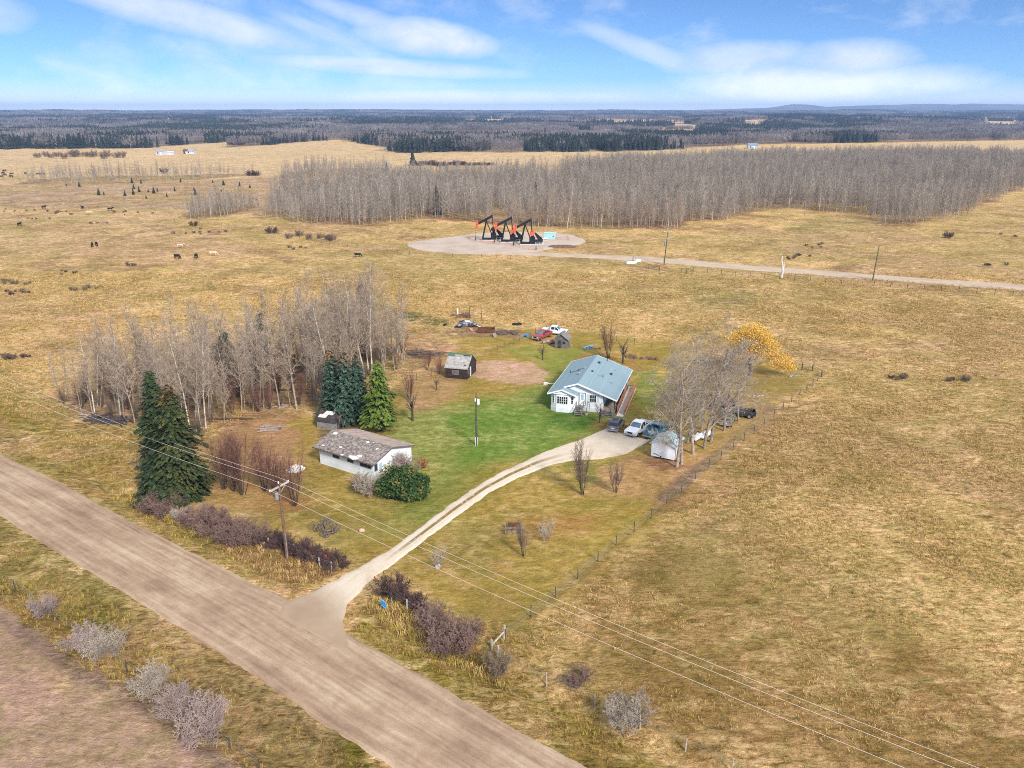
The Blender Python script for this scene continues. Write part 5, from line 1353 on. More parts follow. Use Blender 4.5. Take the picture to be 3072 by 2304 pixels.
# ------------------------------------------------------------------ the house
def build_house():
    h = thing('house', 'white sided house with a wide blue-grey shingle roof, bay window and side ramp', 'house', P(1653, 1229), math.radians(-16.5))
    zr = lambda s_, t_=0: 4.76 - .35 * abs(s_ - 4.2)
    w = MB()
    w.prism([(0, 0), (8.3, 0), (8.3, 3.2), (4.2, 4.6), (0, 3.1)], .95, 16.7, 1)
    w.build('wall', siding_white, h)
    b = MB(); bay = [(0, .93), (0, 0), (1.0, -.6), (3.0, -.6), (4.05, .2), (4.05, .93)]
    b.add([(x, y, .75) for x, y in bay] + [(x, y, 3.07) for x, y in bay], [tuple(range(6))[::-1], tuple(range(6, 12))] + [(i, (i + 1) % 6, 6 + (i + 1) % 6, 6 + i) for i in range(6)])
    b.add([(0, -.75, 3.05), (4.1, -.75, 3.05), (1.95, -.75, 3.82), (0, .93, 3.05), (4.1, .93, 3.05), (1.95, .93, 3.82)], [(0, 1, 2), (5, 4, 3), (0, 2, 5, 3), (1, 4, 5, 2), (0, 3, 4, 1)])
    b.build('bay_wall', siding_white, h)
    k = MB(); e = .035
    sk = [(-e, .93), (-e, -.01 - e), (1.0 - e * .5, -.6 - e), (3.0 + e * .5, -.6 - e), (4.05 + e, .2 - e), (4.05 + e, .93)]
    k.add([(x, y, -.1) for x, y in sk] + [(x, y, .74) for x, y in sk], [tuple(range(6))[::-1], tuple(range(6, 12))] + [(i, (i + 1) % 6, 6 + (i + 1) % 6, 6 + i) for i in range(6)])
    k.box(4.12, .90, -.1, 8.33, .944, .74); k.box(-.035, .96, -.1, -.003, 16.7, .74)
    k.build('skirting', skirt_white, h)
    r = MB()
    roofpoly(r, [(-.4, -.95), (1.95, -.95), (1.95, .45), (4.2, .45), (4.2, 17.2), (-.4, 17.2)], lambda x, y: zr(x))
    roofpoly(r, [(4.2, .45), (10.62, .45), (10.62, 17.2), (4.2, 17.2)], lambda x, y: zr(x))
    rb = lambda x, y: 3.9725 - .35 * (x - 1.95)
    roofpoly(r, [(1.95, -.95), (4.45, -.95), (4.45, .94), (1.95, .94)], rb)
    roof = r.build('roof', roof_blue, h)
    fa = MB()
    bar(fa, (-.43, -.97, zr(-.4) - .09), (-.43, 17.2, zr(-.4) - .09), .05, .2)
    bar(fa, (-.4, -.985, zr(-.4) - .09), (1.95, -.985, zr(1.95) - .09), .06, .22); bar(fa, (1.95, -.985, 3.9725 - .09), (4.45, -.985, rb(4.45, 0) - .09), .06, .22)
    bar(fa, (1.98, .415, zr(1.98) - .08), (4.2, .415, zr(4.2) - .08), .06, .24); bar(fa, (4.2, .415, zr(4.2) - .08), (10.62, .415, zr(10.62) - .08), .06, .24)
    bar(fa, (10.65, .42, zr(10.62) - .09), (10.65, 17.2, zr(10.62) - .09), .05, .18)
    bar(fa, (-.4, 17.23, zr(-.4) - .08), (4.2, 17.23, zr(4.2) - .08), .05, .2); bar(fa, (4.2, 17.23, zr(4.2) - .08), (10.62, 17.23, zr(10.62) - .08), .05, .2)
    fa.build('fascia', trim_white, h)
    for i, (s_, t_) in enumerate([(5.29, 13.5), (8.17, 13.2), (3.58, 9.3), (5.06, 8.3), (3.24, 6.3), (6.46, 7.6), (7.94, 10.5), (8.59, 6.8)]):
        z = zr(s_) - .05; v = MB()
        if i % 2 == 0: v.cyl((s_, t_, z), .19, .28, 10); v.cyl((s_, t_, z + .28), .27, .07, 10, .2)
        else: v.box(s_ - .17, t_ - .17, z, s_ + .17, t_ + .17, z + .2)
        v.build('roof_vent', metal_grey if i % 3 else vent_dark, roof)
    for s_, t_ in ((6.21, 16.3), (6.98, 7.85), (2.7, 8.5), (1.19, 8.8)):
        MB().cyl((s_, t_, zr(s_) - .05), .06, .5, 8).build('vent_pipe', vent_dark, roof)
    an = MB(); an.tube([(1.4, 8.5, zr(1.4) + .12), (2.9, 8.95, zr(2.9) + .14)], .035, 6); an.tube([(2.75, 8.6, zr(2.8) + .1), (2.95, 9.2, zr(2.9) + .3)], .03, 5)
    an.build('fallen_antenna', vent_dark, roof)
    MB().box(8.3, .1, 1.0, 8.301, .2, 1.1)
    # bay windows
    f = wall_frame((1.0, -.6), (3.0, -.6)); window(f, .15, 1.85, 1.45, 2.65, h, 5, 3)
    f = wall_frame((3.0, -.6), (4.05, .2)); window(f, .45, .85, 1.45, 2.6, h, 1, 4)
    f = wall_frame((0, 0), (1.0, -.6)); window(f, .4, .72, 1.5, 2.6, h, 1, 4)
    f = wall_frame((0, .95), (8.3, .95))
    dr = MB(); wbox(dr, f, 4.5, 5.4, -.02, .06, .98, 3.0); d_ = dr.build('door', trim_white, h)
    wbox(MB(), f, 4.72, 5.18, .05, .075, 1.9, 2.85).build('pane', glass_pale, d_)
    MB().ball((5.3, .85, 1.95), .05, .05, .05, 8, 5).build('handle', metal_grey, d_)
    df = MB(); wbox(df, f, 4.4, 4.49, -.01, .09, .98, 3.1); wbox(df, f, 5.41, 5.5, -.01, .09, .98, 3.1); wbox(df, f, 4.49, 5.41, -.01, .09, 3.01, 3.1)
    df.build('door_frame', M('door_frame_grey', (120, 128, 132), (100, 108, 112), 2, .6), h)
    window(f, 6.2, 7.2, 1.7, 2.85, h, 3, 2)
    for u in (5.75, 7.35): 
        m_ = MB(); wbox(m_, f, u, u + .32, .0, .03, 1.65, 2.9); m_.build('shutter', M('pale_shutter', (212, 216, 222), (196, 200, 208), 1, .6, stripe=(2, .1), stripe_dark=.85), h)
    f = wall_frame((8.3, .95), (8.3, 16.7))
    window(f, 3, 4.2, 1.6, 2.5, h, 2, 1); m_ = MB(); wbox(m_, f, 6.0, 6.95, -.01, .05, .75, 2.5); m_.build('side_door', trim_white, h)
    # front stairs
    st = MB()
    for i in range(5):
        z = .92 - .18 * i; st.box(4.15, .86 - .36 * (i + 1) - (.6 if i else 0) + (0 if i else -.6), z - .06, 5.35, .86 - .36 * i - (.6 if i else 0), z)
    st.box(4.2, -1.45, -.05, 4.26, .8, .12)
    bar(st, (4.2, -1.5, .06), (4.2, .1, .80), .06, .2); bar(st, (5.3, -1.5, .06), (5.3, .1, .80), .06, .2)
    sg = st.build('front_steps', wood_grey, h)
    hr = MB()
    for u in (4.17, 5.33):
        bar(hr, (u, -1.5, .95), (u, .2, 1.75), .07, .09)
        for t_, zz in ((-1.45, .0), (-.6, .35), (.2, .8)): hr.box(u - .04, t_ - .04, zz, u + .04, t_ + .04, .98 + (t_ + 1.5) * .47)
    hr.box(5.29, .2, 1.7, 5.37, .86, 1.78); hr.build('handrail', wood_grey, h)
    # porch deck along the right side
    dk = MB().box(8.33, .5, .6, 10.32, 16.4, .72).build('deck', deck_grey, h)
    MB().box(8.36, .56, -.05, 10.29, 16.3, .59).build('deck_base', wood_grey, h)
    for i in range(6):
        t_ = .75 + i * 3.1
        MB().box(10.16, t_ - .07, .72, 10.3, t_ + .07, zr(10.2) - .15).build('porch_post', post_brown, h)
    bar(MB(), (10.23, .6, 2.42), (10.23, 16.8, 2.42), .12, .2).build('porch_beam', post_brown, h)
    ps = MB()
    for i in range(4): z = .60 - .16 * i; ps.box(8.45, .48 - .3 * (i + 1), z - .07, 10.12, .48 - .3 * i, z)
    bar(ps, (8.42, -.75, 0.0), (8.42, .48, .6), .06, .2); bar(ps, (10.15, -.75, 0.0), (10.15, .48, .6), .06, .2)
    ps.build('porch_steps', wood_grey, h)
    pr = MB(); bar(pr, (10.18, -.75, .85), (10.18, .5, 1.5), .07, .1); pr.box(10.14, -.78, -.05, 10.22, -.7, .9); pr.box(10.14, .42, .6, 10.22, .5, 1.52); pr.build('step_rail', wood_grey, h)
    # ramp
    rp = MB(); zf = lambda t_: .06 + .62 * min(1, max(0, (t_ - .2) / 10.6))
    rp.hexa([(10.70, .15, -.05), (11.80, .15, -.05), (11.80, 10.8, zf(10.8) - .1), (10.70, 10.8, zf(10.8) - .1)], [(10.70, .15, .02), (11.80, .15, .02), (11.80, 10.8, zf(10.8)), (10.70, 10.8, zf(10.8))])
    rp.box(10.70, 10.82, .55, 11.80, 13.2, .70)
    ramp = rp.build('ramp', ramp_grey, h)
    for u, t0, t1 in ((10.64, 1.2, 10.8), (11.86, .6, 13.1)):
        rl = MB()
        rl.hexa([(u - .03, t0, zf(t0) + .1), (u + .03, t0, zf(t0) + .1), (u + .03, t1, zf(t1) + .05), (u - .03, t1, zf(t1) + .05)], [(u - .03, t0, zf(t0) + .92), (u + .03, t0, zf(t0) + .92), (u + .03, t1, zf(t1) + .95), (u - .03, t1, zf(t1) + .95)])
        bar(rl, (u, t0 - .05, zf(t0) + .97), (u, t1, zf(t1) + 1.0), .16, .06)
        n = 7
        for i in range(n): t_ = t0 + .1 + (t1 - t0 - .2) * i / (n - 1); rl.box(u - .06, t_ - .05, -.1, u + .06, t_ + .05, zf(t_) + .93)
        rl.build('ramp_rail', rail_brown, h)
    bar(MB(), (11.96, .6, .12), (11.96, 13.1, .62), .05, .16).build('ramp_edge_board', M('pale_edge_board', (214, 196, 176), (190, 170, 150), 1, .8), h)
    g_ = MB(); g_.box(10.74, 10.9, .72, 10.79, 10.96, 1.7); g_.box(11.72, 10.9, .72, 11.77, 10.96, 1.7); bar(g_, (10.76, 10.93, 1.66), (11.75, 10.93, 1.66), .05, .05); bar(g_, (10.76, 10.93, 1.2), (11.75, 10.93, 1.2), .04, .04)
    g_.build('ramp_gate', black_metal, h)
    return h
HOUSE = build_house()
def hw(s_, t_, z=0):   # house frame to world
    a = math.radians(-16.5); o = HOUSE.location
    return (o[0] + s_ * math.cos(a) - t_ * math.sin(a), o[1] + s_ * math.sin(a) + t_ * math.cos(a), tz(o[0], o[1]) + z)
t = thing('planter_tub', 'white woven planter tub beside the front steps', 'planter', hw(6.0, -.75), 0)
MB().tube([(0, 0, 0), (0, 0, .42)], [.2, .3], 12).build('tub', torn_white, t); MB().lump((0, 0, .42), .26, .26, .1, random.Random(3)).build('soil', dirt, t)
t = thing('porch_chair', 'dark folding chair on the porch at the top of the steps', 'chair', hw(9.3, 4.2, .72), .3)
MB().box(-.25, -.25, .38, .25, .25, .43).build('seat', post_brown, t); MB().box(-.25, .22, .44, .25, .27, .95).build('backrest', post_brown, t)
for x in (-.22, .22):
    for y in (-.22, .22): MB().box(x - .02, y - .02, 0, x + .02, y + .02, .38).build('leg', black_metal, t)
t = thing('ladder', 'grey wooden trellis leaning on the front wall beside the steps', 'trellis', hw(5.85, .25), math.radians(-16.5))
for x in (0, .42): MB().tube([(x, -.25, 0), (x, .45, 1.9)], .03, 5).build('rail', post_brown, t)
rg = MB()
for i in range(6): q = .12 + .15 * i; rg.tube([(0, -.25 + .7 * q, 1.9 * q), (.42, -.25 + .7 * q, 1.9 * q)], .022, 5)
rg.build('rungs', post_brown, t)
t.name = 'trellis'

# ------------------------------------------------------------------ derelict white building
def build_old():
    h = thing('derelict_building', 'derelict long white building with peeling grey and brown shingles', 'building', ZP(900, 1150, 4.485)(275, 1075), math.radians(-33))
    zr = lambda x, y: 3.66 - .29 * abs(y - 3.4)
    MB().prism([(0, -.1), (7.7, -.1), (7.7, 2.26), (3.4, 3.52), (0, 2.54)], 0, 9.9, 0).build('wall', old_white, h)
    r = MB(); roofpoly(r, [(-.75, -.55), (10.4, -.55), (10.4, 3.4), (-.75, 3.4)], zr, .12); rf = r.build('front_roof', shingle_old, h)
    r = MB(); roofpoly(r, [(-.75, 3.4), (10.4, 3.4), (10.4, 8.15), (-.75, 8.15)], zr, .12); r.build('rear_roof', shingle_brown, h)
    f = MB(); bar(f, (-.75, -.58, zr(0, -.55) - .08), (10.4, -.58, zr(0, -.55) - .08), .05, .18); bar(f, (10.43, -.55, zr(0, -.55) - .07), (10.43, 3.4, 3.59), .05, .14); bar(f, (10.43, 3.4, 3.59), (10.43, 8.15, zr(0, 8.15) - .07), .05, .14)
    f.build('eave_board', M('old_eave_board', (120, 108, 98), (86, 76, 70), 3, .9), h)
    rnd = random.Random(9)
    for (x, y, w, d) in [(.3, 2.9, .9, .6), (6.7, -.3, 1.9, .75), (7.3, .2, .9, .7), (3.3, .8, .6, .3), (6.3, 3.0, .6, .4), (.6, .2, .7, .3), (8.6, 2.3, .5, .4), (4.7, -.4, .5, .4), (7.2, 3.15, .3, .2)]:
        pts = [(x + w / 2 * math.cos(a) * rnd.uniform(.7, 1.2), y + d / 2 * math.sin(a) * rnd.uniform(.7, 1.2)) for a in [i * 6.283 / 9 for i in range(9)]]
        m_ = MB(); roofpoly(m_, pts, lambda a, b: zr(a, b) + .02, .04); m_.build('torn_patch', torn_white, rf)
    fw = wall_frame((0, 0), (9.8, 0))
    for u0, u1 in ((2.6, 3.7), (5.3, 6.3)): window(fw, u0, u1, 1.6, 2.25, h, 2, 1, fm=M('old_frame', (150, 148, 142), (120, 118, 112), 3, .9), gm=vent_dark)
    window(fw, 7.6, 9.5, 1.55, 2.25, h, 3, 1, fm=_mc['old_frame'], gm=vent_dark)
    fw = wall_frame((9.9, 0), (9.9, 7.7))
    m_ = MB(); wbox(m_, fw, .9, 1.75, -.02, .05, .1, 2.15); d_ = m_.build('door', trim_white, h)
    m_ = MB(); wbox(m_, fw, 1.05, 1.6, .04, .065, 1.0, 2.0); m_.build('pane', glass_pale, d_)
    window(fw, .2, .7, 1.2, 2.1, h, 1, 1, fm=_mc['old_frame'], gm=vent_dark)
    MB().tube([(6.5, 3.3, 3.4), (6.5, 3.3, 4.0)], .1, 8).build('flue', metal_grey, rf)
build_old()

# ------------------------------------------------------------------ sheds
def gable_shed(name, label, loc, rot, W, Dp, hw_, hr, wm, rm, over=.2, along='y', base=0, cat='shed', th=.08):
    h = thing(name, label, cat, loc, math.radians(rot))
    if along == 'y':
        MB().prism([(0, base), (W, base), (W, hw_), (W / 2, hr - th), (0, hw_)], 0, Dp, 1).build('wall', wm, h)
        zf = lambda x, y: hr - (hr - hw_) / (W / 2) * abs(x - W / 2) + .02
        r = MB(); roofpoly(r, [(-over, -over), (W / 2, -over), (W / 2, Dp + over), (-over, Dp + over)], zf, th); roofpoly(r, [(W / 2, -over), (W + over, -over), (W + over, Dp + over), (W / 2, Dp + over)], zf, th)
    else:
        MB().prism([(0, base), (Dp, base), (Dp, hw_), (Dp / 2, hr - th), (0, hw_)], 0, W, 0).build('wall', wm, h)
        zf = lambda x, y: hr - (hr - hw_) / (Dp / 2) * abs(y - Dp / 2) + .02
        r = MB(); roofpoly(r, [(-over, -over), (W + over, -over), (W + over, Dp / 2), (-over, Dp / 2)], zf, th); roofpoly(r, [(-over, Dp / 2), (W + over, Dp / 2), (W + over, Dp + over), (-over, Dp + over)], zf, th)
    return h, r.build('roof', rm, h), zf
# dark log shed with plank roof
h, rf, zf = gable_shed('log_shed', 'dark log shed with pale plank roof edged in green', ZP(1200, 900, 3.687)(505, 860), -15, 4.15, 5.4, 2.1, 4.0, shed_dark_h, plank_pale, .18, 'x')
m_ = MB(); roofpoly(m_, [(-.2, 2.05), (1.1, 2.05), (1.1, 2.72), (-.2, 2.72)], lambda a, b: zf(a, b) + .03, .03); roofpoly(m_, [(1.12, 2.45), (4.37, 2.45), (4.37, 2.72), (1.12, 2.72)], lambda a, b: zf(a, b) + .03, .03)
m_.build('green_roofing', roll_green, rf)
m_ = MB(); roofpoly(m_, [(2.6, 2.2), (4.2, 2.25), (3.9, 2.42), (2.8, 2.4)], lambda a, b: zf(a, b) + .03, .02); roofpoly(m_, [(3.3, .3), (3.8, .35), (3.7, .6), (3.4, .5)], lambda a, b: zf(a, b) + .03, .02); m_.build('hole_shade_patch', vent_dark, rf)  # dark sheets on the planks paint in the shade of roof holes
fw = wall_frame((0, 0), (4.15, 0)); window(fw, 1.3, 2.5, .85, 1.55, h, 2, 2, fm=wood_grey, gm=M('dusty_glass', (120, 116, 112), (80, 76, 72), 3, .6))
fw = wall_frame((4.15, 0), (4.15, 5.4)); m_ = MB(); wbox(m_, fw, 1.6, 2.2, -.01, .05, .1, 1.9); m_.build('door', torn_white, h); window(fw, .4, .9, 1.0, 1.6, h, 1, 1, fm=wood_grey)
# small weathered shack
h, rf, zf = gable_shed('weathered_shack', 'small grey weathered plank shack beside the parked trucks', ZP(1200, 900, 3.687)(1712, 530), -15, 2.6, 2.9, 2.05, 3.05, shack_grey, wood_grey, .3, 'y')
fw = wall_frame((0, 0), (2.6, 0)); m_ = MB(); wbox(m_, fw, .6, 1.3, -.01, .05, .05, 1.7); m_.build('door', shed_dark, h); window(fw, 1.6, 2.2, .9, 1.5, h, 1, 1, fm=wood_grey)
t = thing('leaning_board', 'long pale board leaning on the right wall of the weathered shack', 'board', hw(3.0, 0)[:2])
t.location = tuple(ZP(1200, 900, 3.687)(1905, 530)) + (0,)
bar(MB(), (0, 0, .03), (-.75, .75, 1.95), .12, .05).build('board', log_grey, t)
# grey tin shed by the poplars
h, rf, zf = gable_shed('tin_shed', 'pale grey tin shed with a blue-grey gable roof, propped on blocks under the poplars', ZP(1750, 1180, 5.53)(1120, 1060), -29, 3.35, 3.8, 2.25, 3.05, tin_pale, tin_blue, .22, 'y', base=.28)
m_ = MB()
for x in (.1, 2.9):
    for y in (.1, 3.3): m_.box(x, y, -.1, x + .35, y + .35, .27)
m_.build('blocks', wood_grey, h)
m_ = MB(); m_.tube([(.35, -.03, .55), (.5, -.04, .72), (1.2, -.04, .52)], .03, 5); m_.box(1.35, -.06, .32, 1.5, -.01, .5); m_.build('door_hardware', black_metal, h)
# round-roofed garden shed
def gambrel():
    h = thing('round_roofed_shed', 'small dark shed with a rounded peeling roof behind the derelict building', 'shed', ZP(900, 1150, 4.485)(232, 600), math.radians(-20))
    L_, W_ = 3.3, 2.7
    MB().box(0, 0, -.05, L_, W_, 1.25).build('wall', M('grey_board_wall', (140, 138, 136), (112, 108, 106), 2, .9, stripe=(2, .2), stripe_dark=.9), h)
    prof = [(-.12, 1.18), (.12, 1.75), (.55, 2.15), (1.35, 2.45), (2.15, 2.15), (2.58, 1.75), (2.82, 1.18)]
    inn = [(p[0] * .93 + .095, p[1] - .07) for p in prof][::-1]
    rf = MB().prism(prof + inn, -.12, L_ + .12, 0).build('roof', shed_dark, h)
    m_ = MB(); m_.prism([(p[0] * .9 + .13, p[1] - .08) for p in prof], L_ - .02, L_ + .03, 0); m_.prism([(p[0] * .9 + .13, p[1] - .08) for p in prof], -.03, .02, 0); m_.build('gable', shed_dark, h)
    d = MB().box(L_ + .0, .45, .05, L_ + .06, 2.25, 1.9).build('door', shed_dark, h)
    b = MB(); bar(b, (L_ + .08, .5, .1), (L_ + .08, 1.3, 1.85), .06, .08); bar(b, (L_ + .08, 1.3, 1.85), (L_ + .08, 2.2, .1), .06, .08); b.box(L_ + .05, .44, 1.84, L_ + .1, 2.26, 1.94); b.build('door_brace', wood_grey, d)
    rnd = random.Random(4); m_ = MB()
    for (x0, x1, pi) in ((.2, 1.5, 1), (.9, 1.9, 2), (2.0, 2.5, 2)):
        a_, b_ = prof[pi], prof[pi + 1]
        m_.slab([(x0, a_[0], a_[1] + .05), (x1, a_[0] + .05, a_[1] + .06), (x1 + .25, b_[0], b_[1] + .03), (x0 + .15, b_[0], b_[1] + .03)], .02)
    m_.build('torn_patch', torn_white, rf)
gambrel()

# ------------------------------------------------------------------ vehicles
def wheels(t, L, W, r, xs, tw=.24):
    for x in xs:
        for sd in (-1, 1):
            y = sd * (W / 2 - tw * .45)
            w = MB().tube([(x, y - tw / 2, r), (x, y + tw / 2, r)], r, 14).build('wheel', rubber, t)
            MB().tube([(x, y + sd * (tw / 2 - .02), r), (x, y + sd * (tw / 2 + .015), r)], r * .58, 10).build('rim', rim_grey, w)
def paint(name, c1, c2=None, rough=.35): return M(name, c1, c2 or tuple(int(v * .9) for v in c1), .8, rough, spec=.5, coat=.4)
def side_body(mb, prof, W, tumble=0.0, ztum=1.0):
    """extrude a side profile (x, z) across the width; points above ztum are drawn in by tumble"""
    def y(z): return W / 2 - (tumble * (z - ztum) if z > ztum else 0)
    n = len(prof)
    vs = [(x, -y(z), z) for x, z in prof] + [(x, y(z), z) for x, z in prof]
    return mb.add(vs, [tuple(range(n)), tuple(range(2 * n - 1, n - 1, -1))] + [(i, n + i, n + (i + 1) % n, (i + 1) % n) for i in range(n)])
def pickup(name, label, loc, rot, pm, L=5.6, W=1.9, crew=1.0, wreck=False, bedm=None, front=True, grp=None, tint=None):
    """x forward; origin under the middle"""
    t = thing(name, label, 'pickup truck', loc, math.radians(rot), grp)
    x0, x1 = -L / 2, L / 2
    cab0 = x0 + 2.15 - (crew - 1) * .35; cab1 = x1 - 1.55; rf = cab1 - .72
    b = MB()
    side_body(b, [(cab0, .42), (x1 - .12, .42), (x1, .6), (x1 - .02, .95), (x1 - .3, 1.06), (cab1 + .05, 1.13), (cab0, 1.13)], W)
    b.build('body', pm, t)
    c = MB(); tw = .28
    side_body(c, [(cab0, 1.12), (cab1 + .02, 1.12), (rf, 1.80), (rf - .1, 1.86), (cab0 + .12, 1.86), (cab0 + .02, 1.8)], W - .02, tw, 1.12)
    cb = c.build('cab', pm, t)
    # windows
    def yy(z, o=.012): return W / 2 - .01 - tw * (z - 1.12) + o
    g_ = MB()
    zb, zt = 1.2, 1.76
    def slope(z): return cab1 + .02 - (cab1 + .02 - rf) * (z - 1.12) / .68
    g_.add([(slope(zb) + .015, -yy(zb, -.1), zb), (slope(zb) + .015, yy(zb, -.1), zb), (slope(zt) + .015, yy(zt, -.09), zt), (slope(zt) + .015, -yy(zt, -.09), zt)], [(0, 1, 2, 3)])
    g_.build('windshield', M('windshield_glass', (104, 124, 142), (70, 88, 104), 1.5, .1, spec=.7) if not wreck else glass_dark, t)
    mid = (cab0 + slope(zb)) / 2
    for sd in (-1, 1):
        for a0, a1, nm in ((cab0 + .14, mid - .05, 'side_window'), (mid + .05, slope(zb) - .1, 'side_window')):
            g_ = MB(); top1 = min(a1, slope(zt) - .07)
            g_.add([(a0, sd * yy(zb), zb), (a1, sd * yy(zb), zb), (top1, sd * yy(zt), zt), (a0 + .05, sd * yy(zt), zt)], [(0, 1, 2, 3)])
            g_.build(nm, glass_dark, t)
    g_ = MB(); g_.add([(cab0 - .012 + .01, -yy(zb, -.2), 1.25), (cab0 - .002, yy(zb, -.2), 1.25), (cab0 + .0, yy(zt, -.2), 1.72), (cab0 + .0, -yy(zt, -.2), 1.72)], [(0, 1, 2, 3)]); g_.build('rear_window', glass_dark, t)
    # bed
    bd = MB()
    bd.box(x0 + .05, -W / 2 + .01, .45, cab0 - .03, -W / 2 + .09, 1.12); bd.box(x0 + .05, W / 2 - .09, .45, cab0 - .03, W / 2 - .01, 1.12)
    bd.box(x0, -W / 2 + .02, .5, x0 + .07, W / 2 - .02, 1.11); bd.box(cab0 - .1, -W / 2 + .1, .5, cab0 - .02, W / 2 - .1, 1.1)
    bed = bd.build('bed', pm, t)
    MB().box(x0 + .08, -W / 2 + .1, .55, cab0 - .11, W / 2 - .1, .62).build('bed_floor', bedm or M('bed_liner', (58, 58, 60), (44, 44, 46), 2, .8), t)
    ch = MB(); ch.box(x0 + .2, -.5, .32, x1 - .3, .5, .46); ch.build('chassis', black_metal, t)
    MB().box(x1 - .06, -W / 2 + .03, .42, x1 + .1, W / 2 - .03, .6).build('bumper', metal_grey, t)
    MB().box(x0 - .1, -W / 2 + .05, .45, x0 - .01, W / 2 - .05, .6).build('bumper', metal_grey, t)
    MB().box(x1 - .04, -W / 2 + .42, .66, x1 + .02, W / 2 - .42, .9).build('grille', black_metal, t)
    for sd in (-1, 1):
        MB().box(x1 - .05, sd * (W / 2 - .38) - (.0 if sd > 0 else .3) * 0 - .15, .68, x1 + .025, sd * (W / 2 - .38) + .25 * (1 if sd > 0 else .6), .88).build('headlight', M('lamp_glass', (226, 228, 226), (200, 204, 204), 2, .2), t)
        MB().box(x0 - .02, sd * (W / 2 - .13) - .07, .72, x0 + .03, sd * (W / 2 - .13) + .07, 1.02).build('taillight', M('tail_red', (170, 40, 36), (140, 30, 28), 2, .3), t)
        m_ = MB(); m_.box(slope(zb) - .3, sd * (W / 2 + .1) - .1, 1.12, slope(zb) - .18, sd * (W / 2 + .1) + .1, 1.32); m_.build('mirror', black_metal, t)
    wheels(t, L, W, .38, (x0 + 1.05, x1 - .95))
    return t
def suv(name, label, loc, rot, pm, L=4.5, W=1.82, Hh=1.66, dark_roof=None):
    t = thing(name, label, 'car', loc, math.radians(rot))
    x0, x1 = -L / 2, L / 2
    b = MB(); side_body(b, [(x0 + .06, .36), (x1 - .15, .34), (x1, .55), (x1 - .06, .86), (x1 - .35, .98), (x1 - 1.15, 1.06), (x0 + .1, 1.06), (x0, .9), (x0, .5)], W); b.build('body', pm, t)
    c = MB(); tw = .3; z0 = 1.05
    c0, c1, r0, r1 = x0 + .1, x1 - 1.1, x0 + .5, x1 - 1.95
    side_body(c, [(c0, z0), (c1, z0), (r1, Hh - .05), (r1 - .15, Hh), (r0 + .1, Hh), (r0, Hh - .05)], W - .04, tw, z0); c.build('cabin', dark_roof or pm, t)
    def yy(z, o=.012): return W / 2 - .02 - tw * (z - z0) + o
    zb, zt = z0 + .08, Hh - .12
    def fr(z): return c1 - (c1 - r1) * (z - z0) / (Hh - .05 - z0)
    def re(z): return c0 + (r0 - c0) * (z - z0) / (Hh - .05 - z0)
    MB().add([(fr(zb) + .015, -yy(zb, -.1), zb), (fr(zb) + .015, yy(zb, -.1), zb), (fr(zt) + .015, yy(zt, -.1), zt), (fr(zt) + .015, -yy(zt, -.1), zt)], [(0, 1, 2, 3)]).build('windshield', glass_dark, t)
    MB().add([(re(zb) - .015, -yy(zb, -.12), zb), (re(zb) - .015, yy(zb, -.12), zb), (re(zt) - .015, yy(zt, -.12), zt), (re(zt) - .015, -yy(zt, -.12), zt)], [(0, 1, 2, 3)]).build('rear_window', glass_dark, t)
    for sd in (-1, 1):
        xs = [re(zb) + .15, re(zb) + .95, re(zb) + 1.75, fr(zb) - .1]
        for k in range(3):
            a0, a1 = xs[k] + .02, xs[k + 1] - .03
            MB().add([(a0, sd * yy(zb), zb), (a1, sd * yy(zb), zb), (min(a1, fr(zt) - .05), sd * yy(zt), zt), (max(a0, re(zt) + .05), sd * yy(zt), zt)], [(0, 1, 2, 3)]).build('side_window', glass_dark, t)
        MB().box(x0 - .02, sd * (W / 2 - .2) - .17, .84, x0 + .06, sd * (W / 2 - .2) + .17, 1.0).build('taillight', M('tail_red', (170, 40, 36)), t)
        MB().box(x1 - .12, sd * (W / 2 - .3) - .2, .66, x1 - .0, sd * (W / 2 - .3) + .2, .8).build('headlight', M('lamp_glass', (226, 228, 226)), t)
        MB().box(fr(zb) - .3, sd * (W / 2 + .08) - .09, 1.06, fr(zb) - .18, sd * (W / 2 + .08) + .09, 1.22).build('mirror', pm, t)
        bar(MB(), (r0 + .2, sd * .62, Hh + .05), (r1 - .2, sd * .62, Hh + .05), .04, .04).build('roof_rail', metal_grey, t)
    MB().box(r0 + .5, -.45, Hh + .002, r1 - .3, .45, Hh + .012).build('sunroof', glass_dark, t)
    MB().box(x0 - .06, -W / 2 + .08, .36, x0 + .02, W / 2 - .08, .58).build('bumper', metal_grey, t)
    MB().box(x0 - .03, -.26, .7, x0 + .01, .26, .84).build('number_plate', trim_white, t)
    wheels(t, L, W, .35, (x0 + .85, x1 - .85))
    return t
suv('parked_suv', 'dark grey SUV parked nose away in front of the porch', P(1848, 1284), 69, paint('grey_paint', (128, 126, 130), (108, 106, 110)), dark_roof=paint('dark_paint', (84, 88, 96), (66, 70, 78)))
pickup('parked_pickup', 'white pickup facing the camera on the gravel turning place', P(1915, 1296), 234, paint('white_paint', (240, 242, 244), (230, 232, 236)), bedm=black_metal)
pickup('parked_pickup', 'teal pickup with open bed parked beside the tin shed', P(1972, 1303), 50, paint('teal_paint', (58, 124, 150), (44, 98, 124)), bedm=M('bed_load', (190, 196, 196), (120, 126, 128), 2, .8))
pickup('parked_pickup', 'old red pickup parked on the grass by the weathered shack', P(1626, 1014), 236, paint('faded_red_paint', (168, 70, 70), (134, 52, 54), .5), bedm=M('rust_bed', (120, 60, 54), (90, 50, 46), 2, .8))
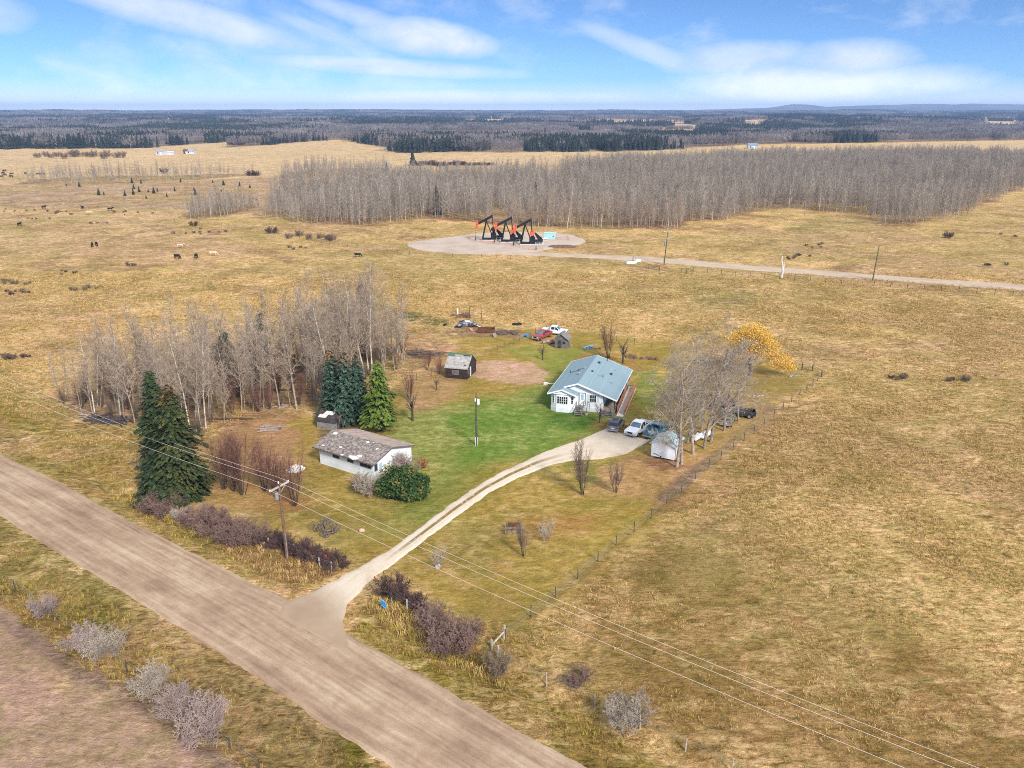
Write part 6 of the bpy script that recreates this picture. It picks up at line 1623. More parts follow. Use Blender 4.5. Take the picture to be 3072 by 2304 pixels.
pickup('parked_pickup', 'white crew cab pickup with a grey bed cover behind the weathered shack', P(1664, 1002), -16, paint('white_paint2', (236, 240, 244), (224, 228, 232)), crew=1.4, bedm=M('bed_cover', (150, 158, 162), (130, 138, 142), 1, .6))
pickup('parked_pickup', 'dark blue-black pickup under the poplars, tail towards the fence', P(2215, 1247), 170, paint('black_paint', (44, 50, 58), (32, 36, 42)), L=5.2)
suv('parked_car', 'black car half hidden behind the dark pickup under the poplars', P(2165, 1225), 165, paint('black_paint2', (52, 50, 58), (38, 36, 42)), L=4.4)
suv('mossy_car', 'mossy abandoned car with a pale roof patch among the poplar trunks', P(2182, 1268), 66, M('mossy_paint', (140, 140, 116), (98, 100, 84), 2, .8), L=4.2, Hh=1.45)
def trailer(label, loc, rot):
    t = thing('covered_snowmobile', label, 'snowmobile', loc, math.radians(rot))
    b = MB(); side_body(b, [(-1.3, .25), (1.2, .25), (1.45, .5), (1.0, .85), (.4, .95), (.1, .65), (-1.2, .75), (-1.35, .45)], .75, .2, .5); b.build('body', trim_white, t)
    MB().box(-1.2, -.2, .02, .3, .2, .24).build('track', rubber, t)
    for sd in (-1, 1): bar(MB(), (.5, sd * .42, .06), (1.6, sd * .42, .1), .14, .05).build('ski', black_metal, t)
    MB().add([(.45, -.3, .93), (.45, .3, .93), (.25, .25, 1.2), (.25, -.25, 1.2)], [(0, 1, 2, 3), (3, 2, 1, 0)]).build('windshield', glass_dark, t)
trailer('white snowmobile parked behind the tin shed, left of the pair', P(2092, 1318), 50)
trailer('white snowmobile parked behind the tin shed, right of the pair', P(2116, 1312), 55)

# ------------------------------------------------------------------ pumpjacks and well site
def pumpjack(loc, label, red):
    t = thing('pumpjack', label, 'pumpjack', loc, math.radians(4), 'pumpjacks on the well pad')
    MB().box(-.4, -1.4, 0, 8.0, 1.4, .3).build('concrete_base', pad_white, t)
    s_ = MB(); s_.box(-.1, -1.1, .3, 7.6, -.7, .8); s_.box(-.1, .7, .3, 7.6, 1.1, .8)
    for x in (0, 2.4, 4.6, 7.2): s_.box(x, -.7, .35, x + .3, .7, .75)
    s_.build('skid', black_metal, t)
    a = MB(); top = (1.55, 0, 7.2)
    for sd in (-1, 1):
        a.tube([(.15, sd * 1.0, .8), (1.5, sd * .28, 7.1)], .27, 6); a.tube([(3.6, sd * .6, 1.9), (1.6, sd * .25, 7.1)], .2, 6)
    for q in (.3, .55, .8): y_ = 1.0 - .72 * q; x_ = .15 + 1.35 * q; a.tube([(x_, -y_, .8 + 6.3 * q), (x_, y_, .8 + 6.3 * q)], .08, 5)
    a.build('samson_post', black_metal, t)
    bm = MB(); bar(bm, (-1.7, 0, 6.15), (3.9, 0, 9.0), .5, .95); bm.box(1.2, -.35, 7.1, 1.9, .35, 7.6); beam = bm.build('walking_beam', black_metal, t)
    for sd in (-1, 1): bar(MB(), (.9, sd * .225, 7.5), (1.9, sd * .225, 8.0), .02, .28).build('white_plate', trim_white, beam)
    hd = MB(); pr = []
    for i in range(9):
        q = math.radians(-34 + 68 * i / 8.0); pr.append((-1.0 - 1.9 * math.cos(q) * 1.0 + .35, 5.75 + 3.1 * math.sin(q) * .95))
    pr += [(-1.55, 7.2), (-1.5, 6.0), (-1.85, 4.2)]
    hd.prism(pr, -.28, .28, 1); head = hd.build('horsehead', red_orange, t)
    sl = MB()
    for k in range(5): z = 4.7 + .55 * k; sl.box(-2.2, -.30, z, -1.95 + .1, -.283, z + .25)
    sl.build('hole_shade_plates', M('hole_shade', (120, 50, 40), (100, 42, 36), 2, .8), head)  # darker red plates paint in the shade of the holes
    cb = MB(); cb.tube([(-2.62, -.1, 5.2), (-2.6, -.1, 1.6)], .035, 5); cb.tube([(-2.62, .1, 5.2), (-2.6, .1, 1.6)], .035, 5); cb.box(-2.75, -.2, 1.5, -2.45, .2, 1.65); cb.tube([(-2.6, 0, 1.5), (-2.6, 0, .6)], .05, 5); cb.build('bridle', black_metal, t)
    wh = MB(); wh.cyl((-2.6, 0, -.05), .16, .8, 8); wh.tube([(-3.0, 0, .45), (-2.2, 0, .45)], .12, 6); wh.cyl((-2.6, 0, .75), .22, .12, 8); wh.build('wellhead', rust if red else black_metal, t)
    gb = MB(); gb.box(3.2, -.95, .8, 5.2, .95, 2.7); gb.prism([(3.7, 2.6), (4.9, 2.6), (4.7, 3.6), (3.9, 3.6)], -.5, .5, 1); gb.build('gearbox', black_metal, t)
    for sd in (-1, 1):
        pm_ = MB(); pm_.tube([(3.75, sd * .75, 8.75), (4.1, sd * 1.0, 4.6)], .14, 5); pm_.build('pitman_arm', black_metal, t)
        c = MB(); bar(c, (4.1, sd * .95, 4.7), (4.5, sd * .95, 2.7), .2, .5); c.build('crank', black_metal, t)
        w = MB(); w.prism([(3.1, 3.9), (3.9, 4.8), (4.7, 4.6), (4.9, 3.8), (4.2, 3.2)] if not red else [(3.2, 3.4), (3.6, 4.5), (4.9, 5.0), (5.1, 4.1), (4.3, 3.3)], sd * 1.08 - .12, sd * 1.08 + .12, 1)
        w.build('counterweight', red_orange if red else black_metal, t)
    MB().tube([(3.75, -.8, 8.75), (3.75, .8, 8.75)], .14, 6).build('equalizer', black_metal, t)
    gd = MB(); gd.prism([(4.9, 3.9), (5.4, 4.3), (8.0, 2.1), (8.0, .8), (6.9, .8)], -.6, .6, 1); gd.box(5.3, -.7, .8, 7.0, .7, 1.7); gd.build('motor_guard', black_metal, t)
    rl = MB()
    for x in (5.2, 6.6, 8.2): rl.tube([(x, -1.9, 0), (x, -1.9, 1.1)], .035, 4)
    for z in (.55, 1.1): rl.tube([(5.2, -1.9, z), (8.2, -1.9, z)], .03, 4)
    rl.build('guard_rail', trim_white, t)
_pz = ZP(1200, 600, 3.687)
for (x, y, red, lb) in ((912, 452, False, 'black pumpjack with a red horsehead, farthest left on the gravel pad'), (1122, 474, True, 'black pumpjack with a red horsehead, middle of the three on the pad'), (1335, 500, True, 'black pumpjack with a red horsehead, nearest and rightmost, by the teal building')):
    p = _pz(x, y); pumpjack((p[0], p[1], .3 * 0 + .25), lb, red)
t = thing('well_site_building', 'pale teal equipment building on the well pad', 'building', _pz(1595, 440), math.radians(-4))
MB().box(0, 0, 0, 4.4, 2.8, 2.4).build('wall', teal_pale, t)
m_ = MB(); roofpoly(m_, [(-.1, -.1), (4.5, -.1), (4.5, 1.4), (-.1, 1.4)], lambda a, b: 2.8 - .25 * abs(b - 1.4), .08); roofpoly(m_, [(-.1, 1.4), (4.5, 1.4), (4.5, 2.9), (-.1, 2.9)], lambda a, b: 2.8 - .25 * abs(b - 1.4), .08); rf = m_.build('roof', teal_pale, t)
MB().cyl((3.4, 1.4, 2.7), .2, .4, 8).build('vent', metal_grey, rf)
m_ = MB(); wbox(m_, wall_frame((4.4, 0), (4.4, 2.8)), .3, 1.2, -.01, .04, .1, 2.0); m_.build('door', black_metal, t)
m_ = MB(); wbox(m_, wall_frame((0, 0), (4.4, 0)), 3.2, 3.6, -.01, .04, 1.1, 1.5); m_.build('window', glass_dark, t)
t = thing('equipment_skid', 'white piping skid between the nearest pumpjack and the teal building', 'equipment', _pz(1545, 455), 0)
MB().box(0, 0, .1, 3.2, 1.2, .3).build('frame', pad_white, t); MB().tube([(.2, .6, .9), (2.9, .6, .9)], .3, 10).build('tank', trim_white, t); MB().box(.5, .3, .3, .7, .9, .65).build('saddle', black_metal, t); MB().box(2.3, .3, .3, 2.5, .9, .65).build('saddle', black_metal, t)
def railing(label, pts, col_, hgt=1.1, step=2.4, name='pipe_railing'):
    t = thing(name, label, 'railing', (pts[0][0], pts[0][1], 0))
    tot = resample(pts, max(2, int(sum(math.dist(pts[i], pts[i + 1]) for i in range(len(pts) - 1)) / step)))
    o = pts[0]
    for x, y in tot: z = tz(x, y); MB().tube([(x - o[0], y - o[1], z - .1), (x - o[0], y - o[1], z + hgt)], .05, 4).build('post', col_, t)
    for f in (.5, .98):
        MB().tube([(x - o[0], y - o[1], tz(x, y) + hgt * f) for x, y in tot], .035, 4).build('rail', col_, t)
rail_red = M('faded_red_rail', (206, 130, 118), (186, 112, 102), 1, .7)
railing('faded red pipe railing in front of the three pumpjacks', [_pz(760, 440), _pz(800, 465), _pz(1030, 492), _pz(1250, 520), _pz(1420, 560), _pz(1580, 552)], rail_red)
railing('faded red pipe railing at the right end of the well pad', [_pz(1700, 440), _pz(1870, 455), _pz(1840, 415)], rail_red)
for (x, y, m_, lb) in ((1045, 485, rust, 'red wellhead valve in front of the middle pumpjack'), (1258, 515, black_metal, 'dark wellhead riser in front of the rightmost pumpjack'), (1505, 562, rust, 'rusty riser post at the near edge of the well pad')):
    t = thing('wellhead', lb, 'wellhead', _pz(x, y)); MB().tube([(0, 0, -.1), (0, 0, 1.5)], .12, 8).build('riser', m_, t); MB().tube([(-.45, 0, .7), (.45, 0, .7)], .1, 6).build('valve', m_, t); MB().cyl((0, 0, 1.5), .2, .12, 8).build('cap', m_, t)
t = thing('earth_berm', 'low brown earth heap at the near right edge of the well pad', 'earth heap', _pz(1790, 520)); MB().lump((0, 0, 0), 5.5, 2.6, .7, random.Random(1), 22, 8, .2).build('heap', dirt, t, True)
t = thing('barrier_box', 'white panel enclosure round a pipe riser beside the access road', 'enclosure', P(1882, 792), math.radians(20))
MB().box(0, 0, 0, 3.2, .12, .8).build('panel', trim_white, t); MB().box(3.25, 0, 0, 3.37, 2.2, .8).build('panel', trim_white, t); MB().box(3.4, 2.1, 0, 6.0, 2.22, .8).build('panel', trim_white, t); MB().box(-.12, .13, 0, 0, 2.2, .8).build('panel', trim_white, t)
MB().tube([(2.6, 1.2, 0), (2.6, 1.2, 2.2)], .1, 6).build('riser', black_metal, t); MB().tube([(3.2, .7, 0), (3.2, .7, 2.0)], .08, 6).build('riser', metal_grey, t)

# ------------------------------------------------------------------ poles and wires
pole_brown = M('treated_pole', (128, 98, 78), (92, 68, 54), 2, .9, rand=.05)
pole_dark = M('dark_pole', (96, 88, 84), (70, 64, 62), 2, .9)
pole_green = M('greenish_pole', (104, 104, 66), (78, 80, 52), 2, .9)
arm_grey = M('crossarm_wood', (190, 176, 166), (160, 148, 140), 2, .9)
wire_al = M('aluminium_wire', (216, 200, 190), (206, 190, 182), 1, .5)
px, py = P(862, 1672)
t = thing('power_pole', 'brown wooden power pole with crossarm and transformer beside the gravel road', 'power pole', (px, py))
pb = tz(px, py)
MB().tube([(0, 0, -.3), (-.06, 0, 5), (-.12, .02, 9.3)], [.19, .16, .12], 10).build('pole', pole_brown, t)
N_ = RD_N
ar = MB(); bar(ar, (-.1 - N_[0] * 1.25, -N_[1] * 1.25, 8.75), (-.1 + N_[0] * 1.25, N_[1] * 1.25, 8.95), .14, .16); bar(ar, (-.08, 0, 8.0), (-.1 - N_[0] * .8, -N_[1] * .8, 8.75), .05, .05); bar(ar, (-.08, 0, 8.0), (-.1 + N_[0] * .8, N_[1] * .8, 8.85), .05, .05); ar.build('crossarm', arm_grey, t)
WI = [(1.2, 9.12), (-.05, 9.45), (-1.2, 8.95)]
for o_, z in WI: MB().tube([(-.1 + N_[0] * o_, N_[1] * o_, z - .22), (-.1 + N_[0] * o_, N_[1] * o_, z)], [.07, .05], 8).build('insulator', trim_white, t)
MB().cyl((-.42, -.1, 7.4), .2, .7, 10).build('transformer', metal_grey, t)
cd = MB(); cd.tube([(.1, -.2, 0), (.1, -.19, 3.2)], .04, 5); cd.build('conduit', metal_grey, t)
for k, (o_, z) in enumerate(WI):
    pts = []
    for d_ in np.linspace(-78, 118, 50):
        q = (d_ / 95.0) % 1.0
        pts.append((px - .1 + N_[0] * o_ - RD_D[0] * d_ * 1.0, py + N_[1] * o_ - RD_D[1] * d_, pb + z - 4 * 1.5 * q * (1 - q)))
    ob = MB().tube([(a, b, c) for a, b, c in pts], .016, 4).build('power_line_wire', wire_al)
    tag(ob, ['overhead wire on the field side of the roadside pole, uppermost in view', 'overhead wire on top of the roadside pole, middle of the three', 'overhead wire on the road side of the crossarm, lowest in view'][k], 'wire', 'wires of the roadside power line')
p = P(1430, 1335)
t = thing('yard_pole', 'dark service pole with a white box standing on the lawn', 'power pole', p)
MB().tube([(0, 0, -.2), (0, 0, 4), (.03, 0, 8.0)], [.16, .13, .07], 8).build('pole', pole_dark, t)
MB().cyl((.32, -.05, 6.35), .19, .75, 10).build('transformer', trim_white, t); MB().box(-.16, -.22, 6.8, -.04, -.1, 7.3).build('insulator', trim_white, t)
MB().box(-.2, -.24, 1.35, .2, -.12, 1.75).build('meter_box', pole_dark, t)
for x in (-.16, .16): MB().tube([(x, -.18, 0), (x, -.18, 1.35)], .035, 5).build('conduit', trim_white, t)
def far_pole(bx, by, tx, ty, hgt, label, extra):
    a = P(bx, by); Y_ = a[1]; k = (H - hgt)
    b = P(tx, ty, hgt); z = tz(*a)
    t = thing('power_pole', label, 'power pole', a)
    dx = (b[0] - a[0]); dy = max(-.8, min(.8, b[1] - a[1])); dx = max(-1.6, min(1.6, dx))
    MB().tube([(0, 0, -.2), (dx, dy, hgt)], [.2, .13], 7).build('pole', pole_green, t)
    bar(MB(), (dx - 1.3, dy - .3, hgt - .3), (dx + 1.3, dy + .3, hgt - .3), .14, .16).build('crossarm', arm_grey, t)
    if extra:
        bar(MB(), (dx * .9 - .2, dy - .3, hgt - 2.4), (dx * .9 + 1.6, dy + .3, hgt - 2.2), .12, .14).build('crossarm', arm_grey, t)
        MB().cyl((dx * .8 - .5, dy, hgt - 4.6), .32, 1.3, 10).build('transformer', metal_grey, t)
        MB().tube([(-.25, -.2, 0), (-.2, -.2, 2.4)], .07, 5).build('conduit', metal_grey, t)
    for q in (-1.2, 1.2): MB().cyl((dx + q, dy + q * .23, hgt - .22), .06, .22, 6).build('insulator', trim_white, t)
far_pole(1992, 795, 2003, 692, 10.6, 'greenish power pole with transformer beside the access road', True)
far_pole(2618, 841, 2636, 737, 9.8, 'leaning greenish power pole by the right part of the access road', False)
# forked white snag
t = thing('dead_tree', 'forked white dead tree trunk beside the access road', 'tree', P(2345, 832))
MB().tube([(0, 0, -.2), (.1, 0, 2.2), (-.2, 0, 4.0), (-.55, 0, 5.0), (-.45, 0, 6.4)], [.34, .3, .26, .2, .12], 7).build('trunk', torn_white, t)
MB().tube([(-.1, 0, 2.4), (.5, 0, 3.3), (.4, 0, 4.6)], [.24, .18, .1], 6).build('branch', torn_white, t)

# ------------------------------------------------------------------ fences
def fence(label, pts, post_m, hgt=1.25, r=.055, wires=3, wire_r=.012, name='wire_fence', lean=.05, step=None, group=None):
    w = [P(*q) for q in pts]
    if step: 
        L_ = sum(math.dist(w[i], w[i + 1]) for i in range(len(w) - 1)); w = [tuple(q) for q in resample(w, int(L_ / step) + 1)]
    o = w[0]; z0 = tz(*o); rnd = random.Random(len(pts) * 7 + int(abs(o[0])))
    t = thing(name, label, 'fence', (o[0], o[1], z0), 0, group)
    tops = []
    for x, y in w[:100]:
        z = tz(x, y) - z0; lx, ly = rnd.uniform(-lean, lean), rnd.uniform(-lean, lean); hh_ = hgt * rnd.uniform(.9, 1.08)
        MB().tube([(x - o[0], y - o[1], z - .2), (x - o[0] + lx, y - o[1] + ly, z + hh_)], [r, r * .9], 6).build('post', post_m, t)
        tops.append((x - o[0] + lx, y - o[1] + ly, z, hh_))
    for k in range(wires):
        f = .95 - k * .28
        MB().tube([(a, b, c + d * f) for a, b, c, d in tops], wire_r, 3).build('wire', metal_grey, t)
    return t
post_d = M('dark_fence_post', (92, 82, 76), (62, 54, 50), 3, .95)
post_l = M('silvery_fence_post', (190, 182, 170), (150, 142, 130), 3, .95)
fence('wire fence with dark posts running up the right side of the yard', [(1516, 1921), (1592, 1852), (1666, 1792), (1733, 1740), (1793, 1687), (1848, 1639), (1902, 1597), (1953, 1557), (2000, 1512), (2044, 1478), (2087, 1436), (2126, 1402), (2163, 1379), (2199, 1349), (2232, 1322), (2262, 1300), (2292, 1275), (2322, 1251), (2349, 1229), (2374, 1205), (2399, 1185), (2420, 1170), (2438, 1156), (2453, 1143), (2464, 1132)], post_d)
fence('wire fence with thin dark posts behind the yard and shack', [(1250, 1141), (1294, 1128), (1400, 1090), (1455, 1065), (1492, 1050), (1512, 1043), (1530, 1038), (1542, 1033), (1559, 1023), (1590, 1012), (1606, 1000), (1640, 992), (1749, 1011), (1797, 1016), (1850, 1024), (1903, 1033), (1955, 1040), (2012, 1049), (2080, 1058), (2150, 1068), (2240, 1082), (2330, 1096), (2406, 1110)], post_d, wires=2)
fence('roadside fence of silvery posts below the hedge left of the driveway', [(775, 1618), (807, 1638), (882, 1661), (918, 1680), (960, 1702), (995, 1716)], post_l, hgt=1.3, r=.09, wires=2)
fence('roadside fence of silvery posts right of the driveway mouth', [(1175, 1808), (1221, 1833), (1290, 1872), (1400, 1930), (1494, 1972)], post_l, hgt=1.4, r=.09, wires=2)
fence('sparse roadside fence in the long grass at the bottom right', [(1500, 1975), (1640, 2050), (1785, 2117), (1920, 2180), (2056, 2247), (2195, 2312), (2400, 2420)], post_l, hgt=1.3, r=.06, wires=2)
fence('sparse fence of dark posts along the field below the gravel road', [(45, 1765), (160, 1860), (380, 2010), (540, 2130), (690, 2246), (778, 2318)], post_d, hgt=1.3, wires=2)
fence('long wire fence on the near side of the access road and well pad', [(475, 661), (620, 672), (800, 697), (1000, 735), (1215, 765), (1500, 775), (1800, 795), (1940, 803)], post_d, hgt=1.3, r=.07, wires=2, wire_r=.02, step=5.0)
fence('wire fence with evenly spaced posts right of the access road gates', [(2080, 815), (2250, 829), (2350, 838), (2480, 847), (2610, 856), (2760, 866), (2930, 880), (3150, 896)], post_d, hgt=1.4, r=.08, wires=2, wire_r=.02, step=4.2)
def brace(label, pts, hh_=1.35, mid=None):
    w = [P(*q) for q in pts]; o = w[0]; t = thing('corner_brace', label, 'fence', o)
    for x, y in w: MB().tube([(x - o[0], y - o[1], -.1), (x - o[0], y - o[1], hh_)], .1, 7).build('post', post_d, t)
    for (x0, y0), (x1, y1) in zip(w[:-1], w[1:]): MB().tube([(x0 - o[0], y0 - o[1], hh_ - .15), (x1 - o[0], y1 - o[1], hh_ - .12)], .07, 6).build('rail', post_l, t)
brace('timber corner brace with top rails at the far right corner of the yard', [(2406, 1110), (2437, 1113), (2464, 1131)])
t = thing('corner_brace', 'leaning silvery corner post with a slanted brace near the lower fence end', 'fence', P(1512, 1920))
MB().tube([(0, 0, -.2), (.05, 0, 1.6)], .11, 7).build('post', post_l, t); MB().tube([(0, 0, .9), (-1.1, -1.2, .35)], .08, 6).build('rail', post_l, t); MB().tube([(-1.1, -1.2, -.2), (-1.1, -1.2, .9)], .1, 6).build('post', post_l, t)
def gate(label, a, b, hh_=1.5, n=5):
    p0, p1 = P(*a), P(*b); t = thing('corral_panel', label, 'gate', p0)
    dx, dy = p1[0] - p0[0], p1[1] - p0[1]
    for q in (0, .5, 1): MB().tube([(dx * q, dy * q, -.1), (dx * q, dy * q, hh_)], .08, 6).build('post', post_d, t)
    for k in range(n): z = .25 + (hh_ - .3) * k / (n - 1); MB().tube([(0, 0, z), (dx, dy, z)], .035, 5).build('rail', post_d, t)
gate('dark timber corral panel left of the gateway below the access road', (1946, 806), (1978, 811)); gate('dark timber corral panel right of the gateway below the access road', (2043, 818), (2076, 822))

# ------------------------------------------------------------------ signs and markers
t = thing('address_sign', 'small blue address sign on a thin post beside the driveway mouth', 'sign', P(1152, 1836), math.radians(-42))
MB().tube([(0, 0, -.1), (0, 0, 1.15)], .025, 6).build('post', metal_grey, t)
bd = MB().box(-.38, -.015, .75, .38, .015, 1.4).build('board', M('sign_blue', (36, 170, 240), (30, 160, 232), 1, .4), t)
fr_ = MB(); fr_.box(-.40, -.022, 1.36, .40, -.016, 1.41); fr_.box(-.40, -.022, .74, .40, -.016, .78); fr_.box(.36, -.022, .74, .40, -.016, 1.41); fr_.build('border', M('sign_pale', (190, 222, 246), (180, 214, 240), 1, .4), bd)
t = thing('marker_sign', 'small orange-red marker board in the end of the left hedge', 'sign', P(979, 1697), math.radians(-30))
MB().tube([(0, 0, -.1), (0, 0, 1.0)], .025, 6).build('post', post_d, t); MB().box(-.17, -.015, .9, .17, .015, 1.35).build('board', M('marker_red', (236, 84, 44), (220, 70, 38), 1, .5), t)

# ------------------------------------------------------------------ yard things
def spoke_wheel(t, c, r, ang, n=8, w=.08, tilt=0):
    """iron spoked wheel standing on the ground facing direction ang"""
    b = MB(); ca, sa = math.cos(ang), math.sin(ang); pts = []
    for i in range(17):
        a = 2 * math.pi * i / 16; pts.append((c[0] + ca * r * math.cos(a), c[1] + sa * r * math.cos(a), c[2] + r + r * math.sin(a)))
    b.tube(pts, .05, 5, False); w_ = b.build('wheel', old_iron, t)
    s_ = MB()
    for i in range(n): a = 2 * math.pi * i / n; s_.tube([(c[0], c[1], c[2] + r), (c[0] + ca * r * math.cos(a), c[1] + sa * r * math.cos(a), c[2] + r + r * math.sin(a))], .022, 4)
    s_.tube([(c[0] - sa * .12, c[1] + ca * .12, c[2] + r), (c[0] + sa * .12, c[1] - ca * .12, c[2] + r)], .08, 8); s_.build('spokes', old_iron, w_)
_mz = ZP(600, 1350, 4.148)
o = _mz(1560, 1060)
t = thing('horse_drawn_implement', 'antique horse drawn implement with spoked wheels on the lawn by the hedge', 'farm implement', o)
q_ = lambda x, y: (_mz(x, y)[0] - o[0], _mz(x, y)[1] - o[1], 0)
for (x, y, r, a) in ((1425, 985, .55, .3), (1465, 1012, .38, .3), (1560, 925, .5, .9), (1595, 950, .65, 1.1), (1545, 1060, .42, .6), (1665, 1010, .55, .9), (1700, 1030, .62, 1.0), (1575, 1088, .3, .2)): spoke_wheel(t, q_(x, y), r, a)
fr_ = MB()
for a, b, r in (((1425, 985), (1545, 940), .06), ((1510, 960), (1560, 1060), .07), ((1560, 930), (1575, 1060), .08), ((1545, 1060), (1700, 1020), .06), ((1575, 1088), (1690, 1060), .05)):
    A_, B_ = q_(*a), q_(*b); fr_.tube([(A_[0], A_[1], .5), (B_[0], B_[1], .55)], r, 6)
fr_.build('frame', old_iron, t)
tn = MB(); A_ = q_(1600, 1040)
for i in range(9): tn.tube([(A_[0] + i * .13 - .3, A_[1] + .1 * i - .3, .5), (A_[0] + i * .13 - .2, A_[1] + .1 * i - .6, .1)], .025, 4)
tn.build('tines', rust, t)
o = P(1540, 1600); t = thing('rusty_implement', 'old rusty two-wheeled farm implement on the grass right of the driveway', 'farm implement', o)
for (x, y, r, a) in ((-.9, 0, .5, .2), (.9, .1, .5, .2), (-.7, .9, .45, .2), (.8, 1.0, .45, .2)): spoke_wheel(t, (x, y, 0), r, a + 1.3)
fr_ = MB(); fr_.tube([(-.9, 0, .5), (.9, .1, .5)], .07, 6); fr_.tube([(-.7, .9, .5), (.8, 1, .5)], .07, 6); fr_.tube([(0, 0, .55), (0, 1.0, .55)], .07, 6); fr_.box(-.8, .75, .55, .8, .95, .9); fr_.build('frame', rust, t)
tn = MB(); rnd = random.Random(2)
for i in range(14): x = -.9 + i * .14; tn.tube([(x, .3, .6), (x + .05, -.2 + rnd.random() * .2, .3), (x, -.3, .02)], .03, 4)
tn.build('tines', log_grey, t)
def lumps(name, label, cat, loc, n, rx, ry, sz, mat, seed, h0=.0):
    t = thing(name, label, cat, loc); rnd = random.Random(seed); m_ = MB()
    for i in range(n):
        s_ = sz * rnd.uniform(.5, 1.2); m_.lump((rnd.uniform(-rx, rx), rnd.uniform(-ry, ry), h0 + s_ * .2), s_, s_ * .8, s_ * .55, rnd, 8, 5, .5)
    m_.build('pile', mat, t); return t
def sticks(name, label, cat, loc, n, L_, r, mat, seed, rx=.6, ry=.4, hgt=.6, rot=0, spread=.25):
    t = thing(name, label, cat, loc, rot); rnd = random.Random(seed); m_ = MB()
    for i in range(n):
        a = rnd.gauss(0, spread); l = L_ * rnd.uniform(.6, 1.1) / 2; x, y = rnd.uniform(-rx, rx), rnd.uniform(-ry, ry); z = r + hgt * (1 - abs(y) / (ry + .01)) * rnd.random()
        m_.tube([(x - math.cos(a) * l, y - math.sin(a) * l, z), (x + math.cos(a) * l, y + math.sin(a) * l, z + rnd.uniform(-.1, .15))], [r, r * .8], 5)
    m_.build('sticks', mat, t); return t
sticks('log_pile', 'grey stacked firewood pile at the near edge of the grove', 'wood pile', P(812, 1288), 22, 3.2, .09, log_grey, 1, .5, .5, .7, .2, .12)
sticks('log_pile', 'dark fallen logs heaped at the near left corner of the grove', 'wood pile', P(330, 1262), 26, 3.6, .12, M('dark_logs', (86, 80, 84), (54, 50, 56), 3, .95), 2, 2.8, 1.2, .6, -.3, .6)
sticks('log_pile', 'pale sawn logs beside the dark heap in the grove corner', 'wood pile', P(262, 1252), 7, 1.5, .12, log_grey, 3, 1.2, .8, .3, -.2, .4)
sticks('log_pile', 'few short logs and a stump on the litter right of the grove spruces', 'wood pile', P(838, 1222), 6, 1.2, .12, log_grey, 5, 1.2, .5, .2, .6, .5)
for i, (x, y, L_, rz, lb) in enumerate([(870, 1170, 7, .1, 'fallen trunk lying across the clearing of the grove'), (700, 1258, 6, .05, 'long fallen trunk in front of the bare grove, left'), (905, 1120, 5, -.1, 'fallen trunk at the back of the grove clearing')]):
    t = thing('fallen_trunk', lb, 'log', P(x, y), rz); MB().tube([(-L_ / 2, 0, .15), (0, .1, .2), (L_ / 2, .1, .12)], [.14, .12, .07], 6).build('trunk', bark_dark, t)
sticks('brush_pile', 'low heap of cut branches between the grove and the log shed', 'brush pile', P(1283, 1066), 90, 3.2, .035, M('brush', (126, 112, 102), (84, 72, 66), 2, .95), 7, 3.4, 1.3, 1.3, 0, .6)
lumps('dirt_mound', 'left of two dug earth rings behind the house', 'earth heap', P(1893, 1072), 16, 1.1, .8, .45, dirt, 1); lumps('dirt_mound', 'right wider dug earth ring behind the house', 'earth heap', P(1945, 1077), 22, 1.8, .8, .4, dirt, 2)
_jz = ZP(1200, 900, 3.687)
lumps('dirt_mound', 'brown earth heap behind the yard near the white standpipe', 'earth heap', _jz(660, 185), 14, 2.4, 1.3, .7, dirt, 3)
lumps('dirt_mound', 'dark earth heap left of the scrap by the rear fence', 'earth heap', _jz(1170, 375), 20, 2.4, 1.2, .7, M('dark_earth', (104, 90, 78), (74, 62, 54), 2, 1), 4)
lumps('tyre_heap', 'heap of black tyres in the pasture behind the yard', 'tyres', _jz(1288, 270), 7, 1.0, .5, .55, rubber, 5)
t = thing('standpipe', 'white standpipe behind the brown earth heap', 'pipe', _jz(638, 158)); MB().tube([(0, 0, -.1), (0, 0, 1.3)], .16, 8).build('pipe', trim_white, t); MB().cyl((0, 0, 1.3), .22, .1, 8).build('cap', trim_white, t)
t = thing('swing_frame', 'bare metal swing frame behind the scrap heap', 'swing frame', _jz(835, 215), .1)
for x in (-1.5, 1.5):
    for y in (-.9, .9): MB().tube([(x, y, 0), (x * .85, 0, 3.2)], .06, 5).build('leg', rust, t)
MB().tube([(-1.3, 0, 3.2), (1.3, 0, 3.2)], .06, 5).build('top_bar', rust, t); MB().tube([(-.4, 0, 3.2), (-.5, 0, .6)], .02, 4).build('chain', rust, t)
t = thing('wrecked_car', 'crushed wreck of a white and black car on the scrap heap', 'car wreck', _jz(745, 290), .15)
b = MB(); side_body(b, [(-2.1, .2), (2.1, .2), (2.2, .6), (1.2, .8), (.6, 1.15), (-.6, 1.15), (-1.2, .8), (-2.2, .7)], 1.7, .35, .8); b.build('body', M('wreck_paint', (150, 152, 156), (60, 60, 64), 1.4, .7, lo=.45, hi=.55), t)
MB().box(-.55, -.6, 1.16, .55, .6, 1.19).build('roof_panel', trim_white, t)
for x in (-1.4, 1.4): MB().tube([(x, -.88, .25), (x, -.7, .25)], .28, 8).build('wheel', rubber, t)
t = thing('rusty_truck_box', 'rusty brown truck box lying right of the crushed car', 'truck box', _jz(950, 355), -.1)
bx = MB(); bx.box(-1.9, -.8, .1, 1.9, .8, .2); bx.box(-1.9, -.8, .2, 1.9, -.72, .85); bx.box(-1.9, .72, .2, 1.9, .8, .95); bx.box(1.82, -.72, .2, 1.9, .72, 1.15); bx.box(-1.9, -.72, .2, -1.82, .72, .7); bx.build('box', rust, t)
